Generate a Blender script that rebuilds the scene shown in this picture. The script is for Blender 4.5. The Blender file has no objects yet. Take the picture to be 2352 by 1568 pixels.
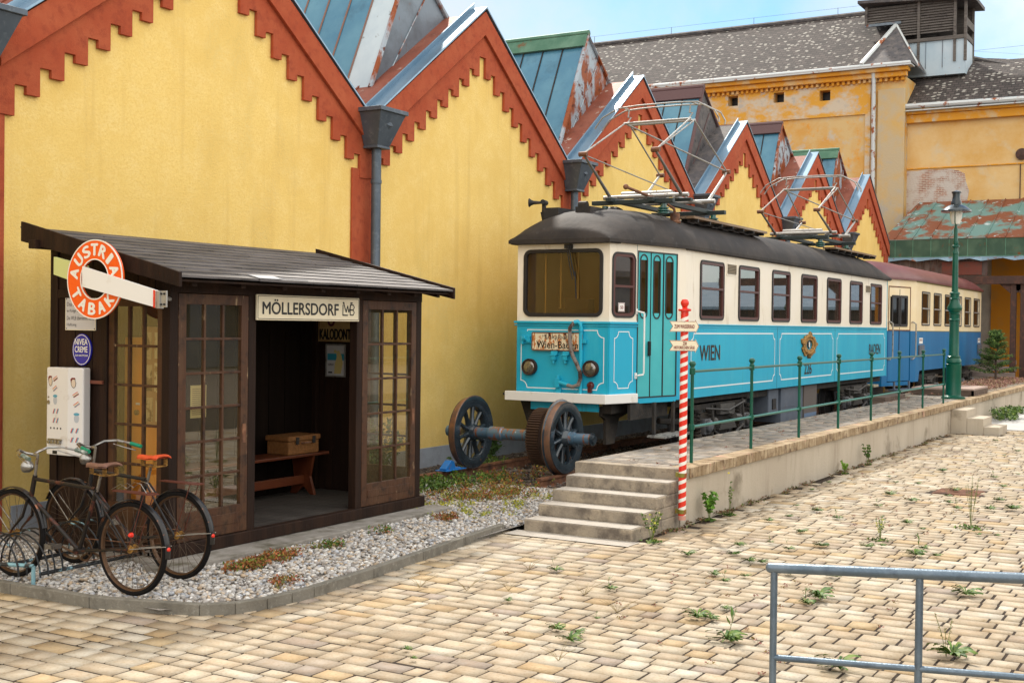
import bpy, bmesh, math, random
import numpy as np
from mathutils import Vector, Matrix
from mathutils.geometry import tessellate_polygon
R = math.radians
random.seed(7); NR = np.random.default_rng(7)
S = bpy.context.scene
COL = S.collection

# ------------------------------------------------------------------ camera
def make_camera():
    f, vpx, yh, roll, W, H, h = 2850., 2840., 748., .012, 2352., 1568., 2.2
    p = math.atan((H/2-yh)/f); a = math.atan((vpx-W/2)*math.cos(p)/f)
    fwd = Vector((math.cos(a)*math.cos(p), math.sin(a)*math.cos(p), -math.sin(p)))
    right = fwd.cross(Vector((0, 0, 1))).normalized(); up = right.cross(fwd)
    r2 = right*math.cos(roll)+up*math.sin(roll); u2 = up*math.cos(roll)-right*math.sin(roll)
    M = Matrix((r2, u2, -fwd)).transposed().to_4x4(); M.translation = (0, 0, h)
    cd = bpy.data.cameras.new('camera'); cam = bpy.data.objects.new('camera', cd); COL.objects.link(cam)
    cam.matrix_world = M; cd.sensor_width = 36; cd.lens = 36*f/W; cd.clip_start = .05; cd.clip_end = 2000
    S.camera = cam
make_camera()

# ------------------------------------------------------------------ light
SUN = Vector((.72, .63, 1.0)).normalized()
SUN_STRENGTH, SKY_STRENGTH, EXPOSURE = 2.15, .15, 1.05
sd = bpy.data.lights.new('sun', 'SUN'); sd.energy = SUN_STRENGTH; sd.angle = R(2.5); sd.color = (1, .93, .83)
so = bpy.data.objects.new('sun', sd); COL.objects.link(so); so.rotation_euler = SUN.to_track_quat('Z', 'Y').to_euler(); so.location = (0, 0, 30)
S.view_settings.view_transform = 'Standard'; S.view_settings.look = 'None'; S.view_settings.gamma = 1
S.view_settings.exposure = EXPOSURE
def make_world():
    w = bpy.data.worlds.new('World'); S.world = w; w.use_nodes = True; nt = w.node_tree; N = nt.nodes; L = nt.links
    bg = N['Background']
    sky = N.new('ShaderNodeTexSky'); sky.sky_type = 'NISHITA'; sky.sun_disc = False
    sky.sun_elevation = math.asin(SUN.z); sky.sun_rotation = math.atan2(SUN.x, SUN.y)
    sky.dust_density = .6; sky.ozone_density = 1.0
    tc = N.new('ShaderNodeTexCoord'); mp = N.new('ShaderNodeMapping'); mp.inputs['Scale'].default_value = (1, 1, 2.6)
    mp.inputs['Location'].default_value = (1.7, .2, .9)
    no = N.new('ShaderNodeTexNoise'); no.inputs['Scale'].default_value = 2.3; no.inputs['Detail'].default_value = 9; no.inputs['Roughness'].default_value = .58
    rp = N.new('ShaderNodeValToRGB'); rp.color_ramp.elements[0].position = .42; rp.color_ramp.elements[1].position = .66
    # clouds: thin and dim ahead of us, a thick bright bank added behind the camera to light the wall
    sp = N.new('ShaderNodeSeparateXYZ'); L.new(tc.outputs['Generated'], sp.inputs[0])
    dt = N.new('ShaderNodeVectorMath'); dt.operation = 'DOT_PRODUCT'; dt.inputs[1].default_value = (-.12, -.96, .25); L.new(tc.outputs['Generated'], dt.inputs[0])
    bk = N.new('ShaderNodeMapRange'); bk.inputs[1].default_value = -.35; bk.inputs[2].default_value = .45; L.new(dt.outputs['Value'], bk.inputs[0])
    ad = N.new('ShaderNodeMath'); ad.operation = 'MULTIPLY_ADD'; ad.inputs[1].default_value = .22; L.new(bk.outputs[0], ad.inputs[0]); L.new(no.outputs['Fac'], ad.inputs[2])
    d2 = N.new('ShaderNodeVectorMath'); d2.operation = 'DOT_PRODUCT'; d2.inputs[1].default_value = (-.34, .94, 0); L.new(tc.outputs['Generated'], d2.inputs[0])
    m2 = N.new('ShaderNodeMapRange'); m2.inputs[1].default_value = -.2; m2.inputs[2].default_value = .25; m2.inputs[3].default_value = -.12; m2.inputs[4].default_value = .10; L.new(d2.outputs['Value'], m2.inputs[0])
    a2 = N.new('ShaderNodeMath'); L.new(ad.outputs[0], a2.inputs[0]); L.new(m2.outputs[0], a2.inputs[1]); L.new(a2.outputs[0], rp.inputs['Fac'])
    cc = N.new('ShaderNodeMixRGB'); cc.inputs['Color1'].default_value = (2.9, 2.95, 3.0, 1); cc.inputs['Color2'].default_value = (8.0, 7.6, 7.0, 1); L.new(bk.outputs[0], cc.inputs['Fac'])
    ml = N.new('ShaderNodeMixRGB'); ml.blend_type = 'MULTIPLY'; ml.inputs['Fac'].default_value = 1; ml.inputs['Color2'].default_value = (.29, .45, .52, 1); L.new(sky.outputs['Color'], ml.inputs['Color1'])
    mx = N.new('ShaderNodeMixRGB'); L.new(rp.outputs['Color'], mx.inputs['Fac'])
    L.new(ml.outputs['Color'], mx.inputs['Color1']); L.new(cc.outputs['Color'], mx.inputs['Color2']); L.new(mx.outputs['Color'], bg.inputs['Color'])
    bg.inputs['Strength'].default_value = SKY_STRENGTH
make_world()

# ------------------------------------------------------------------ materials
MATS = {}
def mat(name, col, rough=.6, metal=0, layers=(), bump=None, spec=.35, attr=None, coat=0, bcoord='Object'):
    """col base colour; layers = (colour, scale, lo, hi[, stretch xyz]) noise masks; bump = (scale, strength[, stretch])"""
    if name in MATS: return MATS[name]
    m = bpy.data.materials.new(name); MATS[name] = m; m.use_nodes = True
    nt = m.node_tree; N = nt.nodes; L = nt.links; b = N['Principled BSDF']
    b.inputs['Roughness'].default_value = rough; b.inputs['Metallic'].default_value = metal
    b.inputs['Specular IOR Level'].default_value = spec; b.inputs['Coat Weight'].default_value = coat
    tc = N.new('ShaderNodeTexCoord')
    def noise(scale, stretch, det=7, seed=0.):
        mp = N.new('ShaderNodeMapping'); mp.inputs['Scale'].default_value = stretch; mp.inputs['Location'].default_value = (seed, seed*.7, seed*1.3)
        L.new(tc.outputs['Object'], mp.inputs['Vector'])
        n = N.new('ShaderNodeTexNoise'); n.inputs['Scale'].default_value = scale; n.inputs['Detail'].default_value = det; n.inputs['Roughness'].default_value = .62
        L.new(mp.outputs['Vector'], n.inputs['Vector']); return n.outputs['Fac']
    if attr:
        a = N.new('ShaderNodeAttribute'); a.attribute_name = attr; cur = a.outputs['Color']
    else:
        rgb = N.new('ShaderNodeRGB'); rgb.outputs[0].default_value = (*col, 1); cur = rgb.outputs[0]
    for i, ly in enumerate(layers):
        c2, sc, lo, hi = ly[:4]; st = ly[4] if len(ly) > 4 else (1, 1, 1)
        f = noise(sc, st, 8, 3.1*(i+1)); rp = N.new('ShaderNodeValToRGB')
        rp.color_ramp.elements[0].position = lo; rp.color_ramp.elements[1].position = hi
        L.new(f, rp.inputs['Fac']); mx = N.new('ShaderNodeMixRGB')
        if len(ly) > 5: mx.blend_type = ly[5]
        L.new(rp.outputs['Color'], mx.inputs['Fac'])
        L.new(cur, mx.inputs['Color1']); mx.inputs['Color2'].default_value = (*c2, 1); cur = mx.outputs['Color']
    L.new(cur, b.inputs['Base Color'])
    if bump:
        bp = N.new('ShaderNodeBump'); bp.inputs['Strength'].default_value = bump[1]; bp.inputs['Distance'].default_value = .02
        L.new(noise(bump[0], bump[2] if len(bump) > 2 else (1, 1, 1), 5, 9.), bp.inputs['Height']); L.new(bp.outputs['Normal'], b.inputs['Normal'])
    return m
def glass(name, tint=(.75, .8, .78), base=.1, rough=.02, dirt=None):
    if name in MATS: return MATS[name]
    m = bpy.data.materials.new(name); MATS[name] = m; m.use_nodes = True; nt = m.node_tree; N = nt.nodes; L = nt.links
    N.remove(N['Principled BSDF']); out = N['Material Output']
    tr = N.new('ShaderNodeBsdfTransparent'); tr.inputs['Color'].default_value = (*tint, 1)
    gl = N.new('ShaderNodeBsdfGlossy'); gl.inputs['Roughness'].default_value = rough
    fr = N.new('ShaderNodeFresnel')
    ge = N.new('ShaderNodeNewGeometry'); mr_ = N.new('ShaderNodeMapRange'); mr_.inputs[3].default_value = 1.5; mr_.inputs[4].default_value = 1/1.5   # same reflectance from either side
    L.new(ge.outputs['Backfacing'], mr_.inputs[0]); L.new(mr_.outputs[0], fr.inputs['IOR'])
    ad = N.new('ShaderNodeMath'); ad.operation = 'ADD'; ad.inputs[1].default_value = base; ad.use_clamp = True
    mx = N.new('ShaderNodeMixShader'); L.new(fr.outputs[0], ad.inputs[0]); L.new(ad.outputs[0], mx.inputs[0])
    L.new(tr.outputs[0], mx.inputs[1]); L.new(gl.outputs[0], mx.inputs[2]); last = mx.outputs[0]
    if dirt:
        df = N.new('ShaderNodeBsdfDiffuse'); df.inputs['Color'].default_value = (*dirt[0], 1)
        no = N.new('ShaderNodeTexNoise'); no.inputs['Scale'].default_value = 3; no.inputs['Detail'].default_value = 6
        tc = N.new('ShaderNodeTexCoord'); L.new(tc.outputs['Object'], no.inputs['Vector'])
        mp = N.new('ShaderNodeMapRange'); mp.inputs[1].default_value = .35; mp.inputs[2].default_value = .75; mp.inputs[3].default_value = dirt[1]*.6; mp.inputs[4].default_value = dirt[1]
        L.new(no.outputs['Fac'], mp.inputs[0]); m2 = N.new('ShaderNodeMixShader'); L.new(mp.outputs[0], m2.inputs[0]); L.new(last, m2.inputs[1]); L.new(df.outputs[0], m2.inputs[2]); last = m2.outputs[0]
    L.new(last, out.inputs['Surface']); return m

M_yel = mat('yellow_stucco', (.86, .62, .205), .93, layers=[((.78, .53, .15), 1.1, .38, .7), ((.88, .66, .26), 3.0, .45, .75), ((.56, .40, .13), .55, .56, .85, (1, 1, .5)), ((.64, .42, .12), 2.2, .54, .8, (1.6, 1, .10)), ((.80, .55, .16), 38, .45, .65)], bump=(48, .38))
M_red = mat('brick_red_render', (.38, .070, .026), .9, layers=[((.43, .10, .04), 2.5, .4, .7), ((.28, .048, .02), 9, .5, .75)], bump=(60, .35))
M_plinth = mat('grey_plinth', (.30, .33, .38), .85, layers=[((.2, .21, .22), 3, .45, .75)], bump=(40, .3))
M_zinc = mat('zinc_grey', (.105, .13, .16), .5, .4, layers=[((.07, .09, .115), 3, .4, .7), ((.16, .19, .22), 12, .55, .75)])
M_flash = mat('blue_grey_flashing', (.17, .27, .36), .3, .7, layers=[((.24, .34, .43), 1.5, .4, .7)])
M_rroof = mat('reddish_sheet_roof', (.22, .060, .035), .6, .1, layers=[((.30, .11, .07), 1.2, .4, .7), ((.16, .05, .03), 4, .52, .75), ((.5, .42, .36), 6, .62, .7)], bump=(8, .3))
M_rust = mat('rusty_peeling_sheet', (.34, .40, .45), .6, .2, layers=[((.27, .07, .02), 2.2, .46, .53, (1, 1, .45)), ((.12, .035, .02), 5, .55, .62)], bump=(14, .5))
M_cheek = mat('blue_grey_sheet', (.20, .245, .29), .55, .3, layers=[((.12, .14, .16), 2, .45, .7), ((.22, .07, .025), 3.5, .60, .66, (1, 1, .35))], bump=(5, .3))
M_slate = mat('slate_shingle', (.075, .07, .075), .7, layers=[((.15, .13, .12), 4, .4, .7), ((.03, .03, .03), 8, .55, .7)], bump=(20, .5))
M_green = mat('verdigris_sheet', (.07, .17, .11), .6, .2, layers=[((.14, .26, .18), 2, .45, .7), ((.16, .08, .03), 3, .62, .7)], bump=(10, .3))
M_paneg = mat('blue_grimy_glazing', (.055, .19, .29), .25, .0, spec=.6, layers=[((.11, .28, .37), 1.0, .4, .7), ((.03, .11, .17), 2, .55, .8)])
M_panew = mat('pale_sheet_panel', (.50, .60, .64), .55, layers=[((.38, .48, .54), 1.5, .4, .7), ((.2, .22, .22), 6, .63, .68)])
M_bar = mat('rust_brown_bar', (.22, .12, .09), .7)
M_ridge = mat('purple_brown_ridge', (.12, .07, .07), .8, bump=(12, .5))
M_dark = mat('sooty_black_iron', (.025, .024, .025), .65, .2, layers=[((.07, .05, .04), 6, .5, .75)], bump=(30, .3))
M_under = mat('underframe_grime', (.022, .019, .017), .8, .0, layers=[((.055, .042, .03), 5, .45, .7), ((.02, .02, .02), 9, .5, .7)], bump=(25, .4))
M_cyan = mat('turquoise_paint', (.008, .36, .56), .45, spec=.35, layers=[((.015, .42, .60), 1.2, .35, .7, (1, 1, .15)), ((.06, .50, .62), 2.4, .55, .8, (1, 1, .1)), ((.012, .24, .33), 9, .62, .8, (1, 1, .08))], coat=.15)
M_cream = mat('cream_paint', (.80, .73, .60), .45, layers=[((.83, .77, .67), 1, .4, .7), ((.50, .40, .28), 4, .60, .78, (1, 1, .22)), ((.30, .20, .12), 7, .70, .76, (1, 1, .3))], coat=.1)
M_white = mat('white_paint', (.78, .77, .74), .5, layers=[((.6, .55, .46), 4, .58, .75), ((.3, .17, .08), 7, .70, .74)])
M_line = mat('white_pinstripe', (.75, .80, .80), .5)
M_roofb = mat('black_tar_roof', (.022, .019, .018), .72, spec=.3, layers=[((.050, .040, .034), 1.6, .4, .7), ((.065, .06, .06), 5, .6, .75)], bump=(6, .35))
M_rubber = mat('black_rubber', (.02, .018, .018), .5)
M_wfr = mat('dark_red_window_frame', (.085, .025, .02), .4)
M_steel = mat('weathered_silver_tube', (.36, .35, .33), .45, .5, layers=[((.18, .13, .10), 12, .55, .7)])
M_wood_d = mat('dark_brown_timber', (.018, .009, .006), .65, spec=.15, layers=[((.038, .018, .010), 5, .42, .75, (1, 1, .12)), ((.012, .007, .005), 12, .5, .75, (1, 1, .08))], bump=(30, .35, (1, 1, .1)))
M_wood_f = mat('brown_window_timber', (.066, .026, .011), .55, spec=.3, layers=[((.095, .048, .023), 6, .45, .75, (1, 1, .15)), ((.30, .21, .12), 14, .64, .70, (1, 1, .25)), ((.02, .010, .006), 9, .5, .7)], bump=(30, .3, (1, 1, .1)))
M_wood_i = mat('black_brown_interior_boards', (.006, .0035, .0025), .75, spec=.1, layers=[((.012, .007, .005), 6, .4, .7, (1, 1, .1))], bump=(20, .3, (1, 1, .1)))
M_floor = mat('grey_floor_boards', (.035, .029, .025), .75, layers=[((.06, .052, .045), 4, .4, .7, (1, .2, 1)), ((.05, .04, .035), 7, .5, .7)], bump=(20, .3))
M_bench = mat('reddish_bench_wood', (.085, .020, .008), .4, layers=[((.13, .034, .012), 5, .4, .7, (.3, 1, 1))])
M_shing = mat('grey_roof_board', (.075, .068, .068), .62, layers=[((.16, .148, .15), 4, .42, .75, (.25, 1, 1)), ((.022, .019, .018), 8, .5, .72, (.25, 1, 1))], bump=(25, .5, (.3, 1, 1)))
M_conc = mat('weathered_concrete', (.29, .245, .19), .9, layers=[((.40, .33, .24), 3, .42, .68), ((.135, .112, .09), 4.5, .46, .66), ((.10, .085, .07), 14, .6, .75)], bump=(45, .5))
M_pwall = mat('rendered_platform_wall', (.42, .36, .28), .9, layers=[((.50, .44, .35), 1.5, .4, .7, (1, 1, .25)), ((.25, .20, .15), 3, .55, .8, (1, 1, .15))], bump=(35, .3))
M_curb = mat('grey_kerb_concrete', (.19, .175, .145), .9, layers=[((.12, .11, .09), 6, .45, .7), ((.27, .255, .22), 22, .55, .7)], bump=(70, .4))
M_tread = mat('pale_worn_stone', (.42, .38, .33), .9, layers=[((.33, .30, .26), 7, .48, .7)], bump=(50, .5))
M_rail = mat('rusty_rail_steel', (.17, .075, .04), .65, .3, layers=[((.28, .14, .08), 12, .45, .7), ((.06, .035, .03), 5, .5, .7)])
M_sleeper = mat('old_sleeper_wood', (.09, .06, .045), .8, layers=[((.17, .12, .09), 7, .45, .7, (1, .2, 1))], bump=(30, .5))
M_wheel = mat('blue_grey_wheel_paint', (.018, .028, .038), .25, .2, layers=[((.040, .058, .075), 4, .4, .7), ((.16, .07, .03), 9, .66, .70), ((.02, .025, .03), 3, .5, .75)], coat=.6)
M_tyre_s = mat('rusty_wheel_tread', (.16, .10, .075), .4, .5, layers=[((.30, .15, .08), 7, .45, .7)])
M_gear = mat('brown_gear_steel', (.085, .05, .035), .5, .4)
M_cgreen = mat('dark_green_gloss_paint', (.002, .072, .042), .33, spec=.35, coat=.1, layers=[((.003, .095, .06), 3, .45, .7)])
M_redp = mat('signal_red_paint', (.70, .03, .012), .35, coat=.4, layers=[((.5, .03, .02), 6, .6, .75)])
M_whtp = mat('white_gloss_paint', (.80, .78, .72), .4, coat=.3)
M_signc = mat('cream_enamel', (.80, .72, .53), .3, coat=.4, layers=[((.72, .62, .43), 4, .55, .8)])
M_blk = mat('black_enamel', (.012, .011, .011), .4)
M_brownb = mat('dark_red_border', (.22, .02, .012), .4)
M_orange = mat('orange_enamel', (.85, .10, .005), .3, coat=.3, layers=[((.70, .07, .005), 4, .5, .8)])
M_lime = mat('pale_olive_enamel', (.55, .58, .24), .4)
M_blue = mat('cobalt_blue_enamel', (.010, .012, .30), .22, coat=.6, layers=[((.25, .06, .02), 16, .74, .77)])
M_paper = mat('grey_white_paper', (.55, .54, .55), .7)
M_inko = mat('orange_lacquer', (.85, .28, .01), .4)
M_galv = mat('galvanised_tube', (.13, .175, .22), .40, .6, layers=[((.20, .25, .30), 6, .42, .7), ((.10, .13, .17), 16, .52, .75)], bump=(60, .15))
M_tyre = mat('bicycle_tyre_rubber', (.009, .008, .008), .8, spec=.12, bump=(90, .4))
M_rimr = mat('rusty_chrome_rim', (.10, .055, .03), .45, .6, layers=[((.20, .17, .14), 9, .55, .7)])
M_bike1 = mat('rusty_black_bicycle_frame', (.012, .009, .008), .45, .1, layers=[((.13, .035, .02), 7, .52, .64)])
M_bike2 = mat('black_bicycle_frame', (.022, .022, .024), .35, .3, layers=[((.07, .04, .03), 9, .5, .7)])
M_chrome = mat('tarnished_chrome', (.34, .33, .31), .3, .9, layers=[((.16, .08, .04), 14, .52, .66)])
M_leather = mat('worn_brown_leather', (.17, .085, .06), .55, layers=[((.28, .16, .11), 12, .5, .7)])
M_redsad = mat('orange_red_saddle_leather', (.62, .085, .025), .45, layers=[((.45, .05, .02), 8, .5, .7)])
M_ggrip = mat('green_rubber_grip', (.005, .22, .12), .5)
M_wick = mat('wicker_weave', (.20, .085, .024), .6, layers=[((.26, .11, .035), 30, .45, .6)], bump=(60, .8))
M_orwall = mat('old_orange_plaster', (.62, .44, .20), .92, layers=[((.62, .34, .09), 1.0, .42, .62), ((.52, .46, .36), 1.6, .55, .66), ((.70, .30, .03), 2.2, .55, .7)], bump=(12, .4))
M_orwall2 = mat('faded_orange_plaster', (.70, .49, .23), .92, layers=[((.64, .37, .11), .8, .4, .65), ((.62, .50, .32), 1.3, .56, .75)], bump=(12, .3))
M_otrim = mat('deep_orange_cornice', (.66, .30, .03), .9, layers=[((.62, .42, .20), 1.6, .5, .62), ((.5, .44, .36), 2.8, .6, .7)], bump=(12, .3))
M_tile = None
M_louv = mat('grey_louvre_boards', (.11, .095, .085), .8, layers=[((.19, .17, .15), 6, .45, .7, (1, .15, 3)), ((.05, .04, .04), 4, .55, .75)], bump=(20, .6, (1, .2, 3)))
M_towm = mat('pale_blue_tower_sheet', (.40, .50, .57), .55, .2, layers=[((.50, .58, .63), 1, .4, .7), ((.30, .11, .05), 3, .63, .68)])
M_gutr = mat('white_rusty_gutter', (.55, .58, .58), .5, .2, layers=[((.30, .09, .03), 2.5, .57, .62)])
M_grroof = mat('verdigris_and_rust_roof', (.13, .24, .22), .65, .1, layers=[((.20, .065, .03), .9, .46, .53), ((.42, .50, .50), 3, .60, .66), ((.10, .22, .15), 4, .6, .7)], bump=(12, .4))
M_plank = mat('grey_red_planks', (.12, .085, .075), .8, layers=[((.22, .17, .16), 4, .42, .7, (1, 1, .1)), ((.10, .04, .03), 3, .55, .7)], bump=(16, .5, (1, 1, .15)))
M_rbeam = mat('rusted_beam', (.065, .035, .028), .75, layers=[((.14, .06, .04), 6, .5, .7)])
M_maroon = mat('maroon_roof_paint', (.125, .035, .035), .42, layers=[((.17, .06, .06), 1.4, .4, .7)])
M_blue2 = mat('cobalt_car_paint', (.004, .13, .32), .45, layers=[((.012, .18, .40), 2, .45, .75, (1, 1, .08)), ((.005, .10, .22), 7, .6, .8, (1, 1, .1))])
M_cream2 = mat('warm_cream_car_paint', (.76, .62, .38), .5, layers=[((.80, .69, .50), 1.2, .45, .7), ((.5, .36, .2), 5, .66, .8, (1, 1, .3))])
M_gold = mat('tarnished_gold', (.42, .23, .055), .45, .4, layers=[((.14, .07, .02), 22, .45, .6)], bump=(60, .8))
M_rsign = mat('rust_eaten_enamel', (.74, .66, .48), .5, layers=[((.50, .17, .04), 13, .51, .57, (1, 1.4, .6)), ((.07, .018, .01), 11, .56, .61, (1, 1.2, .7))], bump=(30, .4))
M_greyeq = mat('blue_grey_equipment_paint', (.085, .105, .14), .6, layers=[((.12, .14, .175), 3, .4, .7), ((.10, .07, .05), 8, .6, .75)])
M_inter = mat('brown_tram_interior', (.045, .022, .012), .6)
M_intyel = mat('ochre_tram_bulkhead', (.50, .29, .07), .6)
M_grass = mat('leaf', (.08, .15, .03), .6, attr='col')
M_stone = mat('river_pebble', (.5, .5, .5), .75, attr='col', layers=[((.3, .27, .24), 60, .5, .8)])
M_paver = mat('sandstone_paver', (.5, .4, .3), .85, attr='col', layers=[((.90, .80, .68), 6, .42, .75, (1, 1, 1), 'MULTIPLY'), ((.75, .68, .6), 45, .5, .72, (1, 1, 1), 'MULTIPLY'), ((.80, .74, .66), .55, .50, .72, (1, 1, 1), 'MULTIPLY')], bump=(60, .25))
M_joint = mat('dark_sandy_joint', (.020, .012, .007), .95, layers=[((.045, .028, .016), 25, .4, .7)], bump=(60, .6))
M_soil = mat('brown_soil', (.13, .10, .075), .95, layers=[((.22, .18, .14), 6, .45, .7), ((.09, .10, .04), 3, .55, .7)], bump=(30, .6))
M_ballast = mat('dark_ballast', (.07, .055, .045), .95, layers=[((.13, .11, .09), 18, .5, .65), ((.07, .06, .05), 9, .5, .7)], bump=(30, 1.))
G_shel = glass('old_window_pane', (.90, .86, .74), .13, .01, dirt=((.40, .33, .16), .07))
G_tram = glass('tram_window_glass', (.30, .27, .25), .24, .02, dirt=((.20, .17, .12), .10))
G_front = glass('windscreen_glass', (.55, .45, .30), .04, .02, dirt=((.22, .12, .03), .18))
G_car2 = glass('dark_car_glass', (.12, .13, .14), .06, .03, dirt=((.05, .045, .04), .3))
G_lens = glass('headlight_lens', (.7, .68, .6), .2, .08, dirt=((.35, .32, .24), .25))

def darker_foot(m, top, col, amt):
    """tint a wall darker towards its foot, broken up by noise"""
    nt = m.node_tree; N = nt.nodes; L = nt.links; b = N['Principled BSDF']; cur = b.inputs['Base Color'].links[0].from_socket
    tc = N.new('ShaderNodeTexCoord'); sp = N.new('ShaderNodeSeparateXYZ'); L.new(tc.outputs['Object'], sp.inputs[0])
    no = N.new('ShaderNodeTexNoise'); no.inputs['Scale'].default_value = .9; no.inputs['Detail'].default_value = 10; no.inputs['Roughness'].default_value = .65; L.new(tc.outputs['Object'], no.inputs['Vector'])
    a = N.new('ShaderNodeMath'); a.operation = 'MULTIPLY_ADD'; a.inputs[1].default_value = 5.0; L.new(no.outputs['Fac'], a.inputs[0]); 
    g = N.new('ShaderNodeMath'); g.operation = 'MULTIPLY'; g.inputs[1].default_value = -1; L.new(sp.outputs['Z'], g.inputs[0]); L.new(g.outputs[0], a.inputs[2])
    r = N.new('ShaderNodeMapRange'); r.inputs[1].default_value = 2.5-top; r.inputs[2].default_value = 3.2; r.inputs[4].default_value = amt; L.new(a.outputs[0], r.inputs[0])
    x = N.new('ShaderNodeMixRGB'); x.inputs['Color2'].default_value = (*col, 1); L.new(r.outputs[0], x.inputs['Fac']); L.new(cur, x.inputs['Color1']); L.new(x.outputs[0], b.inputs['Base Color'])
darker_foot(M_yel, 1.9, (.50, .37, .13), .6); darker_foot(M_pwall, -.1, (.14, .11, .07), .75)  # both walls coloured darker towards the foot

# ------------------------------------------------------------------ helpers
class Fr:
    """a drawing plane: u,v in the plane, d outwards"""
    def __init__(s, o, xa, ya): s.o = Vector(o); s.x = Vector(xa).normalized(); s.y = Vector(ya).normalized(); s.n = s.x.cross(s.y)
    def p(s, u, v, d=0): return s.o+s.x*u+s.y*v+s.n*d
def FY(y): return Fr((0, y, 0), (1, 0, 0), (0, 0, 1))          # faces -Y, u = X, v = Z
def FX(x): return Fr((x, 0, 0), (0, -1, 0), (0, 0, 1))         # faces -X, u = -Y, v = Z
def FZ(z): return Fr((0, 0, z), (1, 0, 0), (0, 1, 0))
class MB:
    def __init__(s): s.v = []; s.f = []
    def add(s, vs, fs):
        n = len(s.v); s.v += [tuple(v) for v in vs]; s.f += [tuple(i+n for i in f) for f in fs]; return s
    def box(s, a, b):
        x0, y0, z0 = a; x1, y1, z1 = b
        if x0 > x1: x0, x1 = x1, x0
        if y0 > y1: y0, y1 = y1, y0
        if z0 > z1: z0, z1 = z1, z0
        return s.add([(x0, y0, z0), (x1, y0, z0), (x1, y1, z0), (x0, y1, z0), (x0, y0, z1), (x1, y0, z1), (x1, y1, z1), (x0, y1, z1)],
                     [(0, 3, 2, 1), (4, 5, 6, 7), (0, 1, 5, 4), (1, 2, 6, 5), (2, 3, 7, 6), (3, 0, 4, 7)])
    def fbox(s, fr, u0, v0, u1, v1, d0, d1):
        if u0 > u1: u0, u1 = u1, u0
        if v0 > v1: v0, v1 = v1, v0
        if d0 > d1: d0, d1 = d1, d0
        P = [fr.p(u, v, d) for d in (d0, d1) for u, v in ((u0, v0), (u1, v0), (u1, v1), (u0, v1))]
        return s.add(P, [(0, 3, 2, 1), (4, 5, 6, 7), (0, 1, 5, 4), (1, 2, 6, 5), (2, 3, 7, 6), (3, 0, 4, 7)])
    def prism(s, fr, poly, d0, d1):
        n = len(poly); A = sum(poly[i][0]*poly[(i+1) % n][1]-poly[(i+1) % n][0]*poly[i][1] for i in range(n))
        if A < 0: poly = poly[::-1]
        if d0 > d1: d0, d1 = d1, d0
        tri = tessellate_polygon([[Vector((u, v, 0)) for u, v in poly]])
        P = [fr.p(u, v, d0) for u, v in poly]+[fr.p(u, v, d1) for u, v in poly]; F = []
        for t in tri:
            a, b, c = [poly[i] for i in t]
            if (b[0]-a[0])*(c[1]-a[1])-(b[1]-a[1])*(c[0]-a[0]) < 0: t = t[::-1]
            F += [(t[0]+n, t[1]+n, t[2]+n), (t[2], t[1], t[0])]
        F += [(i, (i+1) % n, (i+1) % n+n, i+n) for i in range(n)]
        return s.add(P, F)
    def ring(s, fr, outer, inner, d0, d1):
        n = len(outer); P = [fr.p(u, v, d) for d in (d0, d1) for L in (outer, inner) for u, v in L]; F = []
        for i in range(n):
            j = (i+1) % n
            F += [(2*n+i, 2*n+j, 3*n+j, 3*n+i), (i, n+i, n+j, j), (i, j, 2*n+j, 2*n+i), (n+i, 3*n+i, 3*n+j, n+j)]
        return s.add(P, F)
    def rrect(s, fr, u0, v0, u1, v1, r, w, d0, d1): return s.ring(fr, rr(u0, v0, u1, v1, r), rr(u0+w, v0+w, u1-w, v1-w, max(r-w, .005)), d0, d1)
    def cyl(s, p0, p1, r0, r1=None, seg=12, caps=True):
        r1 = r0 if r1 is None else r1; p0 = Vector(p0); p1 = Vector(p1); z = (p1-p0).normalized()
        x = z.orthogonal().normalized(); y = z.cross(x)
        P = [p+(x*math.cos(2*math.pi*i/seg)+y*math.sin(2*math.pi*i/seg))*r for p, r in ((p0, r0), (p1, r1)) for i in range(seg)]
        F = [(i, (i+1) % seg, (i+1) % seg+seg, i+seg) for i in range(seg)]
        if caps: F += [tuple(range(seg))[::-1], tuple(range(seg, 2*seg))]
        return s.add(P, F)
    def lathe(s, prof, o=(0, 0, 0), ax=(0, 0, 1), seg=20):
        o = Vector(o); z = Vector(ax).normalized(); x = z.orthogonal().normalized(); y = z.cross(x)
        P = [o+z*h+(x*math.cos(2*math.pi*i/seg)+y*math.sin(2*math.pi*i/seg))*max(r, 1e-4) for r, h in prof for i in range(seg)]; F = []
        for k in range(len(prof)-1):
            F += [(k*seg+i, k*seg+(i+1) % seg, (k+1)*seg+(i+1) % seg, (k+1)*seg+i) for i in range(seg)]
        m = len(prof)-1
        F += [tuple(range(seg))[::-1], tuple(range(m*seg, (m+1)*seg))]
        return s.add(P, F)
    def tube(s, pts, r, seg=8, closed=False):
        pts = [Vector(p) for p in pts]; n = len(pts); rs = r if isinstance(r, (list, tuple)) else [r]*n
        P = []; prev = None
        for i, p in enumerate(pts):
            if closed: t = (pts[(i+1) % n]-pts[i-1]).normalized()
            else: t = (pts[min(i+1, n-1)]-pts[max(i-1, 0)]).normalized()
            if prev is None: x = t.orthogonal().normalized()
            else: x = (prev-t*prev.dot(t)); x = x.normalized() if x.length > 1e-6 else t.orthogonal().normalized()
            prev = x; y = t.cross(x)
            P += [p+(x*math.cos(2*math.pi*k/seg)+y*math.sin(2*math.pi*k/seg))*rs[i] for k in range(seg)]
        F = []
        for i in range(n if closed else n-1):
            a = i*seg; b = ((i+1) % n)*seg
            F += [(a+k, a+(k+1) % seg, b+(k+1) % seg, b+k) for k in range(seg)]
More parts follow.
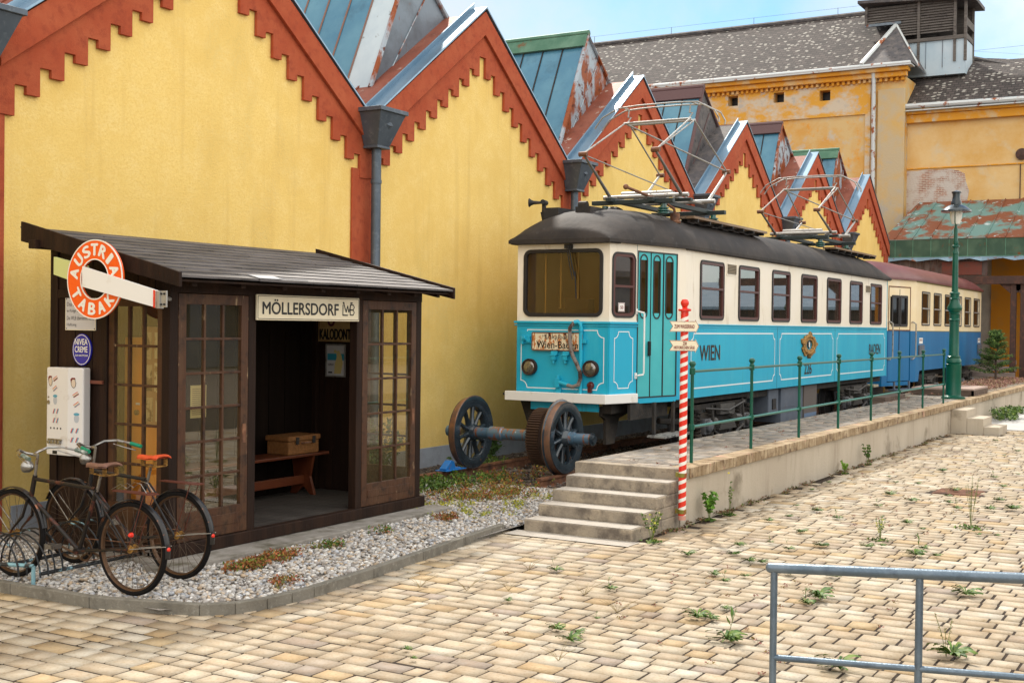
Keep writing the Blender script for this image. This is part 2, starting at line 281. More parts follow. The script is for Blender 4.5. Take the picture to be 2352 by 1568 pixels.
        if not closed: F += [tuple(range(seg))[::-1], tuple(range((n-1)*seg, n*seg))]
        return s.add(P, F)
    def sph(s, c, r, seg=14, rings=8, sc=(1, 1, 1)):
        c = Vector(c); P = []; F = []
        for j in range(rings+1):
            th = math.pi*j/rings
            for i in range(seg):
                ph = 2*math.pi*i/seg; P.append(c+Vector((math.sin(th)*math.cos(ph)*sc[0], math.sin(th)*math.sin(ph)*sc[1], math.cos(th)*sc[2]))*r)
        for j in range(rings):
            F += [(j*seg+i, (j+1)*seg+i, (j+1)*seg+(i+1) % seg, j*seg+(i+1) % seg) for i in range(seg)]
        return s.add(P, F)
    def holes(s, fr, u0, v0, u1, v1, hs, d0, d1):
        us = sorted({u0, u1, *[h[0] for h in hs], *[h[2] for h in hs]}); vs = sorted({v0, v1, *[h[1] for h in hs], *[h[3] for h in hs]})
        us = [u for u in us if u0 <= u <= u1]; vs = [v for v in vs if v0 <= v <= v1]
        for i in range(len(us)-1):
            k = 0; start = None
            for k in range(len(vs)):
                solid = k < len(vs)-1 and not any(h[0] <= us[i]+1e-6 and h[2] >= us[i+1]-1e-6 and h[1] <= vs[k]+1e-6 and h[3] >= vs[k+1]-1e-6 for h in hs)
                if solid and start is None: start = vs[k]
                if not solid and start is not None: s.fbox(fr, us[i], start, us[i+1], vs[k], d0, d1); start = None
        return s
    def ribbon(s, fr, pts, w, d, closed=True, th=.002):
        n = len(pts); out = []; inn = []
        for i in range(n):
            a = Vector(pts[i-1] if (closed or i > 0) else pts[0]); b = Vector(pts[i]); c = Vector(pts[(i+1) % n] if (closed or i < n-1) else pts[-1])
            t1 = (b-a).normalized() if (b-a).length > 1e-9 else (c-b).normalized(); t2 = (c-b).normalized() if (c-b).length > 1e-9 else t1
            t = (t1+t2); t = t.normalized() if t.length > 1e-6 else t1; nn = Vector((-t.y, t.x)); k = w/2/max(.5, nn.dot(Vector((-t1.y, t1.x))))
            out.append(b+nn*k); inn.append(b-nn*k)
        for i in range(n if closed else n-1):
            j = (i+1) % n; s.add([fr.p(*inn[i], d), fr.p(*inn[j], d), fr.p(*out[j], d), fr.p(*out[i], d)], [(0, 1, 2, 3)])
        return s
    def build(s, name, m, parent=None, smooth=False, bevel=0, world=True, angle=40):
        me = bpy.data.meshes.new(name); v = s.v
        if parent is not None and world:
            r = parent
            while r.parent: r = r.parent
            o = r.location; v = [(a[0]-o.x, a[1]-o.y, a[2]-o.z) for a in v]
        me.from_pydata(v, [], s.f); me.materials.append(m)
        o = bpy.data.objects.new(name, me); COL.objects.link(o)
        if parent is not None: o.parent = parent
        if smooth:
            me.polygons.foreach_set('use_smooth', [True]*len(me.polygons))
            try: me.set_sharp_from_angle(angle=R(angle))
            except Exception: pass
        if bevel:
            b = o.modifiers.new('bevel', 'BEVEL'); b.width = bevel; b.segments = 2; b.limit_method = 'ANGLE'; b.angle_limit = R(50)
        return o
def rr(u0, v0, u1, v1, r, k=5):
    if u0 > u1: u0, u1 = u1, u0
    P = []
    for cx, cy, a in ((u1-r, v1-r, 0), (u0+r, v1-r, 90), (u0+r, v0+r, 180), (u1-r, v0+r, 270)):
        P += [(cx+r*math.cos(R(a+90*i/k)), cy+r*math.sin(R(a+90*i/k))) for i in range(k+1)]
    return P
def circ(cu, cv, ru, rv=None, n=32): rv = ru if rv is None else rv; return [(cu+ru*math.cos(2*math.pi*i/n), cv+rv*math.sin(2*math.pi*i/n)) for i in range(n)]
def notched(u0, v0, u1, v1, r, k=4):
    """rectangle whose corners are scooped inwards"""
    P = []
    for cx, cy, a in ((u1, v1, 270), (u0, v1, 360), (u0, v0, 90), (u1, v0, 180)):
        P += [(cx+r*math.cos(R(a-90*i/k)), cy+r*math.sin(R(a-90*i/k))) for i in range(k+1)]
    return P
def tag(o, label=None, cat=None, group=None, kind=None):
    if label: o['label'] = label
    if cat: o['category'] = cat
    if group: o['group'] = group
    if kind: o['kind'] = kind
    return o
def root(name, loc, label, cat, group=None, rz=0):
    o = bpy.data.objects.new(name, None); COL.objects.link(o); o.location = loc; o.rotation_euler.z = rz; o.empty_display_size = .2
    return tag(o, label, cat, group)
def clone(src, name=None):
    r = src.copy(); COL.objects.link(r)
    for c in list(src.children):
        d = c.copy(); COL.objects.link(d); d.parent = r
        for g in list(c.children):
            e = g.copy(); COL.objects.link(e); e.parent = d
    return r
def text(body, fr, u0, v0, u1, v1, m, parent, d=.003, offset=0.0, name='lettering', depth=.001, shear=0, rot=0):
    """text fitted to the rectangle u0..u1, v0..v1 of a plane"""
    cu = bpy.data.curves.new('t', 'FONT'); cu.body = body; cu.shear = shear; cu.resolution_u = 4; cu.space_line = 1.0
    t = bpy.data.objects.new('t', cu); COL.objects.link(t); dg = bpy.context.evaluated_depsgraph_get(); dg.update()
    me = bpy.data.meshes.new_from_object(t.evaluated_get(dg)); bpy.data.objects.remove(t); bpy.data.curves.remove(cu)
    V = np.array([v.co for v in me.vertices]); lo = V.min(0); hi = V.max(0)
    cu_, cv_ = (u0+u1)/2, (v0+v1)/2; s = []
    for v in V:
        a = (v[0]-lo[0])/(hi[0]-lo[0])*(u1-u0)+u0; b = (v[1]-lo[1])/(hi[1]-lo[1])*(v1-v0)+v0
        if rot: a, b = cu_+(a-cu_)*math.cos(rot)-(b-cv_)*math.sin(rot), cv_+(a-cu_)*math.sin(rot)+(b-cv_)*math.cos(rot)
        s.append(fr.p(a, b, d))
    F = [tuple(p.vertices) for p in me.polygons]; bpy.data.meshes.remove(me)
    if offset:
        k = len(s); e = offset*(v1-v0)*1.6; base = list(s); Fb = list(F); q = 0
        for du, dv in ((e, 0), (-e, 0), (0, e*.7), (0, -e*.7)):
            q += 1; w_ = fr.x*(du*math.cos(rot)-dv*math.sin(rot))+fr.y*(du*math.sin(rot)+dv*math.cos(rot))+fr.n*(.00025*q); s += [v+w_ for v in base]; F += [tuple(i+k*q for i in f) for f in Fb]
    return MB().add(s, F).build(name, m, parent) if parent is not None or name else (s, F)
def text_mb(mb, body, fr, u0, v0, u1, v1, d=.003, offset=0., rot=0):
    o = text(body, fr, u0, v0, u1, v1, M_blk, None, d, offset, 'x', rot=rot)
    mb.add([v.co.copy() for v in o.data.vertices], [tuple(p.vertices) for p in o.data.polygons])
    me = o.data; bpy.data.objects.remove(o); bpy.data.meshes.remove(me); return mb
def np_mesh(name, V, F, m, cols=None, parent=None, smooth=False):
    """V (n,3), F (m,k) arrays, cols per vertex"""
    me = bpy.data.meshes.new(name); k = F.shape[1]
    me.vertices.add(len(V)); me.vertices.foreach_set('co', V.astype(np.float32).ravel())
    me.loops.add(F.size); me.loops.foreach_set('vertex_index', F.astype(np.int32).ravel())
    me.polygons.add(len(F)); me.polygons.foreach_set('loop_start', np.arange(0, F.size, k, dtype=np.int32)); me.polygons.foreach_set('loop_total', np.full(len(F), k, dtype=np.int32))
    if smooth: me.polygons.foreach_set('use_smooth', np.ones(len(F), dtype=bool))
    me.update(calc_edges=True); me.validate()
    if cols is not None:
        a = me.color_attributes.new('col', 'FLOAT_COLOR', 'POINT'); c = np.ones((len(V), 4), np.float32); c[:, :3] = cols; a.data.foreach_set('color', c.ravel())
    me.materials.append(m); o = bpy.data.objects.new(name, me); COL.objects.link(o)
    if parent is not None: o.parent = parent
    return o
exec_parts = True

# ------------------------------------------------------------------ ground, paving, gravel
def flat(name, x0, y0, x1, y1, z, m, kind='structure'):
    o = MB().add([(x0, y0, z), (x1, y0, z), (x1, y1, z), (x0, y1, z)], [(0, 1, 2, 3)]).build(name, m); return tag(o, kind=kind)
flat('ground', -300, -300, 400, 300, -.10, M_soil)
KERB = [(6.62, 10.6), (6.56, 9.4), (6.565, 8.6), (6.566, 7.9), (6.575, 7.36), (6.62, 7.05), (6.74, 6.82), (6.88, 6.60), (7.06, 6.46), (7.33, 6.39), (7.76, 6.36), (8.97, 6.45), (10.2, 6.60), (11.40, 6.72)]
def in_gravel(x, y): return _gr(x, y)
def kerb_y(x): return float(np.interp(x, [p[0] for p in KERB[6:]], [p[1] for p in KERB[6:]]))
def kerb_x(y): return float(np.interp(y, [p[1] for p in KERB[:8]][::-1], [p[0] for p in KERB[:8]][::-1]))
def _gr(x, y):
    if y > 6.95: return x > kerb_x(y)
    return x > 6.6 and y > kerb_y(x) and (x > 6.8+ (6.95-y)*.55)
def make_paving():
    V = []; C = []
    pal = np.array([(.66, .55, .40), (.62, .50, .36), (.70, .60, .46), (.55, .44, .31), (.72, .64, .52), (.63, .44, .22), (.50, .40, .31), (.44, .35, .30), (.66, .48, .25), (.74, .67, .56)])
    pw = np.array([.22, .2, .15, .12, .1, .05, .05, .03, .04, .04]); pw /= pw.sum()
    x = 3.2; j = .0105
    while x < 44:
        d = NR.choice([.14, .178, .208], p=[.3, .4, .3]); y = -7.0+NR.random()*.2
        while y < 11:
            l = NR.choice([.13, .185, .225, .28, .335], p=[.12, .24, .26, .24, .14])
            cx, cy = x+d/2, y+l/2
            ok = not (cy > 5.22 and cx > 11.5) and not (cy > 6.8 and cx > 11.0) and not (cx > 6.5 and all(_gr(a-.10, b-.10) for a, b in ((x, y), (x+d, y), (x, y+l), (x+d, y+l)))) and not (27.8 < cx < 29.2 and cy > 4.25) and not (29.5 < cx and cy > 4.3) and not (17.42 < cx < 18.06 and 2.95 < cy < 3.55)
            if ok and -1.5 < cy-(.10*cx-.6)+ (2.5 if cx < 14 else 1.5) and not (cx < 8 and cy < -1.2):
                a = NR.normal(0, .0015, 3); z = .0+a[0]; x0, x1, y0, y1 = x+j, x+d-j, y+j, y+l-j; b = .006
                s = NR.normal(0, .002, 4); b = .001
                P = [(x0+s[0], y0+s[1], z-.06), (x1+s[0], y0+s[1], z-.06), (x1+s[0], y1+s[1], z-.06), (x0+s[0], y1+s[1], z-.06)]
                Q = [(px+b*(1 if i in (0, 3) else -1), py+b*(1 if i < 2 else -1), pz+.060+a[1]*(1 if i in (0, 3) else -1)) for i, (px, py, pz) in enumerate(P)]
                V += P+Q; c = pal[NR.choice(10, p=pw)]*NR.normal(1, .06); C += [np.clip(c*.8+np.array([.63, .53, .39])*.2, .05, .85)]*8
            y += l
        x += d
    V = np.array(V); n = len(V)//8; base = np.array([(4, 5, 6, 7), (0, 1, 5, 4), (1, 2, 6, 5), (2, 3, 7, 6), (3, 0, 4, 7)])
    F = (np.arange(n)[:, None, None]*8+base[None]).reshape(-1, 4)
    o = np_mesh('paving', V, F, M_paver, (np.array(C)*.84+np.array(C).mean(1, keepdims=True)*.16*.95)*np.array([.72, .72, .70])); tag(o, kind='structure')
    flat('paving_bed', 3, -7, 44, 5.24, -.0065, M_joint)
    flat('paving_bed', 3, 5.24, 6.9, 11, -.0065, M_joint); flat('paving_bed', 6.9, 5.24, 12.4, 6.66, -.0065, M_joint)
make_paving()
def ico():
    b = bmesh.new(); bmesh.ops.create_icosphere(b, subdivisions=1, radius=1); V = np.array([v.co[:] for v in b.verts]); F = np.array([[v.index for v in f.verts] for f in b.faces]); b.free(); return V, F
IV, IF = ico()
def pebbles(name, pts, smin, smax, pal, z, kind='stuff', parent=None):
    n = len(pts); s = NR.uniform(smin, smax, n); sc = np.stack([s, s*NR.uniform(.55, .95, n), s*NR.uniform(.35, .65, n)], 1)
    th = NR.uniform(0, 2*np.pi, n); tl = NR.normal(0, .35, n)
    V = IV[None]*sc[:, None]*NR.uniform(.82, 1.15, (n, len(IV), 1))
    x = V[..., 0]*np.cos(tl)[:, None]-V[..., 2]*np.sin(tl)[:, None]; zz = V[..., 0]*np.sin(tl)[:, None]+V[..., 2]*np.cos(tl)[:, None]; y = V[..., 1]
    X = x*np.cos(th)[:, None]-y*np.sin(th)[:, None]+pts[:, 0, None]; Y = x*np.sin(th)[:, None]+y*np.cos(th)[:, None]+pts[:, 1, None]
    Z = zz+z+NR.uniform(-.008, .014, n)[:, None]
    P = np.stack([X, Y, Z], 2).reshape(-1, 3); F = (IF[None]+(np.arange(n)*len(IV))[:, None, None]).reshape(-1, 3)
    pal = np.array(pal); c = np.repeat(pal[NR.integers(0, len(pal), n)]*NR.uniform(.6, 1.02, (n, 1)), len(IV), 0)
    o = np_mesh(name, P, F, M_stone, c, smooth=True); return tag(o, kind=kind)
def make_gravel():
    flat('gravel_bed', 7.2, 6.72, 46, 10.8, -.004, M_ballast)
    g = MB(); g.add([(6.7, 10.79, .035), (6.7, 6.95, .035), (7.2, 6.5, .035), (12.6, 6.72, .035), (14.6, 6.72, .035), (14.6, 10.79, .035)], [(0, 1, 2, 3, 4, 5)])
    tag(g.build('gravel_bed', mat('gravel_base', (.34, .31, .28), .95, layers=[((.15, .13, .11), 40, .45, .6), ((.5, .47, .43), 60, .55, .65)], bump=(60, 1.))), kind='structure')
    P = NR.uniform((6.6, 6.3), (14.4, 10.7), (34000, 2))
    keep = [(_gr(x, y) if x < 11.35 else y > 6.7) and not (8.0 < x < 12.0 and y > 8.12) and not (x > 12.6 and y > 7.6 and NR.random() < .3) for x, y in P]
    P = P[np.array(keep)]; P = P[np.array([(_gr(x-.12, y) and _gr(x, y-.12) and _gr(x-.09, y-.09)) if x < 11.3 else True for x, y in P])]
    pebbles('gravel', P, .014, .034, [(.66, .64, .60), (.58, .56, .54), (.50, .47, .44), (.72, .71, .69), (.40, .37, .34), (.50, .38, .26), (.44, .46, .50), (.60, .52, .43), (.33, .30, .28), (.68, .66, .63)], .045)
    P = np.array([(x, y) for x, y in NR.uniform((14.2, 6.75), (26, 10.6), (7000, 2))])
    pebbles('ballast', P, .016, .035, [(.13, .10, .08), (.09, .07, .06), (.18, .16, .14), (.06, .045, .04)], .03)
make_gravel()
def make_kerb():
    pts = [(KERB[0][0], 12.0)]+KERB; seg = []
    # resample in ~0.5 m stones (shorter on the bend)
    dense = []
    for a, b in zip(pts[:-1], pts[1:]):
        n = max(1, int(math.dist(a, b)/.04)); dense += [(a[0]+(b[0]-a[0])*i/n, a[1]+(b[1]-a[1])*i/n) for i in range(n)]
    dense.append(pts[-1]); m = MB(); i = 0
    while i < len(dense)-1:
        L = 6 if (6.35 < dense[i][1] < 7.3 and dense[i][0] < 7.6) else 22
        j = min(i+L, len(dense)-1); a = Vector(dense[i]); b = Vector(dense[j]); t = (b-a).normalized(); nn = Vector((-t.y, t.x)); a = a+t*.004; b = b-t*.004
        w = .075; z = .085; P = [(a.x, a.y), (b.x, b.y), (b.x+nn.x*w, b.y+nn.y*w), (a.x+nn.x*w, a.y+nn.y*w)]
        m.prism(FZ(0), P, -.02, z); i = j
    tag(m.build('kerb', M_curb, bevel=.007), kind='structure')
make_kerb()

# ------------------------------------------------------------------ workshop hall with the row of gables
VAL = [2.2, 8.14, 14.30, 20.42, 26.75, 33.05, 39.0, 44.9]
PK = 7.35; SL = .72
HALL = root('workshop_hall', (8.27, 10.8, 0), 'long yellow workshop hall with a row of brick-red stepped gables', 'building')
def hall():
    F = FY(10.8); poly = [(VAL[0], 0)]; peaks = []
    for a, b in zip(VAL[:-1], VAL[1:]):
        hw = (b-a)/2; poly += [(a, PK-SL*hw-.06), ((a+b)/2, PK-.06)]; peaks.append((a+b)/2)
    poly += [(VAL[-1], PK-SL*(VAL[-1]-VAL[-2])/2-.06), (VAL[-1], 0)]
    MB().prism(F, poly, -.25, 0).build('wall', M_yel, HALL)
    pl = MB()
    for a, b in zip(VAL[:-1], VAL[1:]): pl.fbox(F, a+(.22 if a > 3 else 0), -.02, b-.36, .30, 0.002, .02)
    pl.build('plinth', M_plinth, HALL, bevel=.004)
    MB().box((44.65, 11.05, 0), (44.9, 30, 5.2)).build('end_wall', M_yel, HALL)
    cheekm = [M_cheek, M_cheek, M_cheek, M_rust, M_slate, M_rust, M_rust]; roofm = [M_rroof, M_rroof, M_rroof, M_rroof, M_slate, M_rroof, M_rroof]
    capm = [M_green, M_green, M_green, M_green, M_ridge, M_ridge, M_green]
    for k, (a, b) in enumerate(zip(VAL[:-1], VAL[1:])):
        hw = (b-a)/2; xp = (a+b)/2; zv = PK-SL*hw
        # pilaster
        if k > 0: MB().fbox(F, a-.36, -.02, a+.10, zv-.75, 0.004, .035).build('pilaster', M_red, HALL, bevel=.004)
        # stepped band
        n = 9; P = []; per = (hw-.30)/n; drop = .71*per
        P.append((xp-hw, zv-.02)); P.append((xp, PK-.02)); P.append((xp+hw, zv-.02))
        sgn = 1; right = []; left = []
        z = 6.26-(3.06-hw)*.1
        pts = [(.095, z+.33)]; d = .095
        for i in range(n):
            pts += [(d, z), (d+per*.54, z), (d+per*.54, z+.085), (d+per, z+.085)]; d += per; z -= drop
        pts += [(d, z-.02), (hw, z-.02)]
        P += [(xp+u, v) for u, v in pts[::-1]]+[(xp-u, v) for u, v in pts]
        MB().prism(F, P, .003, .05).build('stepped_band', M_red, HALL, bevel=.004)
        zz = .40
        MB().prism(F, [(xp-hw, zv-.02), (xp, PK-.02), (xp+hw, zv-.02), (xp+hw, zv-zz), (xp, PK-zz), (xp-hw, zv-zz)], .052, .10).build('raking_moulding', M_red, HALL, bevel=.005)
        # parapet flashings
        fl = MB()
        for s in (-1, 1):
            u = [(xp+s*hw, zv), (xp, PK)] 
            A = Vector((xp+s*(hw-.02), 0, zv+.012)); B = Vector((xp, 0, PK+.03))
            for y0, y1, h in ((10.68, 10.95, 0), (10.925, 10.95, .12)):
                P = [A+Vector((0, y0, 0)), B+Vector((0, y0, 0)), B+Vector((0, y1, 0)), A+Vector((0, y1, 0))]
                th = .035 if h == 0 else h
                Q = [p+Vector((0, 0, th)) for p in P]
                if s > 0 and h: continue
                fl.add(P+Q, [(0, 1, 2, 3), (4, 7, 6, 5), (0, 4, 5, 1), (1, 5, 6, 2), (2, 6, 7, 3), (3, 7, 4, 0)])
        fl.build('flashing', M_flash, HALL, bevel=.004)
        # roof slopes
        r = MB(); t = .05
        r.prism(FY(0), [(a, zv-.03), (xp, PK-.03), (b, zv-.03), (b, zv-.09), (xp, PK-.09), (a, zv-.09)], -26, -10.955)
        ro = r.build('roof', roofm[k], HALL)
        ra = MB()
        for yy in np.arange(11.7, 20, .8):
            if roofm[k] is M_rroof:
                for s in (-1, 1): ra.tube([(xp+s*hw, yy, zv-.02), (xp, yy, PK-.02)], .018, 4)
        if ra.v: ra.build('standing_seam', roofm[k], ro)
        # lantern
        Y0, Y1 = 11.5, 25.5; A = (a+.98, zv+SL*.98-.05); T = (xp-1.02, 8.12); Cc = (xp+.04, PK-.04)
        MB().prism(FY(0), [A, T, Cc], -(Y0+.02), -Y0).build('lantern_cheek', cheekm[k], HALL)
        e = MB(); dv = Vector((T[0]-A[0], 0, T[1]-A[1])); 
        e.tube([(A[0], Y0-.02, A[1]), (T[0], Y0-.02, T[1]), (Cc[0], Y0-.02, Cc[1])], .045, 6); e.tube([(A[0]+.55, Y0-.012, A[1]+.38), (T[0]+.45, Y0-.012, T[1]-.55)], .012, 5); e.build('lantern_edge', M_rust if k != 4 else M_ridge, HALL)
        nrm = Vector((-dv.z, 0, dv.x)).normalized()
        y = Y0; i = 0; bars = MB()
        while y < Y1-.1:
            w = .46; first = i == 0
            P = [Vector((A[0], y, A[1]))+dv*.0, Vector((A[0], y+w, A[1])), Vector((T[0], y+w, T[1])), Vector((T[0], y, T[1]))]
            m = M_panew if (first and k in (1, 2)) else M_paneg
            g = MB(); g.add(P+[p+nrm*.012 for p in P], [(3, 2, 1, 0), (4, 5, 6, 7), (0, 4, 7, 3), (1, 2, 6, 5)])
            if i < 12: g.build('roof_pane', m, HALL)
            else:
                g = MB(); P = [Vector((A[0], y, A[1])), Vector((A[0], Y1, A[1])), Vector((T[0], Y1, T[1])), Vector((T[0], y, T[1]))]
                g.add(P, [(3, 2, 1, 0)]).build('roof_pane', M_paneg, HALL)
            if i > 0: bars.tube([P[0]+nrm*.02, P[3]+nrm*.02], .017, 5)
            if i >= 12: break
            y += w; i += 1
        bars.build('glazing_bar', M_bar if k < 3 else M_dark, HALL)
        cp = MB(); cp.tube([(T[0], Y0-.05, T[1]+.03), (T[0], Y1, T[1]+.03)], .07, 8)
        P = [(T[0]+.04, T[1]+.06), (T[0]-.10, T[1]-.02), (T[0]-.22, T[1]-.26), (T[0]-.18, T[1]-.28)]
        cp.prism(FY(0), P, -Y1, -(Y0-.04)); cp.build('lantern_cap', capm[k], HALL)
        MB().add([(T[0], Y0, T[1]), (T[0], Y1, T[1]), (Cc[0], Y1, Cc[1]), (Cc[0], Y0, Cc[1])], [(0, 1, 2, 3)]).build('lantern_back', cheekm[k], HALL)
        MB().box((a-.3, 11.25, zv-.35), (a+.3, 26, zv-.16)).build('valley_gutter', M_rroof, HALL)
    # hoppers and downpipes
    for k, a in enumerate(VAL[1:-1]):
        zv = PK-SL*(VAL[k+2]-a)/2; zt = 5.27; a = a-(.33 if k == 0 else 0)
        d = MB(); d.tube([(a, 10.62, 4.8), (a, 10.62, .12), (a, 10.52, .03)], .070, 12)
        for z in (4.2, 2.6, 1.0): d.cyl((a, 10.62, z), (a, 10.62, z+.05), .080, seg=12)
        dp = d.build('downpipe', M_zinc, HALL, smooth=True)
        h = MB(); t = [(a-.30, 10.33, zt-.09), (a+.30, 10.33, zt-.09), (a+.30, 10.74, zt-.09), (a-.30, 10.74, zt-.09)]; bt = [(a-.14, 10.50, 4.72), (a+.14, 10.50, 4.72), (a+.14, 10.74, 4.72), (a-.14, 10.74, 4.72)]
        h.add(bt+t, [(0, 3, 2, 1), (4, 5, 6, 7), (0, 1, 5, 4), (1, 2, 6, 5), (2, 3, 7, 6), (3, 0, 4, 7)])
        h.box((a-.33, 10.30, zt-.09), (a+.33, 10.75, zt-.03)); h.box((a-.15, 10.49, 4.69), (a+.15, 10.745, 4.725))
        st = Vector((a, 10.395, 5.02)); h.add([st+Vector((-.09, .0, 0)), st+Vector((0, -.02, -.02)), st+Vector((.09, 0, 0)), st+Vector((0, -.02, .025)), st+Vector((0, 0, .10)), st+Vector((0, .05, -.11))], [(0, 1, 2, 3), (0, 4, 3), (4, 2, 3), (0, 1, 5), (1, 2, 5)])
        h.build('rainwater_hopper', M_zinc, dp, bevel=.006)
hall()

# ------------------------------------------------------------------ old factory behind
def tile_mat():
    m = mat('lichen_spotted_tiles', (.105, .085, .078), .85); nt = m.node_tree; N = nt.nodes; L = nt.links; b = N['Principled BSDF']
    tc = N.new('ShaderNodeTexCoord'); mp = N.new('ShaderNodeMapping'); mp.inputs['Rotation'].default_value = (0, 0, 0)
    sp = N.new('ShaderNodeSeparateXYZ'); cb = N.new('ShaderNodeCombineXYZ'); L.new(tc.outputs['Object'], sp.inputs[0]); L.new(sp.outputs['Y'], cb.inputs['X']); L.new(sp.outputs['Z'], cb.inputs['Y'])
    br = N.new('ShaderNodeTexBrick'); br.inputs['Scale'].default_value = 1; br.inputs['Brick Width'].default_value = .24; br.inputs['Row Height'].default_value = .12; br.inputs['Mortar Size'].default_value = .012
    br.inputs['Color1'].default_value = (.085, .068, .062, 1); br.inputs['Color2'].default_value = (.045, .037, .034, 1); br.inputs['Mortar'].default_value = (.02, .018, .016, 1); br.inputs['Bias'].default_value = -.1
    L.new(cb.outputs[0], br.inputs['Vector'])
    wn = N.new('ShaderNodeTexVoronoi'); wn.inputs['Scale'].default_value = 1; mp.inputs['Scale'].default_value = (4.6, 14, 1); L.new(cb.outputs[0], mp.inputs['Vector']); L.new(mp.outputs[0], wn.inputs['Vector'])
    n2 = N.new('ShaderNodeTexNoise'); n2.inputs['Scale'].default_value = .45; n2.inputs['Detail'].default_value = 3; L.new(tc.outputs['Object'], n2.inputs['Vector'])
    sx = N.new('ShaderNodeSeparateXYZ'); L.new(wn.outputs['Color'], sx.inputs[0])
    ad = N.new('ShaderNodeMath'); ad.operation = 'ADD'; L.new(sx.outputs['X'], ad.inputs[0]); L.new(n2.outputs['Fac'], ad.inputs[1])
    rp = N.new('ShaderNodeValToRGB'); rp.color_ramp.elements[0].position = .0; rp.color_ramp.elements[1].position = .05
    sb = N.new('ShaderNodeMath'); sb.operation = 'SUBTRACT'; sb.inputs[1].default_value = 1.12; L.new(ad.outputs[0], sb.inputs[0]); L.new(sb.outputs[0], rp.inputs['Fac'])
    dd = N.new('ShaderNodeMath'); dd.operation = 'LESS_THAN'; dd.inputs[1].default_value = .36; L.new(wn.outputs['Distance'], dd.inputs[0])
    ml = N.new('ShaderNodeMath'); ml.operation = 'MULTIPLY'; L.new(dd.outputs[0], ml.inputs[0]); L.new(rp.outputs['Color'], ml.inputs[1])
    mx = N.new('ShaderNodeMixRGB'); mx.inputs['Color2'].default_value = (.36, .34, .30, 1); L.new(ml.outputs[0], mx.inputs['Fac']); L.new(br.outputs['Color'], mx.inputs['Color1'])
    L.new(mx.outputs['Color'], b.inputs['Base Color']); bp = N.new('ShaderNodeBump'); bp.inputs['Strength'].default_value = .6; L.new(br.outputs['Fac'], bp.inputs['Height']); bp.invert = True; L.new(bp.outputs[0], b.inputs['Normal'])
    return m
def brick_mat():
    m = mat('exposed_brick_patch', (.4, .3, .25), .95, bump=(14, .8)); nt = m.node_tree; N = nt.nodes; L = nt.links; b = N['Principled BSDF']
    tc = N.new('ShaderNodeTexCoord'); sp = N.new('ShaderNodeSeparateXYZ'); cb = N.new('ShaderNodeCombineXYZ'); L.new(tc.outputs['Object'], sp.inputs[0]); L.new(sp.outputs['Y'], cb.inputs['X']); L.new(sp.outputs['Z'], cb.inputs['Y'])
    br = N.new('ShaderNodeTexBrick'); br.inputs['Scale'].default_value = 1; br.inputs['Brick Width'].default_value = .22; br.inputs['Row Height'].default_value = .07; br.inputs['Mortar Size'].default_value = .012
    br.inputs['Color1'].default_value = (.40, .20, .14, 1); br.inputs['Color2'].default_value = (.30, .16, .12, 1); br.inputs['Mortar'].default_value = (.52, .46, .38, 1); L.new(cb.outputs[0], br.inputs['Vector'])
    n = N.new('ShaderNodeTexNoise'); n.inputs['Scale'].default_value = 2.2; n.inputs['Detail'].default_value = 8; L.new(tc.outputs['Object'], n.inputs['Vector'])
    rp = N.new('ShaderNodeValToRGB'); rp.color_ramp.elements[0].position = .40; rp.color_ramp.elements[1].position = .56; L.new(n.outputs['Fac'], rp.inputs['Fac'])
    mx = N.new('ShaderNodeMixRGB'); L.new(rp.outputs['Color'], mx.inputs['Fac']); L.new(br.outputs['Color'], mx.inputs['Color1']); mx.inputs['Color2'].default_value = (.52, .47, .42, 1)
    L.new(mx.outputs[0], b.inputs['Base Color']); return m
M_tile = tile_mat()
FAC = root('old_factory', (49.5, 11.3, 0), 'weathered ochre factory block with lichen-spotted tile roof and louvred tower', 'building')
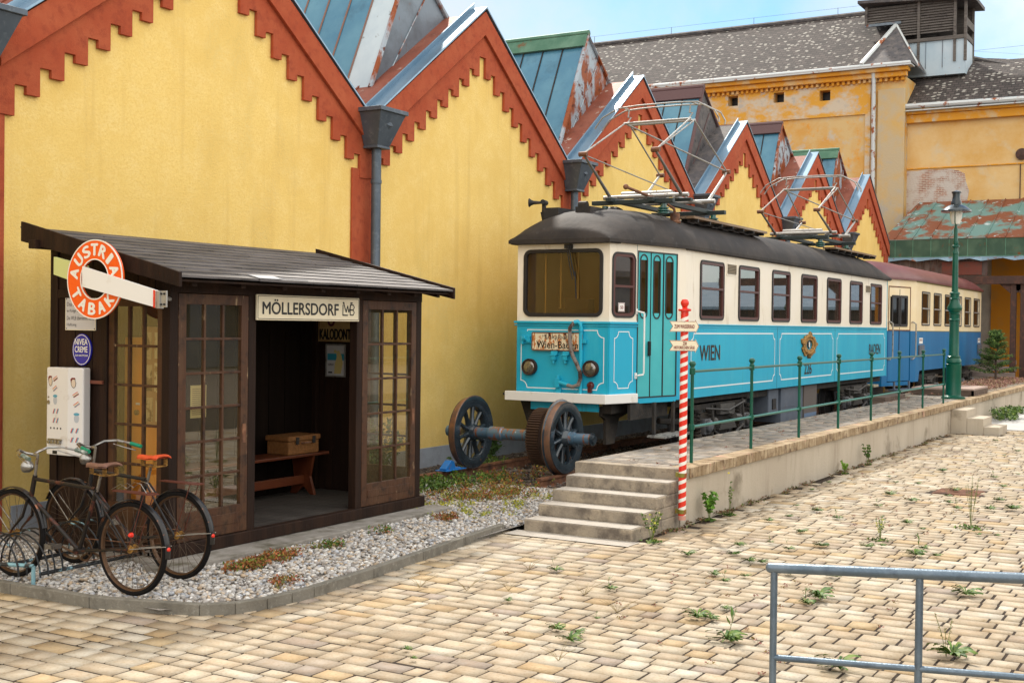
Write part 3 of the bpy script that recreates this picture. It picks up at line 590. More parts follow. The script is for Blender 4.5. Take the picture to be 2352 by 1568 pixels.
def factory():
    F = FX(49.5); E = 12.5
    hs = [(-18.53-.0, 11.47, -18.10, 11.89), (-16.57, 11.46, -16.13, 11.87), (-14.66, 11.38, -14.22, 11.80)]
    MB().holes(F, -36, 0, -11.3, 12.1, hs, -.5, 0).build('wall', M_orwall, FAC)
    MB().box((50.0, 11.3, 0), (60, 36, 12.1)).build('side_wall', M_orwall, FAC)
    for h in hs: MB().fbox(F, h[0], h[1], h[2], h[3], -.5, -.42).build('vent_opening', M_blk, FAC)
    p = MB(); p.fbox(F, -12.32, 0, -11.28, 11.62, .004, .14); p.build('corner_pilaster', mat('beige_pilaster', (.50, .40, .25), .92, layers=[((.58, .38, .14), 1.0, .46, .66), ((.42, .39, .33), 1.6, .52, .7)], bump=(12, .4)), FAC, bevel=.02)
    b = MB(); b.holes(F, -36, 10.72, -12.82, 11.95, hs, .003, .07); b.fbox(F, -12.82, 0, -12.62, 11.95, .003, .07); b.build('frieze', mat('frieze_plaster', (.66, .34, .05), .92, layers=[((.58, .50, .38), .9, .44, .56, (1, 1, 1.6)), ((.46, .42, .36), 2.2, .56, .66)], bump=(12, .4)), FAC)
    c = MB(); c.fbox(F, -36, 12.06, -11.2, 12.26, 0, .30); c.fbox(F, -36, 12.26, -11.12, 12.42, 0, .45)
    c.build('cornice', M_otrim, FAC, bevel=.03)
    dn = MB().fbox(F, -36, 11.95, -11.3, 12.04, .0, .05); y = 11.32
    while y < 33: dn.fbox(F, -y-.10, 11.93, -y, 12.06, 0, .18); y += .21
    dn.build('dentil_row', M_otrim, FAC)
    g = MB(); g.tube([(48.98, 36, 12.56), (48.98, 11.0, 12.50)], .085, 8); g.box((48.9, 10.95, 12.42), (49.5, 36, 12.455)); g.build('gutter', M_gutr, FAC, smooth=True)
    d = MB(); d.tube([(49.2, 12.47, 12.4), (49.3, 12.47, 11.9), (49.3, 12.43, 4)], .085, 10); d.build('downpipe', M_gutr, FAC, smooth=True)
    # roofs
    r = MB(); RZ = 15.75
    r.add([(48.95, 36, 12.56), (48.95, 12.85, 12.56), (52.0, 12.1, 14.75), (53.8, 12.3, RZ), (53.8, 36, RZ)], [(4, 3, 2, 1, 0)])
    r.add([(53.8, 36, RZ), (53.8, 12.3, RZ), (58.5, 11, 12.5), (58.5, 36, 12.5)], [(0, 3, 2, 1)]); r.build('main_roof', M_tile, FAC)
    hp = MB(); hp.add([(48.95, 12.85, 12.56), (48.95, 11.0, 12.56), (51.4, 10.9, 12.5), (51.3, 12.1, 14.5)], [(1, 0, 3), (2, 1, 3)]); hp.build('hip_roof', M_slate, FAC)
    MB().tube([(48.95, 12.88, 12.6), (51.3, 12.13, 14.54)], .09, 6).tube([(51.3, 12.1, 14.54), (50.4, 11.0, 12.6)], .06, 6).build('hip_flashing', M_gutr, FAC)
    MB().tube([(53.8, 12.3, RZ+.05), (53.8, 36, RZ+.05)], .1, 6).build('ridge_tiles', M_slate, FAC)
    # lower right wing
    G = FX(50.0)
    MB().holes(G, -11.5, 0, -3, 10.45, [], -.5, 0).build('wing_wall', M_orwall2, FAC)
    c = MB(); c.fbox(G, -11.5, 10.30, -3, 10.62, .004, .22); c.fbox(G, -11.5, 10.62, -3, 10.72, .0, .34); c.fbox(G, -11.5, 8.50, -3, 8.56, .004, .05); c.build('wing_cornice', M_otrim, FAC, bevel=.02)
    g = MB(); g.tube([(49.55, 11.45, 10.92), (49.55, 3, 10.85)], .10, 8); g.box((49.48, 3, 10.72), (50, 11.5, 10.76)); g.build('wing_gutter', M_gutr, FAC, smooth=True)
    br = [(-11.46, 8.35), (-11.3, 8.46), (-10.9, 8.44), (-10.6, 8.49), (-10.1, 8.45), (-9.7, 8.47), (-9.35, 8.38), (-9.12, 8.25), (-9.08, 7.95), (-8.96, 7.6), (-9.02, 7.2), (-9.1, 6.7), (-11.48, 6.7)]
    MB().prism(G, br, .003, .02).build('brick_patch', brick_mat(), FAC)
    MB().tube([(49.93, 7.12, 8.5), (49.93, 7.12, 6.9)], .02, 6).lathe([(.22, 0), (.22, .08), (.05, .12)], (49.98, 7.08, 8.87), (-1, 0, 0), 16).build('wall_vent', M_rbeam, FAC)
    r = MB(); r.add([(49.55, 11.5, 10.9), (49.55, 3, 10.85), (53.6, 3.0, 12.5), (53.6, 8.6, 13.3), (53.4, 10.2, 13.45), (53.2, 11.9, 13.4)], [(0, 5, 4, 3, 2, 1)]); r.build('wing_roof', M_tile, FAC)
    r = MB(); r.add([(54, 12, 12), (54, 3, 12), (58, 3, 14.0), (58, 12, 14.2)], [(0, 3, 2, 1)]); r.box((58, 3, 0), (58.2, 12, 14)); r.build('rear_roof', M_tile, FAC)
    MB().tube([(53.55, 9.9, 13.5), (52.6, 7.2, 12.55), (50.6, 3.8, 11.3)], .09, 6).build('wing_hip', M_slate, FAC)
    # tower
    lv = MB(); z = 14.12
    k = 0
    while z < 15.38:
        y1 = 13.35 if z > 14.72 else 12.2
        lv.add([(51.5, 9.85, z), (51.42, 9.85, z), (51.5, 9.85, z+.11), (51.42, y1, z), (51.5, y1, z), (51.5, y1, z+.11)], [(0, 1, 2), (3, 4, 5), (1, 3, 5, 2), (0, 4, 3, 1)])
        z += .105
    lv.build('louvre_boards', M_louv, FAC)
    for q in ([((51.38, y, 12.9 if y < 12 else 14.7), (51.52, y+.1, 15.42)) for y in (9.80, 11.2, 13.3)]+[((51.36, 9.5, 13.78), (51.375, 12.0, 13.92)), ((51.4, 9.4, 12.9), (51.52, 9.5, 15.3)), ((53.0, 9.4, 12.9), (53.1, 9.5, 15.3)), ((51.525, 9.4, 14.3), (52.995, 9.46, 14.6)), ((51.525, 9.42, 13.8), (52.995, 9.46, 14.0))]): MB().box(*q).build('tower_beam', M_louv, FAC)
    MB().box((51.45, 9.45, 12.4), (53.2, 11.95, 13.78)).build('tower_base', M_towm, FAC)
    sm = MB(); 
    for y in (10.3, 10.95, 11.6): sm.box((51.425, y, 12.7), (51.45, y+.03, 13.78))
    sm.box((51.41, 11.95, 14.62), (51.5, 13.4, 14.72)); sm.build('tower_seams', M_cheek, FAC)
    MB().box((53.1, 9.5, 13.78), (53.2, 13.3, 15.4)).build('tower_back', M_louv, FAC)
    MB().prism(FX(0), [(-9.1, 15.28), (-13.65, 15.56), (-13.65, 15.68), (-9.1, 15.42)], -53.6, -51.15).build('tower_roof', M_slate, FAC)
    w = MB(); w.tube([(53.8, 13.6, 16.15), (53.8, 22, 16.18), (53.8, 36, 16.2)], .006, 4)
    for y in (15.2, 19, 23, 27): w.tube([(53.8, y, 15.75), (53.8, y, 16.18)], .012, 4)
    w.tube([(53.6, 7.2, 13.3), (53.6, 9.6, 13.7), (56, 2, 14.3)], .006, 4); w.build('lightning_wire', M_louv, FAC)
factory()

# ------------------------------------------------------------------ sheet-roofed shed at the end of the track
SHED = root('lean_to_shed', (45.4, 8, 0), 'open timber shed with verdigris and rust sheet roof behind the blue carriage', 'shed')
def shed():
    r = MB()
    zz = lambda y: 5.45
    r.add([(45.35, 11.1, 5.45), (45.35, 3.0, 5.42), (49.4, 3.0, 7.15), (49.4, 10.7, 7.15)], [(0, 3, 2, 1)]); r.build('sheet_roof', M_grroof, SHED)
    s = MB()
    for y in np.arange(3.2, 11.0, .62): s.tube([(45.34, y, 5.47), (49.4, y, 7.17)], .022, 4)
    s.build('roof_seam', M_grroof, SHED)
    MB().fbox(FX(45.4), -10.85, 4.80, -3, 5.42, 0, .03).build('fascia_sheet', mat('dark_verdigris', (.04, .085, .055), .7, layers=[((.08, .14, .09), 2, .45, .7), ((.14, .06, .02), 2.6, .60, .68)]), SHED)
    s = MB().fbox(FX(45.4), -10.85, 4.8, -3, 4.83, .031, .05)
    for y in np.arange(3.2, 10.8, .62): s.fbox(FX(45.4), -y, 4.8, -y+.03, 5.42, .03, .045)
    s.build('fascia_seam', M_green, SHED)
    l = MB()
    for i in range(22):
        y = 10.9-i*.36; l.add([(45.36, y, 4.80), (45.36, y-.36, 4.80), (45.15+.05*math.sin(i*1.7), y-.36, 4.68+.05*math.sin(i*2.1)), (45.15+.05*math.sin(i*1.7-1.7), y, 4.68+.05*math.sin(i*2.1-2.1))], [(0, 1, 2, 3), (3, 2, 1, 0)])
    l.build('buckled_drip_edge', mat('bluish_lead', (.22, .32, .40), .5, .4, layers=[((.25, .08, .03), 3, .55, .62)]), SHED)
    pk = MB(); y = 10.85; i = 0
    while y > 7.7:
        w = .24; pk.fbox(FX(45.5), -y+.006, 4.15 if y < 9 else 3.3, -y+w-.006, 4.80, 0, .02+.012*(i % 3)); y -= w; i += 1
    pk.build('plank_wall', M_plank, SHED)
    MB().fbox(FX(45.42), -9.0, 4.16, -7.66, 4.62, .04, .07).build('red_board', mat('faded_red_board', (.17, .05, .035), .8, layers=[((.10, .06, .05), 5, .5, .7)]), SHED)
    MB().fbox(FX(45.4), -8.6, 3.83, 2, 4.11, 0, .18).build('beam', M_rbeam, SHED, bevel=.01)
    for y in (6.62, 6.30, 2.6): 
        MB().box((45.3, y-.09, .5), (45.5, y+.09, 3.83)).prism(FX(45.3), [(-y-.45, 3.83), (-y+.45, 3.83), (-y+.08, 3.5), (-y-.08, 3.5)], -.12, -.02).build('post', M_rbeam, SHED, bevel=.01)
    MB().box((49.2, 7.9, .4), (49.35, 14, 5.8)).build('side_panel', mat('bare_cement_render', (.34, .30, .26), .9, layers=[((.45, .40, .33), 1.5, .42, .65)]), SHED)
    MB().box((49.1, 3, .4), (49.25, 7.95, 5.8)).build('rear_wall', mat('strong_orange_plaster', (.52, .20, .012), .9, layers=[((.40, .20, .05), 1.2, .48, .7), ((.50, .42, .30), 1.6, .64, .7)]), SHED)
    o = MB()
    for i, (y0, y1, z, x) in enumerate(((6.6, 9.3, .60, 44.6), (6.5, 9.0, .80, 45.0), (6.5, 8.6, 1.0, 45.3), (6.6, 8.4, 1.22, 45.9))): o.box((x, y0, z-.16), (x+.25, y1, z))
    tag(o.build('sleeper_stack', mat('grey_stacked_timber', (.22, .17, .15), .8, layers=[((.32, .27, .24), 5, .42, .7, (1, .2, 1))]), bevel=.01), 'stack of grey sleepers and boards under the shed beside the conifer', 'timber stack')
    m = MB(); m.box((44.9, 5.95, .63), (45.1, 6.05, 1.25)); m.box((44.9, 5.6, .95), (45.1, 6.05, 1.02)); m.box((44.9, 5.60, .63), (45.0, 5.66, 1.0))
    tag(m.build('metal_trestle', M_gutr), 'small pale metal trestle on the far platform beside the shed posts', 'trestle')
    tag(MB().lathe([(.5, 0), (.52, .3), (.48, .35), (.3, .36)], (46.8, 5.7, 1.45), (-1, -.2, 0), 24).build('black_drum', M_blk, smooth=True), 'black round drum standing in the shed behind the rusty posts', 'drum')
shed()

# ------------------------------------------------------------------ leaves helper
def leaves(name, centers, n_each, rad, size, pal, parent=None, m=None, up=.5, zs=1., seed=1, asp=2.2):
    """tufts of small pointed leaves around each centre"""
    rg = np.random.default_rng(seed); C = np.repeat(np.array(centers, float), n_each, 0); n = len(C)
    d = rg.normal(0, 1, (n, 3)); d /= np.linalg.norm(d, axis=1, keepdims=True); rr_ = rg.random(n)**.5
    P = C+d*rr_[:, None]*np.array(rad)[None]*np.array([1, 1, zs])
    t = rg.normal(0, 1, (n, 3)); t[:, 2] = np.abs(t[:, 2])*up+rg.normal(0, .2, n); t /= np.linalg.norm(t, axis=1, keepdims=True)
    s = np.cross(t, rg.normal(0, 1, (n, 3))); s /= np.linalg.norm(s, axis=1, keepdims=True)+1e-9
    L = size*rg.uniform(.6, 1.3, (n, 1)); w = L/asp
    V = np.stack([P-t*L*.5, P+s*w*.5, P+t*L*.5, P-s*w*.5], 1).reshape(-1, 3); F = np.arange(4*n).reshape(-1, 4)
    pal = np.array(pal); c = pal[rg.integers(0, len(pal), n)]*rg.uniform(.7, 1.25, (n, 1)); c = np.repeat(c, 4, 0)
    o = np_mesh(name, V, F, m or M_grass, c, parent); return o

# ------------------------------------------------------------------ platform and steps
PZ = .63; PY0, PY1 = 5.30, 6.62
PLAT = root('platform', (12.82, 5.3, 0), 'long low platform with rendered wall and brick coping beside the trams', 'platform')
def pavers_on(name, x0, y0, x1, y1, z, parent, pal, rows=.16):
    V = []; C = []; x = x0; j = .005
    while x < x1-.02:
        d = min(NR.choice([.13, .16, .2]), x1-x); y = y0
        while y < y1-.02:
            l = min(NR.choice([.16, .22, .3]), y1-y); a = NR.normal(0, .001)
            P = [(x+j, y+j), (x+d-j, y+j), (x+d-j, y+l-j), (x+j, y+l-j)]
            V += [(px, py, z-.015) for px, py in P]+[(px+(.004 if i in (0, 3) else -.004), py+(.004 if i < 2 else -.004), z+a) for i, (px, py) in enumerate(P)]
            c = np.array(pal[NR.integers(0, len(pal))])*NR.normal(1, .08); C += [np.clip(c, .03, .8)]*8; y += l
        x += d
    V = np.array(V); n = len(V)//8; base = np.array([(4, 5, 6, 7), (0, 1, 5, 4), (1, 2, 6, 5), (2, 3, 7, 6), (3, 0, 4, 7)])
    r = parent.location; V = V-np.array([r.x, r.y, r.z]); F = (np.arange(n)[:, None, None]*8+base[None]).reshape(-1, 4)
    return np_mesh(name, V, F, M_paver, np.array(C), parent)
def platform():
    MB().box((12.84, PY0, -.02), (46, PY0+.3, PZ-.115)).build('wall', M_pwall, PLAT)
    MB().box((12.84, PY0+.3, -.02), (30.5, PY1, PZ-.012)).box((30.5, PY0+.3, -.02), (46, 7.2, PZ-.012)).build('core', M_conc, PLAT)
    b = MB(); x = 13.0; i = 0
    while x < 46: 
        w = .115; b.box((x+.004, PY0-.045+random.uniform(-.004, .004), PZ-.115), (x+w-.004, PY0+.20, PZ+.004+random.uniform(-.002, .003))); x += w; i += 1
    b.build('brick_coping', mat('sandy_coping_brick', (.28, .20, .115), .9, layers=[((.44, .34, .22), 3.5, .45, .62), ((.12, .07, .04), 6, .52, .68), ((.5, .27, .2), 2.3, .6, .68)], bump=(40, .6)), PLAT, bevel=.006)
    MB().box((12.82, PY0-.03, PZ-.13), (13.0, PY1, PZ+.003)).build('edge_slab', M_conc, PLAT, bevel=.01)
    pal = [(.25, .22, .19), (.30, .27, .23), (.20, .18, .155), (.33, .29, .25), (.24, .225, .21)]
    pavers_on('paving', 13.0, PY0+.205, 31.2, PY1, PZ+.002, PLAT, pal)
    tag(leaves('sedum_mat', [(x, y, PZ+.03) for x, y in NR.uniform((31.3, 5.75), (44.5, 7.1), (260, 2))], 28, (.3, .25, .04), .06, [(.34, .17, .13), (.40, .24, .17), (.28, .12, .10), (.30, .22, .10)], seed=5, zs=1), kind='stuff')
    a = root('platform_steps', (11.57, 5.3, 0), 'flight of weathered concrete steps up to the platform beside the striped pole', 'steps')
    for k in range(4):
        x = 11.57+.315*k; z1 = .126*(k+1); 
        MB().box((x, 5.31+.001*k, -.02 if k == 0 else z1-.126-.0), (12.83, 6.58-.001*k, z1)).build('step', M_conc, a, bevel=.012)
        MB().box((x+.012, 5.325, z1+.001), (x+.30, 6.565, z1+.006)).build('tread', M_tread, a)
    MB().box((12.825, 5.305, -.02), (12.86, 6.6, .62)).build('side_block', M_conc, a)
    flat('landing_slab', 11.28, 5.22, 11.57, 6.66, .008, M_tread)
    b = root('small_steps', (27.9, 4.3, 0), 'three short concrete steps against the far platform wall near the lamp', 'steps')
    for k, (y0, y1, z) in enumerate(((4.97, 5.30, .51), (4.63, 4.968, .34), (4.31, 4.628, .17))):
        MB().box((27.9+.002*k, y0, -.02), (28.95, y1, z)).build('step', M_pwall, b, bevel=.012)
    flat('pavement', 29.5, 3.6, 48, 5.3, .010, mat('pale_concrete_slab', (.44, .43, .41), .9, layers=[((.36, .35, .34), 3, .45, .7)]))
platform()

def rails():
    t = root('railway_track', (14, 8.82, 0), 'rusty standard-gauge track overgrown with sedum under the wheelset and tram', 'railway track')
    for y, x0 in ((8.06, 14.55), (9.58, 13.75)):
        P = [(-.036, .155), (.036, .155), (.036, .12), (.012, .11), (.012, .04), (.07, .02), (.07, 0), (-.07, 0), (-.07, .02), (-.012, .04), (-.012, .11), (-.036, .12)]
        MB().prism(Fr((0, y, .0), (0, 1, 0), (0, 0, 1)), P, x0, 46).build('rail', M_rail, t, bevel=.003)
    x = 14.1
    while x < 24: MB().box((x, 7.55, -.08), (x+.24, 10.05, .015+random.uniform(0, .01))).build('sleeper', M_sleeper, t, bevel=.01); x += .68
rails()

def lathe_closed(mb, prof, o, ax, seg=48):
    o = Vector(o); z = Vector(ax).normalized(); x = z.orthogonal().normalized(); y = z.cross(x); k = len(prof)
    P = [o+z*h+(x*math.cos(2*math.pi*i/seg)+y*math.sin(2*math.pi*i/seg))*r for i in range(seg) for r, h in prof]
    F = [(i*k+j, i*k+(j+1) % k, ((i+1) % seg)*k+(j+1) % k, ((i+1) % seg)*k+j) for i in range(seg) for j in range(k)]
    return mb.add(P, F)
def wheelset():
    X, Z = 15.25, .655; t = root('wheelset', (X, 8.82, .155), 'loose spoked wheelset with toothed gear standing on rails before the turquoise tram', 'wheelset')
    for y, s in ((8.06, -1), (9.58, 1)):   # s = outward direction
        o = (X, y, Z); ax = (0, s, 0)
        w = lathe_closed(MB(), [(.365, .055), (.44, .068), (.495, .066), (.500, .03), (.503, -.03), (.531, -.045), (.526, -.066), (.44, -.066), (.37, -.05), (.355, 0)], o, ax, 64).build('rim', M_wheel, t, smooth=True, angle=35)
        lathe_closed(MB(), [(.498, .055), (.5045, .03), (.507, -.035), (.535, -.047), (.531, -.060), (.50, -.05)], o, ax, 64).build('tyre', M_tyre_s, w, smooth=True)
        MB().lathe([(.0, -.10), (.105, -.10), (.12, -.05), (.135, 0), (.125, .05), (.095, .11), (.0, .11)], o, ax, 28).build('hub', M_wheel, w, smooth=True)
        sp = MB()
        for k in range(10):
            a = 2*math.pi*k/10+.2; d = Vector((math.cos(a), 0, math.sin(a))); n = Vector((0, 1, 0)); e = d.cross(n)
            P0 = Vector(o)+d*.10; P1 = Vector(o)+d*.235; P2 = Vector(o)+d*.375; pr = []
            for P, ww, th in ((P0, .042, .055), (P1, .027, .036), (P2, .038, .042)):
                pr.append([P+e*ww*math.cos(q)+n*th*math.sin(q) for q in [2*math.pi*j/10 for j in range(10)]])
            V = sum(pr, []); sp.add(V, [(r*10+j, r*10+(j+1) % 10, (r+1)*10+(j+1) % 10, (r+1)*10+j) for r in range(2) for j in range(10)])
        sp.build('spokes', M_wheel, w, smooth=True)
    MB().lathe([(.0, 0), (.075, 0), (.075, .26), (.085, .26), (.085, .32), (.095, .35), (.095, .75), (.082, .80), (.082, 1.40), (.10, 1.42), (.10, 1.62), (.082, 1.64), (.078, 1.66), (.078, 2.35), (0, 2.35)], (X, 7.62, Z), (0, 1, 0), 24).build('axle', mat('blue_rusty_axle_paint', (.10, .18, .26), .3, .3, layers=[((.26, .10, .04), 6, .52, .60, (1, 2.5, 1)), ((.42, .52, .58), 12, .66, .70)], coat=.4), t, smooth=True)
    MB().lathe([(.0, 0), (.055, 0), (.055, .03), (.088, .03), (.088, .05), (0, .05)], (X, 7.57, Z), (0, 1, 0), 20).build('axle_end', M_wheel, t, smooth=True)
    g = MB(); n = 64; pr = []
    for i in range(n):
        for q, r in ((0, .372), (.22, .402), (.5, .402), (.72, .372)):
            a = 2*math.pi*(i+q)/n; pr.append((X+r*math.cos(a), Z+r*math.sin(a)))
    inner = [(X+.30*math.cos(2*math.pi*(i/4)/n), Z+.30*math.sin(2*math.pi*(i/4)/n)) for i in range(4*n)]
    g.ring(FY(8.25), pr, inner, -.20, 0).lathe([(.10, .03), (.32, .08), (.32, .16), (.10, .2)], (X, 8.25, Z), (0, 1, 0), 32).build('gear', M_gear, t)
    ch = root('wheel_chock', (14.8, 9.5, .155), 'bright blue iron brake shoe on the rail under the far spoked wheel', 'brake shoe')
    m = MB(); m.prism(FY(9.50), [(14.50, .158), (14.90, .158), (14.86, .19), (14.74, .185), (14.70, .28), (14.63, .30), (14.56, .25), (14.48, .19)], -.11, 0).box((14.45, 9.46, .156), (14.97, 9.66, .170))
    m.build('shoe', mat('bright_blue_paint', (.01, .15, .45), .4, layers=[((.2, .09, .04), 8, .62, .7)]), ch, bevel=.008)
wheelset()

def added_hall():  # unseen hall, added so the window panes have something to reflect
    t = root('added_hall', (20, -27, 0), 'low plain grey hall added unseen behind the viewer for the panes to reflect', 'building'); hs = [(-x-1.6, 1.4, -x, 3.3) for x in range(-14, 60, 4)]
    G = Fr((0, -27, 0), (-1, 0, 0), (0, 0, 1)); MB().holes(G, -62, 0, 16, 4.8, hs, -.4, 0).build('wall', mat('dull_slate_wall', (.075, .085, .10), .9, layers=[((.11, .12, .13), 1.2, .4, .7)]), t)
    MB().box((-16, -36, 4.8), (62, -26.7, 5.1)).prism(FX(0), [(26.7, 5.1), (36, 5.1), (31.5, 6.2)], -62, 16).build('roof', M_slate, t)
    for h in hs: MB().fbox(G, *h, -.38, -.34).build('window', M_dark, t)
added_hall()
def added_shed():  # unseen shed, added to shape the reflections in the tram windows
    t = root('added_shed', (60, -12, 0), 'long blue-grey sheet-roofed shed added unseen at the right for the tram windows to reflect', 'shed')
    MB().box((60, -34, 0), (61, 1, 3.3)).build('wall', M_dark, t); MB().prism(FY(0), [(59.7, 3.3), (64, 4.7), (64, 4.5), (59.7, 3.15)], -1.2, 34.2).build('roof', M_flash, t)
added_shed()

def green_railing():
    t = root('platform_railing', (13.5, 5.45, PZ), 'dark green tube railing with ball-topped posts along the platform edge', 'railing')
    for i in range(8):
        x = 13.5+2.05*i; p = MB().cyl((x, 5.45, PZ-.01), (x, 5.45, 1.69), .020, seg=12).cyl((x, 5.45, 1.02), (x, 5.45, 1.08), .036, seg=12).cyl((x, 5.45, 1.66), (x, 5.45, 1.73), .034, seg=12)
        p.lathe([(.0, 0), (.03, .005), (.022, .02), (.03, .035), (.042, .06), (.03, .085), (0, .095)], (x, 5.45, 1.725), (0, 0, 1), 14); p.build('post', M_cgreen, t, smooth=True)
    MB().tube([(13.5, 5.45, 1.695), (27.85, 5.45, 1.695)], .016, 10).build('top_rail', M_cgreen, t, smooth=True)
    MB().tube([(13.5, 5.45, 1.05), (27.85, 5.45, 1.05)], .017, 10).build('middle_rail', mat('worn_green_paint', (.012, .13, .105), .35), t, smooth=True)
green_railing()

def striped_pole():
    x, y = 12.72, 5.235; t = root('striped_pole', (x, y, .1), 'red and white barber-striped wooden pole with red ball top at the platform corner', 'signpost')
    n = 32; z0, z1 = .14, 2.36; pitch = .099; k = 10; rows = int((z1-z0)/pitch*k)+k+2; V = []; Fr_, Fw = [], []
    for j in range(rows+1):
        for i in range(n+1):
            z = min(max(z0+(j-k)*pitch/k+pitch*i/n, z0), z1); a = 2*math.pi*i/n; V.append((x+.043*math.cos(a), y+.043*math.sin(a), z))
    for j in range(rows):
        for i in range(n): (Fw if j % k < 4 else Fr_).append((j*(n+1)+i, j*(n+1)+i+1, (j+1)*(n+1)+i+1, (j+1)*(n+1)+i))
    MB().add(V, Fr_).add([], []).build('shaft', M_redp, t, smooth=True)
    MB().add(V, Fw).build('white_stripe', M_whtp, t, smooth=True)
    MB().lathe([(0, 0), (.043, 0), (.043, .02), (.07, .025), (.07, .045), (.038, .055), (.025, .065), (.034, .08), (.045, .10), (.045, .125), (.03, .15), (0, .155)], (x, y, z1), (0, 0, 1), 20).build('ball_top', M_redp, t, smooth=True)
    MB().lathe([(0, 0), (.042, 0), (.042, .05), (0, .05)], (x, y, .09), (0, 0, 1), 16).build('foot', mat('pinkish_primer', (.55, .28, .22), .7), t)
    for z in (.16, .56): 
        MB().lathe([(.038, 0), (.048, 0), (.048, .045), (.038, .045)], (x, y, z), (0, 0, 1), 16).box((x-.02, y+.04, z), (x+.02, 5.31, z+.05)).build('pole_clamp', mat('mossy_clamp', (.22, .20, .04), .7, .2, layers=[((.28, .08, .03), 12, .5, .6)]), t)
    fr = Fr((x-.06*.92, y-.06*.39, 0), (.37, -.93, 0), (0, 0, 1))
    for nm, zc, txt, lab in (('upper', 2.215, 'ZUM WASSERRAD', 'cream arrow board reading ZUM WASSERRAD, upper one on the striped pole'), ('lower', 2.005, 'ZUR\nHISTORISCHEN SÄGE', 'cream arrow board reading ZUR HISTORISCHEN SÄGE, lower one on the striped pole')):
        s = root('arrow_sign', (x, y, zc), lab, 'sign', 'arrow signs on the striped pole'); h = .058
        P = [(-.165, -h), (-.13, 0), (-.165, h), (.118, h), (.118, h+.02), (.158, 0), (.118, -h-.02), (.118, -h)]
        MB().prism(fr, [(u, v+zc) for u, v in P], 0, .008).build('board', M_signc, s)
        MB().ribbon(fr, [(u*.975, v*.93+zc) for u, v in P], .0045, .0095).build('border', M_brownb, s)
        if nm == 'upper': text(txt, fr, -.11, zc-.021, .108, zc+.021, M_brownb, s, .0105, .012)
        else: text('ZUR', fr, -.016, zc+.006, .028, zc+.042, M_brownb, s, .0105, .012); text('HISTORISCHEN SÄGE', fr, -.112, zc-.036, .112, zc+.003, M_brownb, s, .0105, .012)
        MB().cyl(fr.p(.0, zc+.05, .008), fr.p(.0, zc+.05, .014), .004, seg=8).cyl(fr.p(.0, zc-.05, .008), fr.p(.0, zc-.05, .014), .004, seg=8).build('screw', M_steel, s)
striped_pole()

def lamp():
    x, y = 30.1, 5.67; t = root('street_lamp', (x, y, PZ), 'tall dark green cast-iron lamp post with bell shade at the platform edge', 'street lamp')
    s = lambda pr: [(r, h) for r, h in pr]
    MB().lathe(s([(0, 0), (.27, 0), (.27, .04), (.23, .05), (.175, .08), (.17, .10), (.175, .78), (.18, .80), (.15, .82), (.17, .84), (.17, .90), (.14, .94), (.15, .98), (.125, 1.00), (.0, 1.0)]), (x, y, PZ), (0, 0, 1), 24).build('base', M_cgreen, t, smooth=True)
    MB().lathe(s([(.0, .98), (.125, .98), (.115, 1.02), (.105, 1.8), (.125, 1.81), (.125, 1.84), (.105, 1.86), (.11, 1.96), (.13, 1.98), (.11, 2.0), (.165, 2.08), (.17, 2.12), (.11, 2.22), (.10, 2.3), (.12, 2.32), (.10, 2.34), (.10, 2.42), (.12, 2.43), (.115, 2.46), (.075, 2.48), (.07, 2.6), (.065, 3.35), (.075, 3.36), (.075, 3.40), (.06, 3.42), (.058, 3.5), (.09, 3.52), (.09, 3.55), (.05, 3.57), (.06, 3.62), (.045, 3.70), (.042, 3.95), (.0, 3.95)]), (x, y, PZ), (0, 0, 1), 24).build('column', M_cgreen, t, smooth=True)
    MB().lathe([(0, 3.92), (.045, 3.92), (.03, 4.0), (.025, 4.02), (.0, 4.02)], (x, y, PZ)).tube([(x-.02, y, PZ+3.95), (x-.13, y, PZ+4.10), (x-.13, y, PZ+4.35)], .012, 6).tube([(x+.02, y, PZ+3.95), (x+.13, y, PZ+4.10), (x+.13, y, PZ+4.35)], .012, 6).build('bracket', M_cgreen, t, smooth=True)
    MB().lathe([(.0, 4.05), (.09, 4.05), (.13, 4.2), (.14, 4.33), (.0, 4.33)], (x, y, PZ), (0, 0, 1), 20).build('glass_bowl', mat('milky_glass', (.78, .76, .68), .25, coat=.3), t, smooth=True)
    MB().lathe([(.0, 4.33), (.34, 4.33), (.335, 4.37), (.22, 4.46), (.12, 4.50), (.12, 4.56), (.10, 4.6), (.085, 4.68), (.09, 4.76), (.11, 4.77), (.11, 4.80), (.05, 4.82), (0, 4.84)], (x, y, PZ), (0, 0, 1), 28).build('shade', mat('blackish_green_shade', (.02, .03, .035), .25, .3, coat=.5), t, smooth=True)
lamp()
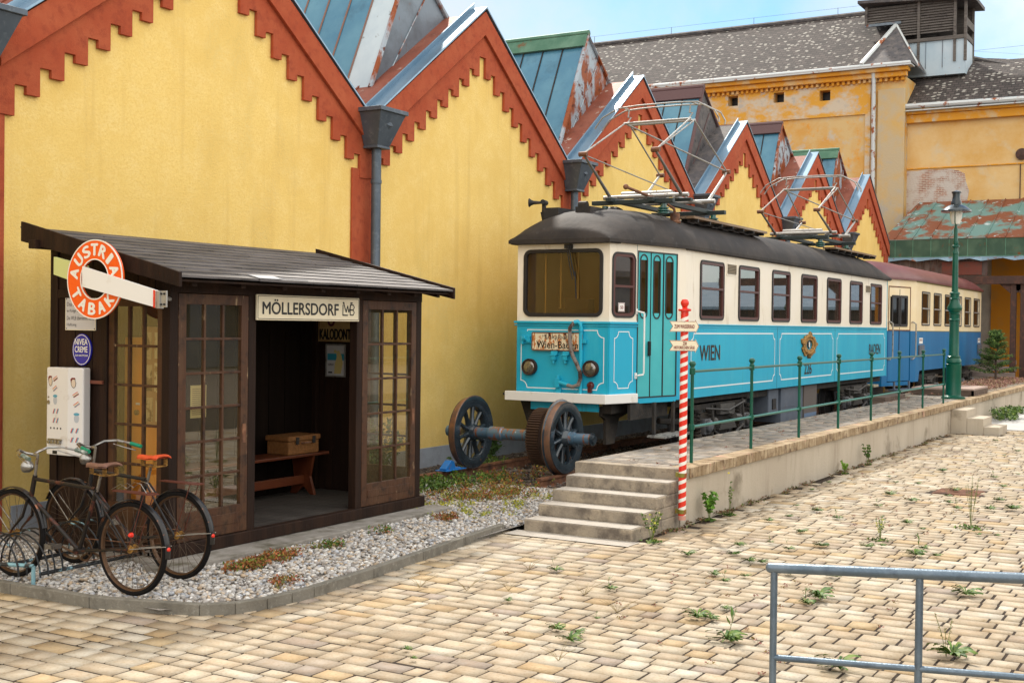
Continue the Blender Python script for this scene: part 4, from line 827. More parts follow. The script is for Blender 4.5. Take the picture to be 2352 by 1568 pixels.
def platform_bits():
    b = root('wooden_pallet_step', (30.6, 5.5, PZ), 'low brown wooden duckboard lying on the platform behind the lamp', 'boardwalk')
    MB().box((31.4, 5.45, PZ+.14), (33.4, 6.9, PZ+.18)).build('deck', mat('greyed_pinkish_deck', (.34, .25, .21), .75), b)
    MB().box((31.4, 5.45, PZ), (31.48, 6.9, PZ+.138)).box((31.4, 5.45, PZ), (33.4, 5.50, PZ+.138)).box((33.32, 5.5, PZ), (33.4, 6.9, PZ+.138)).build('frame', M_sleeper, b)
    tag(MB().box((27.6, 6.62, .0), (29.5, 6.95, .73)).build('dark_timber_ledge', M_sleeper, bevel=.01), 'dark timber ledge between platform paving and the rear of the turquoise tram', 'timber ledge')
    g = root('drain_grate', (17.74, 3.25, 0), 'rusty brown iron drain grate set in the paving', 'drain grate')
    MB().box((17.42, 2.95, -.02), (18.06, 3.55, -.005)).build('frame', M_rail, g)
    m = MB()
    for i in range(9): m.box((17.44+i*.067, 2.97, -.004), (17.44+i*.067+.04, 3.53, .006))
    m.build('bars', M_rail, g)
platform_bits()

# ------------------------------------------------------------------ turquoise tram
TY, TF, TX0, TX1, TXF = 7.6, 9.98, 18.5, 31.70, 16.56
TEAVE, TBELT, TBOT = 3.46, 2.255, 1.065
TRAM = root('tram', (24, 8.8, .155), 'turquoise and cream vintage tram numbered 226 with black roof and two pantographs', 'tram')
def window(fr, u0, v0, u1, v1, parent, mfr=M_wfr, r=.09, mid=.53, gl=None, outer=M_rubber, w=.04, d=.014, name='window'):
    o = MB().rrect(fr, u0, v0, u1, v1, r, .028, -.03, d+.006).build(name, outer, parent, bevel=.003)
    f = MB().rrect(fr, u0+.028, v0+.028, u1-.028, v1-.028, max(r-.03, .01), w, -.035, d)
    if mid:
        vm = v0+(v1-v0)*mid; f.fbox(fr, u0+.03, vm-.018, u1-.03, vm+.018, -.03, d+.002)
    f.build('window_frame', mfr, o)
    MB().add([fr.p(u, v, -.02) for u, v in rr(u0+.05, v0+.05, u1-.05, v1-.05, max(r-.05, .01))], [tuple(range(24))]).build('pane', gl or G_tram, o)
    return o
def eave_outline(): return [(TXF, 8.01), (TX0, TY), (TX1, TY), (TX1, TF), (TX0, TF), (TXF, 9.58)]
FA = Fr((TXF, 8.01, 0), (TX0-TXF, TY-8.01, 0), (0, 0, 1)); LA = math.hypot(TX0-TXF, 8.01-TY)
def louvre(fr, u0, v0, u1, v1, parent, n=6, m=M_cream):
    l = MB().rrect(fr, u0, v0, u1, v1, .01, .02, 0, .012)
    for i in range(n):
        v = v0+.03+(v1-v0-.05)*i/n; l.add([fr.p(u0+.025, v, .003), fr.p(u1-.025, v, .003), fr.p(u1-.025, v+.5*(v1-v0)/n, .022), fr.p(u0+.025, v+.5*(v1-v0)/n, .022)], [(0, 1, 2, 3), (3, 2, 1, 0)])
    l.build('louvre', m, parent)
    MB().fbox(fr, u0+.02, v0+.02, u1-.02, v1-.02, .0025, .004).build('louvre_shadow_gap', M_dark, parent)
def tram_body():
    S_ = FY(TY); hs = [(19.14+1.82*i, TBELT+.13, 20.13+1.82*i, 3.27) for i in range(7)]
    up = MB(); up.holes(S_, TX0, TBELT, TX1, TEAVE, hs, -.05, 0)
    fs = [(.10, 2.39, .59, 3.27)]; up.holes(FA, .0, TBELT, .69, TEAVE, fs, -.05, 0); up.fbox(FA, .69, 3.36, 1.74, TEAVE, -.05, 0); up.fbox(FA, 1.74, TBELT, LA, TEAVE, -.05, 0)
    up.holes(FX(TXF), -9.58, TBELT, -8.01, TEAVE, [(-9.43, 2.40, -8.16, 3.32)], -.05, 0)
    up.build('upper_body', M_cream, TRAM)
    far = MB(); far.holes(FY(TF-.0), TX0, TBELT, TX1, TEAVE, hs, -.0, .05)
    far.prism(FZ(0), [(TXF, 9.58), (TX0, TF), (TX0, TF-.05), (TXF+.01, 9.53)], TBELT, TEAVE)
    far.box((TX1-.05, TY+.05, TBELT), (TX1, TF-.0, TEAVE)); far.build('rear_upper_body', M_cream, TRAM)
    lo = MB(); lo.fbox(S_, TX0, TBOT, TX1, TBELT, -.05, 0); lo.fbox(FA, 0, 1.16, .69, TBELT, -.05, 0); lo.fbox(FA, .69, 1.04, 1.74, 1.12, -.05, 0); lo.fbox(FA, 1.74, 1.06, LA, TBELT, -.05, 0)
    lo.fbox(FX(TXF), -9.58, 1.16, -8.01, TBELT, -.05, 0); lo.fbox(FX(TXF+.05), -9.35, .93, -8.2, 1.16, -.04, 0)
    lo.box((TX0, TF-.05, TBOT), (TX1, TF, TBELT)).prism(FZ(0), [(TXF, 9.58), (TX0, TF), (TX0, TF-.05), (TXF+.01, 9.53)], TBOT, TBELT).box((TX1-.05, TY+.05, TBOT), (TX1, TF-.05, TBELT))
    lo.build('lower_body', M_cyan, TRAM)
    # interior
    MB().holes(FY(TF-.055), TX0+.2, 1.16, TX1-.06, 3.42, hs, 0, .006).build('inner_lining', mat('dark_red_brown_panelling', (.060, .022, .010), .45, layers=[((.10, .045, .018), 3, .45, .7, (1, 1, .2))]), TRAM)
    i = MB(); i.box((TXF+.1, 8.1, 1.12), (TX1-.1, TF-.1, 1.16)); i.build('floor', M_dark, TRAM)
    i = MB(); i.box((TX0, TY+.06, 3.42), (TX1-.06, TF-.06, 3.445)); i.build('ceiling', M_inter, TRAM)
    bk = MB(); bk.box((18.60, TY+.06, 1.16), (18.64, 8.35, 3.42)).box((18.60, 9.1, 1.16), (18.64, TF-.06, 3.42)).box((18.6, 8.35, 3.0), (18.64, 9.1, 3.42)).build('bulkhead', M_intyel, TRAM)
    MB().box((18.66, 8.3, 1.16), (18.69, 9.15, 3.05)).build('inner_door', mat('brown_inner_door', (.33, .17, .045), .5), TRAM)
    p = MB()
    for y, x in ((9.30, 16.95), (9.22, 17.3), (9.12, 17.7), (8.98, 18.2)): p.cyl((x, y, 1.2), (x, y, 3.4), .016, seg=8)
    p.build('grab_pole', mat('brass_pole', (.6, .42, .15), .3, .8), TRAM)
    for i in range(7):
        for a, b in ((19.12+1.82*i, 19.32+1.82*i), (19.95+1.82*i, 20.17+1.82*i)):
            V = [(a+(b-a)*q/10, TY+.10+.022*math.sin(q*2.1+i), z) for z in (2.36, 3.34) for q in range(11)]; MB().add(V, [(q, q+1, q+12, q+11) for q in range(10)]).build('curtain', mat('ochre_brown_curtain', (.15, .055, .015), .9, layers=[((.24, .10, .03), 9, .45, .7, (1, 1, .1))]), TRAM, smooth=True)
    MB().box((TX0+.2, 7.85, 3.02), (TX1-.2, 8.15, 3.05)).box((TX0+.2, TF-.45, 3.02), (TX1-.2, TF-.15, 3.05)).build('luggage_shelf', M_inter, TRAM)
    d = MB(); d.box((16.7, 8.2, 2.28), (17.0, 9.45, 2.40)).box((16.75, 8.45, 2.4), (16.95, 8.85, 2.62)).cyl((16.85, 8.95, 2.4), (16.85, 8.95, 2.47), .06)
    d.build('driver_desk', mat('dark_desk', (.07, .05, .04), .4), TRAM)
    for k in range(9):
        x = 19.5+k*1.3
        for y in (8.0, 9.4): 
            MB().box((x, y-.2, 1.62), (x+.5, y+.3, 1.72)).prism(FY(0), [(x+.45, 1.7), (x+.52, 1.7), (x+.60, 2.45), (x+.54, 2.45)], -(y+.3), -(y-.2)).prism(FY(0), [(x+.50, 2.40), (x+.56, 2.40), (x+.60, 2.78), (x+.55, 2.78)], -(y+.25), -(y-.15)).build('bench_seat', M_inter, TRAM, bevel=.02)
tram_body()
def tram_outside():
    S_ = FY(TY); F = FX(TXF)
    for i in range(7): window(S_, 19.09+1.82*i, 2.335, 20.18+1.82*i, 3.32, TRAM, d=.016)
    for i in range(7): MB().rrect(FY(TF+.0), 19.09+1.82*i, 2.335, 20.18+1.82*i, 3.32, .09, .06, -.02, .06).build('rear_window_frame', M_wfr, TRAM)
    for i in range(2, 7): MB().add([(19.12+1.82*i, TF+.02, 2.36), (20.15+1.82*i, TF+.02, 2.36), (20.15+1.82*i, TF+.02, 3.29), (19.12+1.82*i, TF+.02, 3.29)], [(0, 1, 2, 3)]).build('rear_pane', G_tram, TRAM)
    window(FA, .055, 2.34, .635, 3.32, TRAM, r=.12, mid=.48, d=.012)
    # windscreen
    w = MB().rrect(F, -9.47, 2.345, -8.115, 3.365, .12, .055, -.04, .022).build('windscreen', M_rubber, TRAM, bevel=.006)
    MB().add([F.p(u, v, -.02) for u, v in rr(-9.43, 2.39, -8.16, 3.32, .08)], [tuple(range(24))]).build('pane', G_front, w)
    # waist mouldings
    m = MB()
    for z, h, dd in ((TBELT-.012, .035, .035), (TBELT-.05, .02, .018)):
        m.fbox(S_, TX0, z, TX1, z+h*.6, 0, dd*.5); m.fbox(FA, 0, z, .69, z+h, 0, dd); m.fbox(F, -9.62, z, -7.98, z+h, 0, dd)
    m.build('waist_moulding', M_cyan, TRAM, bevel=.004)
    # body seams and pillars
    s = MB()
    for x in (23.1, 27.05): s.fbox(S_, x, TBOT, x+.012, TBELT-.02, 0, .002)
    s.fbox(FA, .672, 2.3, .68, TEAVE, 0, .0015); s.fbox(FA, .012, 1.2, .024, 2.2, 0, .002); s.build('panel_seam', mat('seam_dark', (.02, .12, .15), .6), TRAM)
    st = MB()
    for u in (.0,): st.fbox(FA, 0, 1.16, .015, TBELT, 0, .012)
    st.fbox(F, -8.03, 1.16, -8.01, TBELT, 0, .012); st.fbox(S_, TX1-.03, TBOT-.02, TX1, TEAVE, 0, .008); st.build('corner_strip', M_cyan, TRAM)
    # pinstripes
    l = MB()
    for a, b in ((18.75, 22.95), (23.25, 26.90), (27.2, 31.5)): l.ribbon(S_, notched(a, 1.22, b, 2.11, .11), .022, .0035)
    l.ribbon(FA, notched(.13, 1.285, .585, 2.13, .10), .014, .0035); l.ribbon(F, notched(-9.52+.02, 1.26, -8.09, 2.145, .11), .014, .0035)
    l.build('pinstripe', M_line, TRAM)
    rv = MB(); 
    for i in range(110): rv.sph(S_.p(TX0+.06+.12*i, TBELT-.085, .001), .0075, 6, 4)
    tag(rv.build('rivets', M_cyan, TRAM), kind='stuff')
    # lettering
    for body, a, b, z0, z1 in (('WIEN', 19.12, 20.04, 1.665, 1.915), ('BADEN', 29.98, 31.06, 1.62, 1.86), ('226', 24.84, 25.34, 1.285, 1.505)):
        text(body, S_, a+.018, z0-.006, b+.018, z1-.006, M_gold, TRAM, .003, .0); text(body, S_, a, z0, b, z1, M_blk, TRAM, .005, .012)
    # crest
    c = (25.11, 1.88); P = []
    for i in range(64):
        a = 2*math.pi*i/64; r = 1+.10*math.sin(5*a+.7)+.09*math.sin(9*a)+.05*math.sin(17*a+1); P.append((c[0]+.50*r*math.sin(a)*(1 if abs(math.cos(a)) < .8 else .85), c[1]+.235*r*math.cos(a)))
    inn = [(c[0]+.20*math.sin(2*math.pi*i/64)*1.05, c[1]+.10*math.cos(2*math.pi*i/64)) for i in range(64)]
    g = MB().ring(S_, P, inn, .003, .03)
    for i in range(26):
        a = 2*math.pi*i/26; g.sph(S_.p(c[0]+.38*math.sin(a), c[1]+.175*math.cos(a), .03), .055, 8, 5, (1, .4, .6))
    for u in (-.08, 0, .07): g.prism(S_, [(c[0]+u-.03, 1.70), (c[0]+u+.03, 1.70), (c[0]+u+.005, 1.60)], .004, .03)
    cr = g.build('crest', M_gold, TRAM, bevel=.004)
    MB().prism(S_, [(c[0]-.10, 1.96), (c[0]+.10, 1.96), (c[0]+.10, 1.86), (c[0], 1.80), (c[0]-.10, 1.86)], .003, .02).build('shield', M_blk, cr)
    MB().prism(S_, [(c[0]-.03, 1.94), (c[0]+.03, 1.94), (c[0]+.03, 1.85), (c[0], 1.82), (c[0]-.03, 1.85)], .02, .024).build('shield_pale', M_line, cr)
    louvre(S_, 20.31, 3.115, 20.80, 3.325, TRAM); louvre(S_, 29.54, 3.07, 30.02, 3.27, TRAM)
    # folding door on the angled side
    D = MB(); D.rrect(FA, .69, 1.12, 1.745, 3.365, .005, .02, -.03, .006); D.fbox(FA, 1.035, 1.13, 1.045, 3.35, -.02, .003); D.fbox(FA, 1.365, 1.13, 1.38, 3.35, -.02, .006)
    dr = MB(); wn = ((.755, .955), (1.10, 1.295), (1.425, 1.635))
    for (a, b), (w0, w1) in zip(((.71, 1.03), (1.05, 1.36), (1.385, 1.735)), wn): dr.holes(FA, a, 1.14, b, 3.345, [(w0+.02, 2.42, w1-.02, 3.23)], -.035, -.006)
    do = dr.build('door', mat('door_turquoise', (.05, .42, .46), .45, layers=[((.07, .47, .50), 2, .4, .7)]), TRAM)
    D.build('door_rubber', M_rubber, do)
    for w0, w1 in wn:
        MB().rrect(FA, w0, 2.33, w1, 3.32, (w1-w0)/2-.002, .022, -.02, .003).build('door_window', M_rubber, do)
        pl = MB(); pl.ring(FA, rr(w0+.004, 2.334, w1-.004, 3.316, .004), rr(w0+.012, 2.342, w1-.012, 3.308, (w1-w0)/2-.014), -.012, -.004); pl.build('window_corner_plate', MATS['door_turquoise'], do)
        MB().add([FA.p(u, v, -.018) for u, v in rr(w0+.015, 2.345, w1-.015, 3.305, (w1-w0)/2-.017)], [tuple(range(24))]).build('pane', G_front, do)
    h = MB().rrect(FA, .965, 1.76, 1.015, 1.99, .02, .013, .004, .035); h.build('door_handle', M_dark, do, bevel=.003)
    # white grab rails
    for u0, u1, z0, z1 in ((.66, .775, 1.47, 2.42), (1.86, 1.815, 1.44, 2.46)):
        g = MB(); g.tube([FA.p(u0, z1+.02, 0), FA.p(u0, z1+.02, .04), FA.p(u1, z1, .07), FA.p(u1, z1-.03, .075), FA.p(u1, z0+.04, .075), FA.p(u1-.01, z0+.01, .07), FA.p(u0-.0, z0, .045), FA.p(u0, z0, 0)], .014, 8)
        g.fbox(FA, u0-.02, z1-.02, u0+.02, z1+.06, 0, .02); g.fbox(FA, u0-.02, z0-.05, u0+.02, z0+.04, 0, .02); g.build('grab_handle', M_white, TRAM, smooth=True)
    # 50 notice in side window
    n = MB().fbox(FA, .24, 2.43, .395, 2.565, -.018, -.014).build('speed_notice', M_white, TRAM); text('50', FA, .285, 2.47, .355, 2.52, M_brownb, n, -.012, .02); 
    MB().rrect(FA, .245, 2.435, .39, 2.56, .01, .006, -.0135, -.012).build('notice_border', M_brownb, n)
    # bumper
    b = MB(); zz0, zz1 = 1.06, 1.20
    P = [(TXF-.12, 9.72), (TXF-.12, 8.0), (TXF+.60, 7.80), (TXF+.66, 7.90), (TXF-.02, 8.10), (TXF-.02, 9.72)]
    b.prism(FZ(0), P, zz0, zz1); b.build('bumper', M_white, TRAM, bevel=.008)
    # headlights
    for y in (9.338, 8.293):
        hl = MB(); lathe_closed(hl, [(.115, 0), (.128, 0), (.128, .05), (.118, .07), (.100, .065), (.105, .05)], (TXF, y, 1.575), (-1, 0, 0), 32); hl.lathe([(0, .0), (.11, .0), (.11, .01), (0, .01)], (TXF, y, 1.575), (-1, 0, 0), 24)
        hl = hl.build('headlight', mat('black_brown_bezel', (.05, .025, .02), .3, .3), TRAM, smooth=True)
        MB().lathe([(.012, .012), (.05, .018), (.095, .045), (.10, .05)], (TXF, y, 1.575), (-1, 0, 0), 24).build('reflector', M_chrome, hl, smooth=True)
        MB().lathe([(0, .075), (.04, .072), (.08, .062), (.102, .05)][::-1], (TXF, y, 1.575), (-1, 0, 0), 24).build('lens', G_lens, hl, smooth=True)
    MB().lathe([(0, .06), (.035, .055), (.055, .03), (.06, 0)][::-1], (TXF, 8.30, 1.325), (-1, 0, 0), 20).box((TXF-.05, 8.27, 1.22), (TXF, 8.33, 1.29)).build('tail_lamp', mat('dark_red_lamp', (.09, .012, .01), .25, coat=.5), TRAM, smooth=True)
    # destination board
    db = MB().prism(F, rr(-9.29, 1.835, -8.43, 2.105, .03), .03, .045).build('destination_board', M_rsign, TRAM)
    MB().rrect(F, -9.295, 1.83, -8.425, 2.11, .03, .016, .028, .05).build('board_rim', M_rail, db)
    text('Lokalbahn', F, -9.06, 2.01, -8.60, 2.075, M_blk, db, .047, .0); text('Wien-Baden', F, -9.21, 1.865, -8.50, 1.975, M_blk, db, .047, .008)
    # bracket, sockets, pipe and hose
    k = MB(); k.fbox(F, -9.49, 1.93, -9.29, 2.12, .003, .03); k.cyl(F.p(-9.45, 2.0, .05), F.p(-9.38, 2.02, .06), .04, seg=10).fbox(F, -9.47, 1.92, -9.43, 2.05, .02, .07).fbox(F, -9.38, 1.95, -9.32, 2.05, .02, .07); k.fbox(F, -8.43, 1.95, -8.37, 2.01, .01, .05); k.build('lamp_bracket', M_cyan, TRAM, bevel=.006)
    for u in (-8.90, -8.70):
        k = MB(); k.fbox(F, u-.055, 1.77, u+.055, 1.825, .003, .06).fbox(F, u-.04, 1.69, u+.03, 1.77, .003, .08).cyl(F.p(u-.01, 1.69, .05), F.p(u-.01, 1.64, .05), .022, seg=10).fbox(F, u-.06, 1.755, u+.05, 1.775, .06, .09); k.build('jumper_socket', M_cyan, TRAM, bevel=.006)
    MB().tube([F.p(-8.455, 1.20, .035), F.p(-8.455, 2.18, .035), F.p(-8.465, 2.24, .045), F.p(-8.50, 2.275, .06), F.p(-8.55, 2.26, .085)], .032, 10).cyl(F.p(-8.455, 2.13, .035), F.p(-8.455, 2.15, .035), .042).build('air_pipe', M_cyan, TRAM, smooth=True)
    pts = []; ctrl = [(-8.55, 2.26, .085), (-8.60, 2.18, .12), (-8.60, 2.0, .12), (-8.585, 1.85, .11), (-8.55, 1.75, .10), (-8.49, 1.65, .10), (-8.43, 1.52, .10), (-8.425, 1.42, .10), (-8.46, 1.33, .10), (-8.55, 1.30, .10), (-8.66, 1.325, .09)]
    for a, b_ in zip(ctrl[:-1], ctrl[1:]): 
        for q in range(8): pts.append(F.p(*[a[j]+(b_[j]-a[j])*q/8 for j in range(3)]))
    r = [.026+(.006 if i % 2 else 0) if 30 < i < 64 else .028 for i in range(len(pts))]
    MB().tube(pts, r, 10).build('rubber_hose', mat('grey_taped_hose', (.22, .19, .17), .8, layers=[((.05, .03, .025), 4, .5, .58)]), TRAM)
    MB().cyl(F.p(-8.64, 1.32, .09), F.p(-8.80, 1.36, .06), .03, seg=12).fbox(F, -8.87, 1.28, -8.79, 1.42, .003, .09).cyl(F.p(-8.83, 1.42, .05), F.p(-8.83, 1.46, .05), .03).fbox(F, -8.87, 1.18, -8.78, 1.28, .003, .05).build('hose_coupling', M_cyan, TRAM, bevel=.006)
    # wiper
    MB().tube([F.p(-8.68, 3.41, .03), F.p(-8.67, 3.41, .07), F.p(-8.60, 3.1, .07), F.p(-8.57, 2.95, .05)], .010, 6).tube([F.p(-8.70, 3.38, .06), F.p(-8.65, 3.12, .06), F.p(-8.6, 2.9, .05)], .007, 6).tube([F.p(-8.565, 3.03, .045), F.p(-8.545, 2.62, .035)], .009, 6).fbox(F, -8.74, 3.37, -8.62, 3.43, .01, .07).build('wiper', M_dark, TRAM)
    # gutter strip, steps
    MB().fbox(S_, TX0-.02, TEAVE-.02, TX1+.12, TEAVE+.02, .0, .05).fbox(FA, .0, TEAVE+.01, LA, TEAVE+.03, 0, .04).build('gutter', M_roofb, TRAM)
    s = MB(); s.box((17.4, 7.45, .52), (18.45, 7.75, .55))
    st = s.build('footboard', mat('worn_footboard', (.28, .28, .26), .6, layers=[((.06, .06, .06), 9, .5, .6)]), TRAM)
    MB().box((17.55, 7.7, .55), (17.62, 7.74, 1.05)).box((18.2, 7.66, .55), (18.27, 7.70, 1.05)).build('footboard_bracket', M_under, st)
tram_outside()
def vault(name, outline_y, xs, y0f, y1f, z0, h, endf, m, parent, n=14):
    """arched roof: y0f, y1f give the edge at x; endf scales the height"""
    V = []
    for x in xs:
        a, b = y0f(x), y1f(x); k = endf(x)
        for j in range(n+1):
            c = -math.cos(math.pi*j/n); y = (a+b)/2+(b-a)/2*c; V.append((x, y, z0+h*k*(max(0, 1-abs(c)**2.2))**.62))
    F = [(i*(n+1)+j, (i+1)*(n+1)+j, (i+1)*(n+1)+j+1, i*(n+1)+j+1) for i in range(len(xs)-1) for j in range(n)]
    mb = MB(); mb.add(V, F)
    for x, i in ((xs[0], 0), (xs[-1], len(xs)-1)): 
        V2 = V[i*(n+1):(i+1)*(n+1)]; mb.add(V2, [tuple(range(n+1)) if i == 0 else tuple(range(n+1))[::-1]])
    # fascia skirt
    lo = [(x, y0f(x)) for x in xs]; hi = [(x, y1f(x)) for x in xs]; loop = lo+hi[::-1]; k = len(loop)
    mb.add([(x, y, z0+.0) for x, y in loop]+[(x, y, z0-.05) for x, y in loop], [(i, (i+1) % k, (i+1) % k+k, i+k)[::-1] for i in range(k)]+[tuple(range(k, 2*k))])
    return mb.build(name, m, parent, smooth=True, angle=50)
def tram_roof():
    o = .07
    y0 = lambda x: float(np.interp(x, [TXF-.12, TX0, TX1+.1], [8.02-o, TY-o, TY-o])); y1 = lambda x: float(np.interp(x, [TXF-.12, TX0, TX1+.1], [9.60+o, TF+o, TF+o]))
    xs = [TXF-.14, TXF-.12, TXF-.02, 16.7, 16.9, 17.15, 17.45, 17.8, 18.2, 18.5]+list(np.arange(19, 30.6, .8))+[30.9, 31.3, 31.6, 31.85]
    en = lambda x: float(np.interp(x, [TXF-.14, TXF-.12, TXF, 16.75, 17.1, 17.6, 18.3, 19.2, 30.3, 31.0, 31.5, 31.85], [.0, .20, .36, .62, .80, .93, .99, 1.0, 1.0, .90, .62, .2]))
    r = vault('roof', None, xs, y0, y1, TEAVE+.045, .60, en, M_roofb, TRAM, 20)
    # front visor
    P = [(TXF-.13, 9.64), (TXF-.16, 9.2), (TXF-.17, 8.8), (TXF-.16, 8.3), (TXF-.13, 7.96), (TXF+.2, 7.92), (TXF+.2, 9.66)]
    MB().prism(FZ(0), P, TEAVE-.02, TEAVE+.06).build('visor', M_roofb, r, bevel=.01)
    # ventilator scoops, horn, whistle
    for y in (9.28, 8.72):
        x = 17.05; m = MB(); z = 3.86
        m.add([(x, y-.13, z-.02), (x, y+.13, z-.02), (x, y+.13, z+.19), (x, y-.13, z+.19), (x+.75, y-.16, z+.12), (x+.75, y+.0, z+.12), (x+.5, y+.13, z+.19), (x+.5, y-.16, z+.19)], [(0, 3, 2, 1), (3, 7, 6, 2), (1, 2, 6, 5), (0, 4, 7, 3), (4, 5, 6, 7)]); m.build('roof_ventilator', M_dark, TRAM)
    MB().lathe([(.02, 0), (.03, .12), (.045, .16), (.07, .19), (.065, .20), (0, .2)], (17.1, 9.48, 4.14), (-.35, 1, 0), 16).cyl((17.15, 9.42, 3.8), (17.12, 9.45, 4.0), .05).cyl((17.1, 9.43, 3.98), (17.1, 9.43, 4.16), .035).cyl((17.0, 9.4, 4.14), (17.2, 9.45, 4.14), .04).build('horn', M_dark, TRAM, smooth=True)
    MB().cyl((18.3, 9.35, 4.02), (18.3, 9.35, 4.22), .06).cyl((18.3, 9.28, 4.2), (18.3, 9.42, 4.2), .07).sph((18.7, 9.0, 4.05), .22, 14, 8, (1, 1, .7)).build('roof_dome', M_dark, TRAM)
    MB().lathe([(.09, 0), (.10, .03), (.08, .05), (.08, .16), (.06, .17)], (18.85, 7.95, 3.90)).tube([(18.85, 7.95, 4.05), (18.83, 7.96, 4.14), (18.7, 8.05, 4.22), (17.95, 8.4, 4.42)], .024, 8).sph((17.93, 8.41, 4.425), .045, 10, 6).build('cable_entry', M_rail, TRAM, smooth=True)
    # walkway boards either side of the pantographs
    for x0, x1 in ((19.2, 22.9), (27.6, 31.2)):
        m = MB(); m.box((x0, 7.76, 4.01), (x1, 7.90, 4.05)); m.box((x0, 7.92, 4.01), (x1, 8.06, 4.05)); w = m.build('roof_walkway', mat('weathered_board', (.20, .13, .08), .8, layers=[((.30, .25, .2), 4, .45, .7, (.2, 1, 1))]), TRAM)
        b = MB().box((x0+.1, 7.895, 3.955), (x1-.1, 7.925, 4.0))
        for x in np.arange(x0+.2, x1, .55): b.box((x-.02, 7.76, 3.96), (x+.02, 8.06, 4.008))
        b.build('walkway_post', M_dark, w)
tram_roof()
def pantograph(xa, xb, ka, kb, zk, xh, zh, zbow, xoff=0):
    ya, yb = 7.82, 9.10; zb = 4.36
    p = MB()
    for x in (xa, xb): p.tube([(x, ya-.12, zb), (x, yb+.12, zb)], .036, 10)
    for y in (ya, yb): p.tube([(xa-.05, y+.12 if y < 8 else y-.12, zb-.03), (xb+.05, y+.12 if y < 8 else y-.12, zb-.03)], .024, 6)
    p.cyl((xa+.25, 8.1, zb+.06), (xa+.25, 9.0, zb+.06), .055, seg=12).cyl((xa+.55, 8.3, zb+.05), (xa+.55, 8.9, zb+.05), .07, seg=12)
    pr = p.build('pantograph', M_steel, TRAM, smooth=True)
    for y in (ya, yb):
        MB().tube([(xa, y, zb), (ka, y+.02*(1 if y < 8.4 else -1), zk)], [.029, .019], 8).build('lower_arm', mat('grey_arm', (.20, .19, .18), .5, .4), pr, smooth=True)
        MB().tube([(xb, y, zb), (kb, y, zk)], [.029, .019], 8).build('lower_arm', M_steel, pr, smooth=True)
        MB().tube([(ka, y, zk), (xh-.10, y+.05*(1 if y < 8.4 else -1), zh)], .014, 8).build('upper_arm', M_steel, pr, smooth=True)
        MB().tube([(kb, y, zk), (xh+.10, y+.05*(1 if y < 8.4 else -1), zh)], .014, 8).build('upper_arm', M_steel, pr, smooth=True)
    for x in (ka, kb):
        for y0_, y1_ in ((ya-.06, ya+.08), (yb-.08, yb+.06)): MB().tube([(x, y0_, zk), (x, y1_, zk)], .04, 8).build('knee_joint', M_rail, pr)
    MB().tube([(xh-.10, yb-.05, zh), (kb, ya, zk)], .015, 8).tube([(xh+.10, ya+.05, zh), (ka+.0, ya, zk)], .012, 8).tube([(ka, yb, zk), (xb, ya+.2, zb)], .010, 6).build('diagonal_brace', M_steel, pr, smooth=True)
    MB().tube([(xh-.10, ya+.03, zh), (xh-.1, yb-.03, zh)], .02, 8).tube([(xh+.10, ya+.03, zh), (xh+.1, yb-.03, zh)], .02, 8).build('head_tube', M_steel, pr, smooth=True)
    b = MB(); 
    for dx in (-.14, .14):
        pts = [(xh+dx, yb+.50, zbow-.32), (xh+dx, yb+.46, zbow-.26), (xh+dx, yb+.36, zbow-.14), (xh+dx, yb+.06, zbow), (xh+dx, 8.8, zbow+.02), (xh+dx, 8.1, zbow+.02), (xh+dx, ya-.10, zbow), (xh+dx, ya-.40, zbow-.16), (xh+dx, ya-.48, zbow-.30), (xh+dx, ya-.47, zbow-.36)]
        b.tube(pts, .014, 8)
    b.box((xh-.15, ya, zbow+.0), (xh+.15, ya+.03, zbow+.02)).box((xh-.15, yb-.03, zbow), (xh+.15, yb, zbow+.02))
    b.build('collector_bow', M_steel, pr, smooth=True)
    s = MB()
    for y in (ya+.08, yb-.08): s.tube([(xh-.08, y, zh), (xh-.05, y-.06, zh+.10), (xh, y+.02, zh+.12), (xh, y, zbow)], .013, 6)
    s.build('bow_spring', M_steel, pr)
    u = MB(); u.box((xa-.7, yb-.35, 4.22), (xb+.7, yb-.25, 4.29)).box((xa-.7, ya+.2, 4.20), (xb+.9, ya+.30, 4.27)).box((xa-.6, ya-.1, 4.18), (xa-.5, yb+.05, 4.25)).box((xb+.5, ya-.1, 4.18), (xb+.6, yb, 4.25)).box((xa+.1, ya-.12, 4.27), (xa+.2, yb, 4.32)); u.build('pantograph_frame', mat('greenish_black_frame', (.02, .03, .03), .5), pr, bevel=.006)
    for x in (xa-.5, xb+.5):
        for y in (ya+.1, yb-.15):
            zt = 4.0; MB().lathe([(.05, 0), (.10, .02), (.10, .035), (.06, .045), (.10, .06), (.10, .075), (.06, .085), (.09, .10), (.09, .115), (.05, .125), (.05, .17)], (x, y, zt), (0, 0, 1), 16).build('insulator', mat('bottle_green_ceramic', (.02, .10, .085), .15, coat=.6), pr, smooth=True)
pantograph(18.8, 19.98, 17.76, 20.85, 4.96, 19.33, 5.66, 5.92)
pantograph(27.42, 28.52, 26.34, 29.42, 4.77, 27.93, 5.40, 5.66)
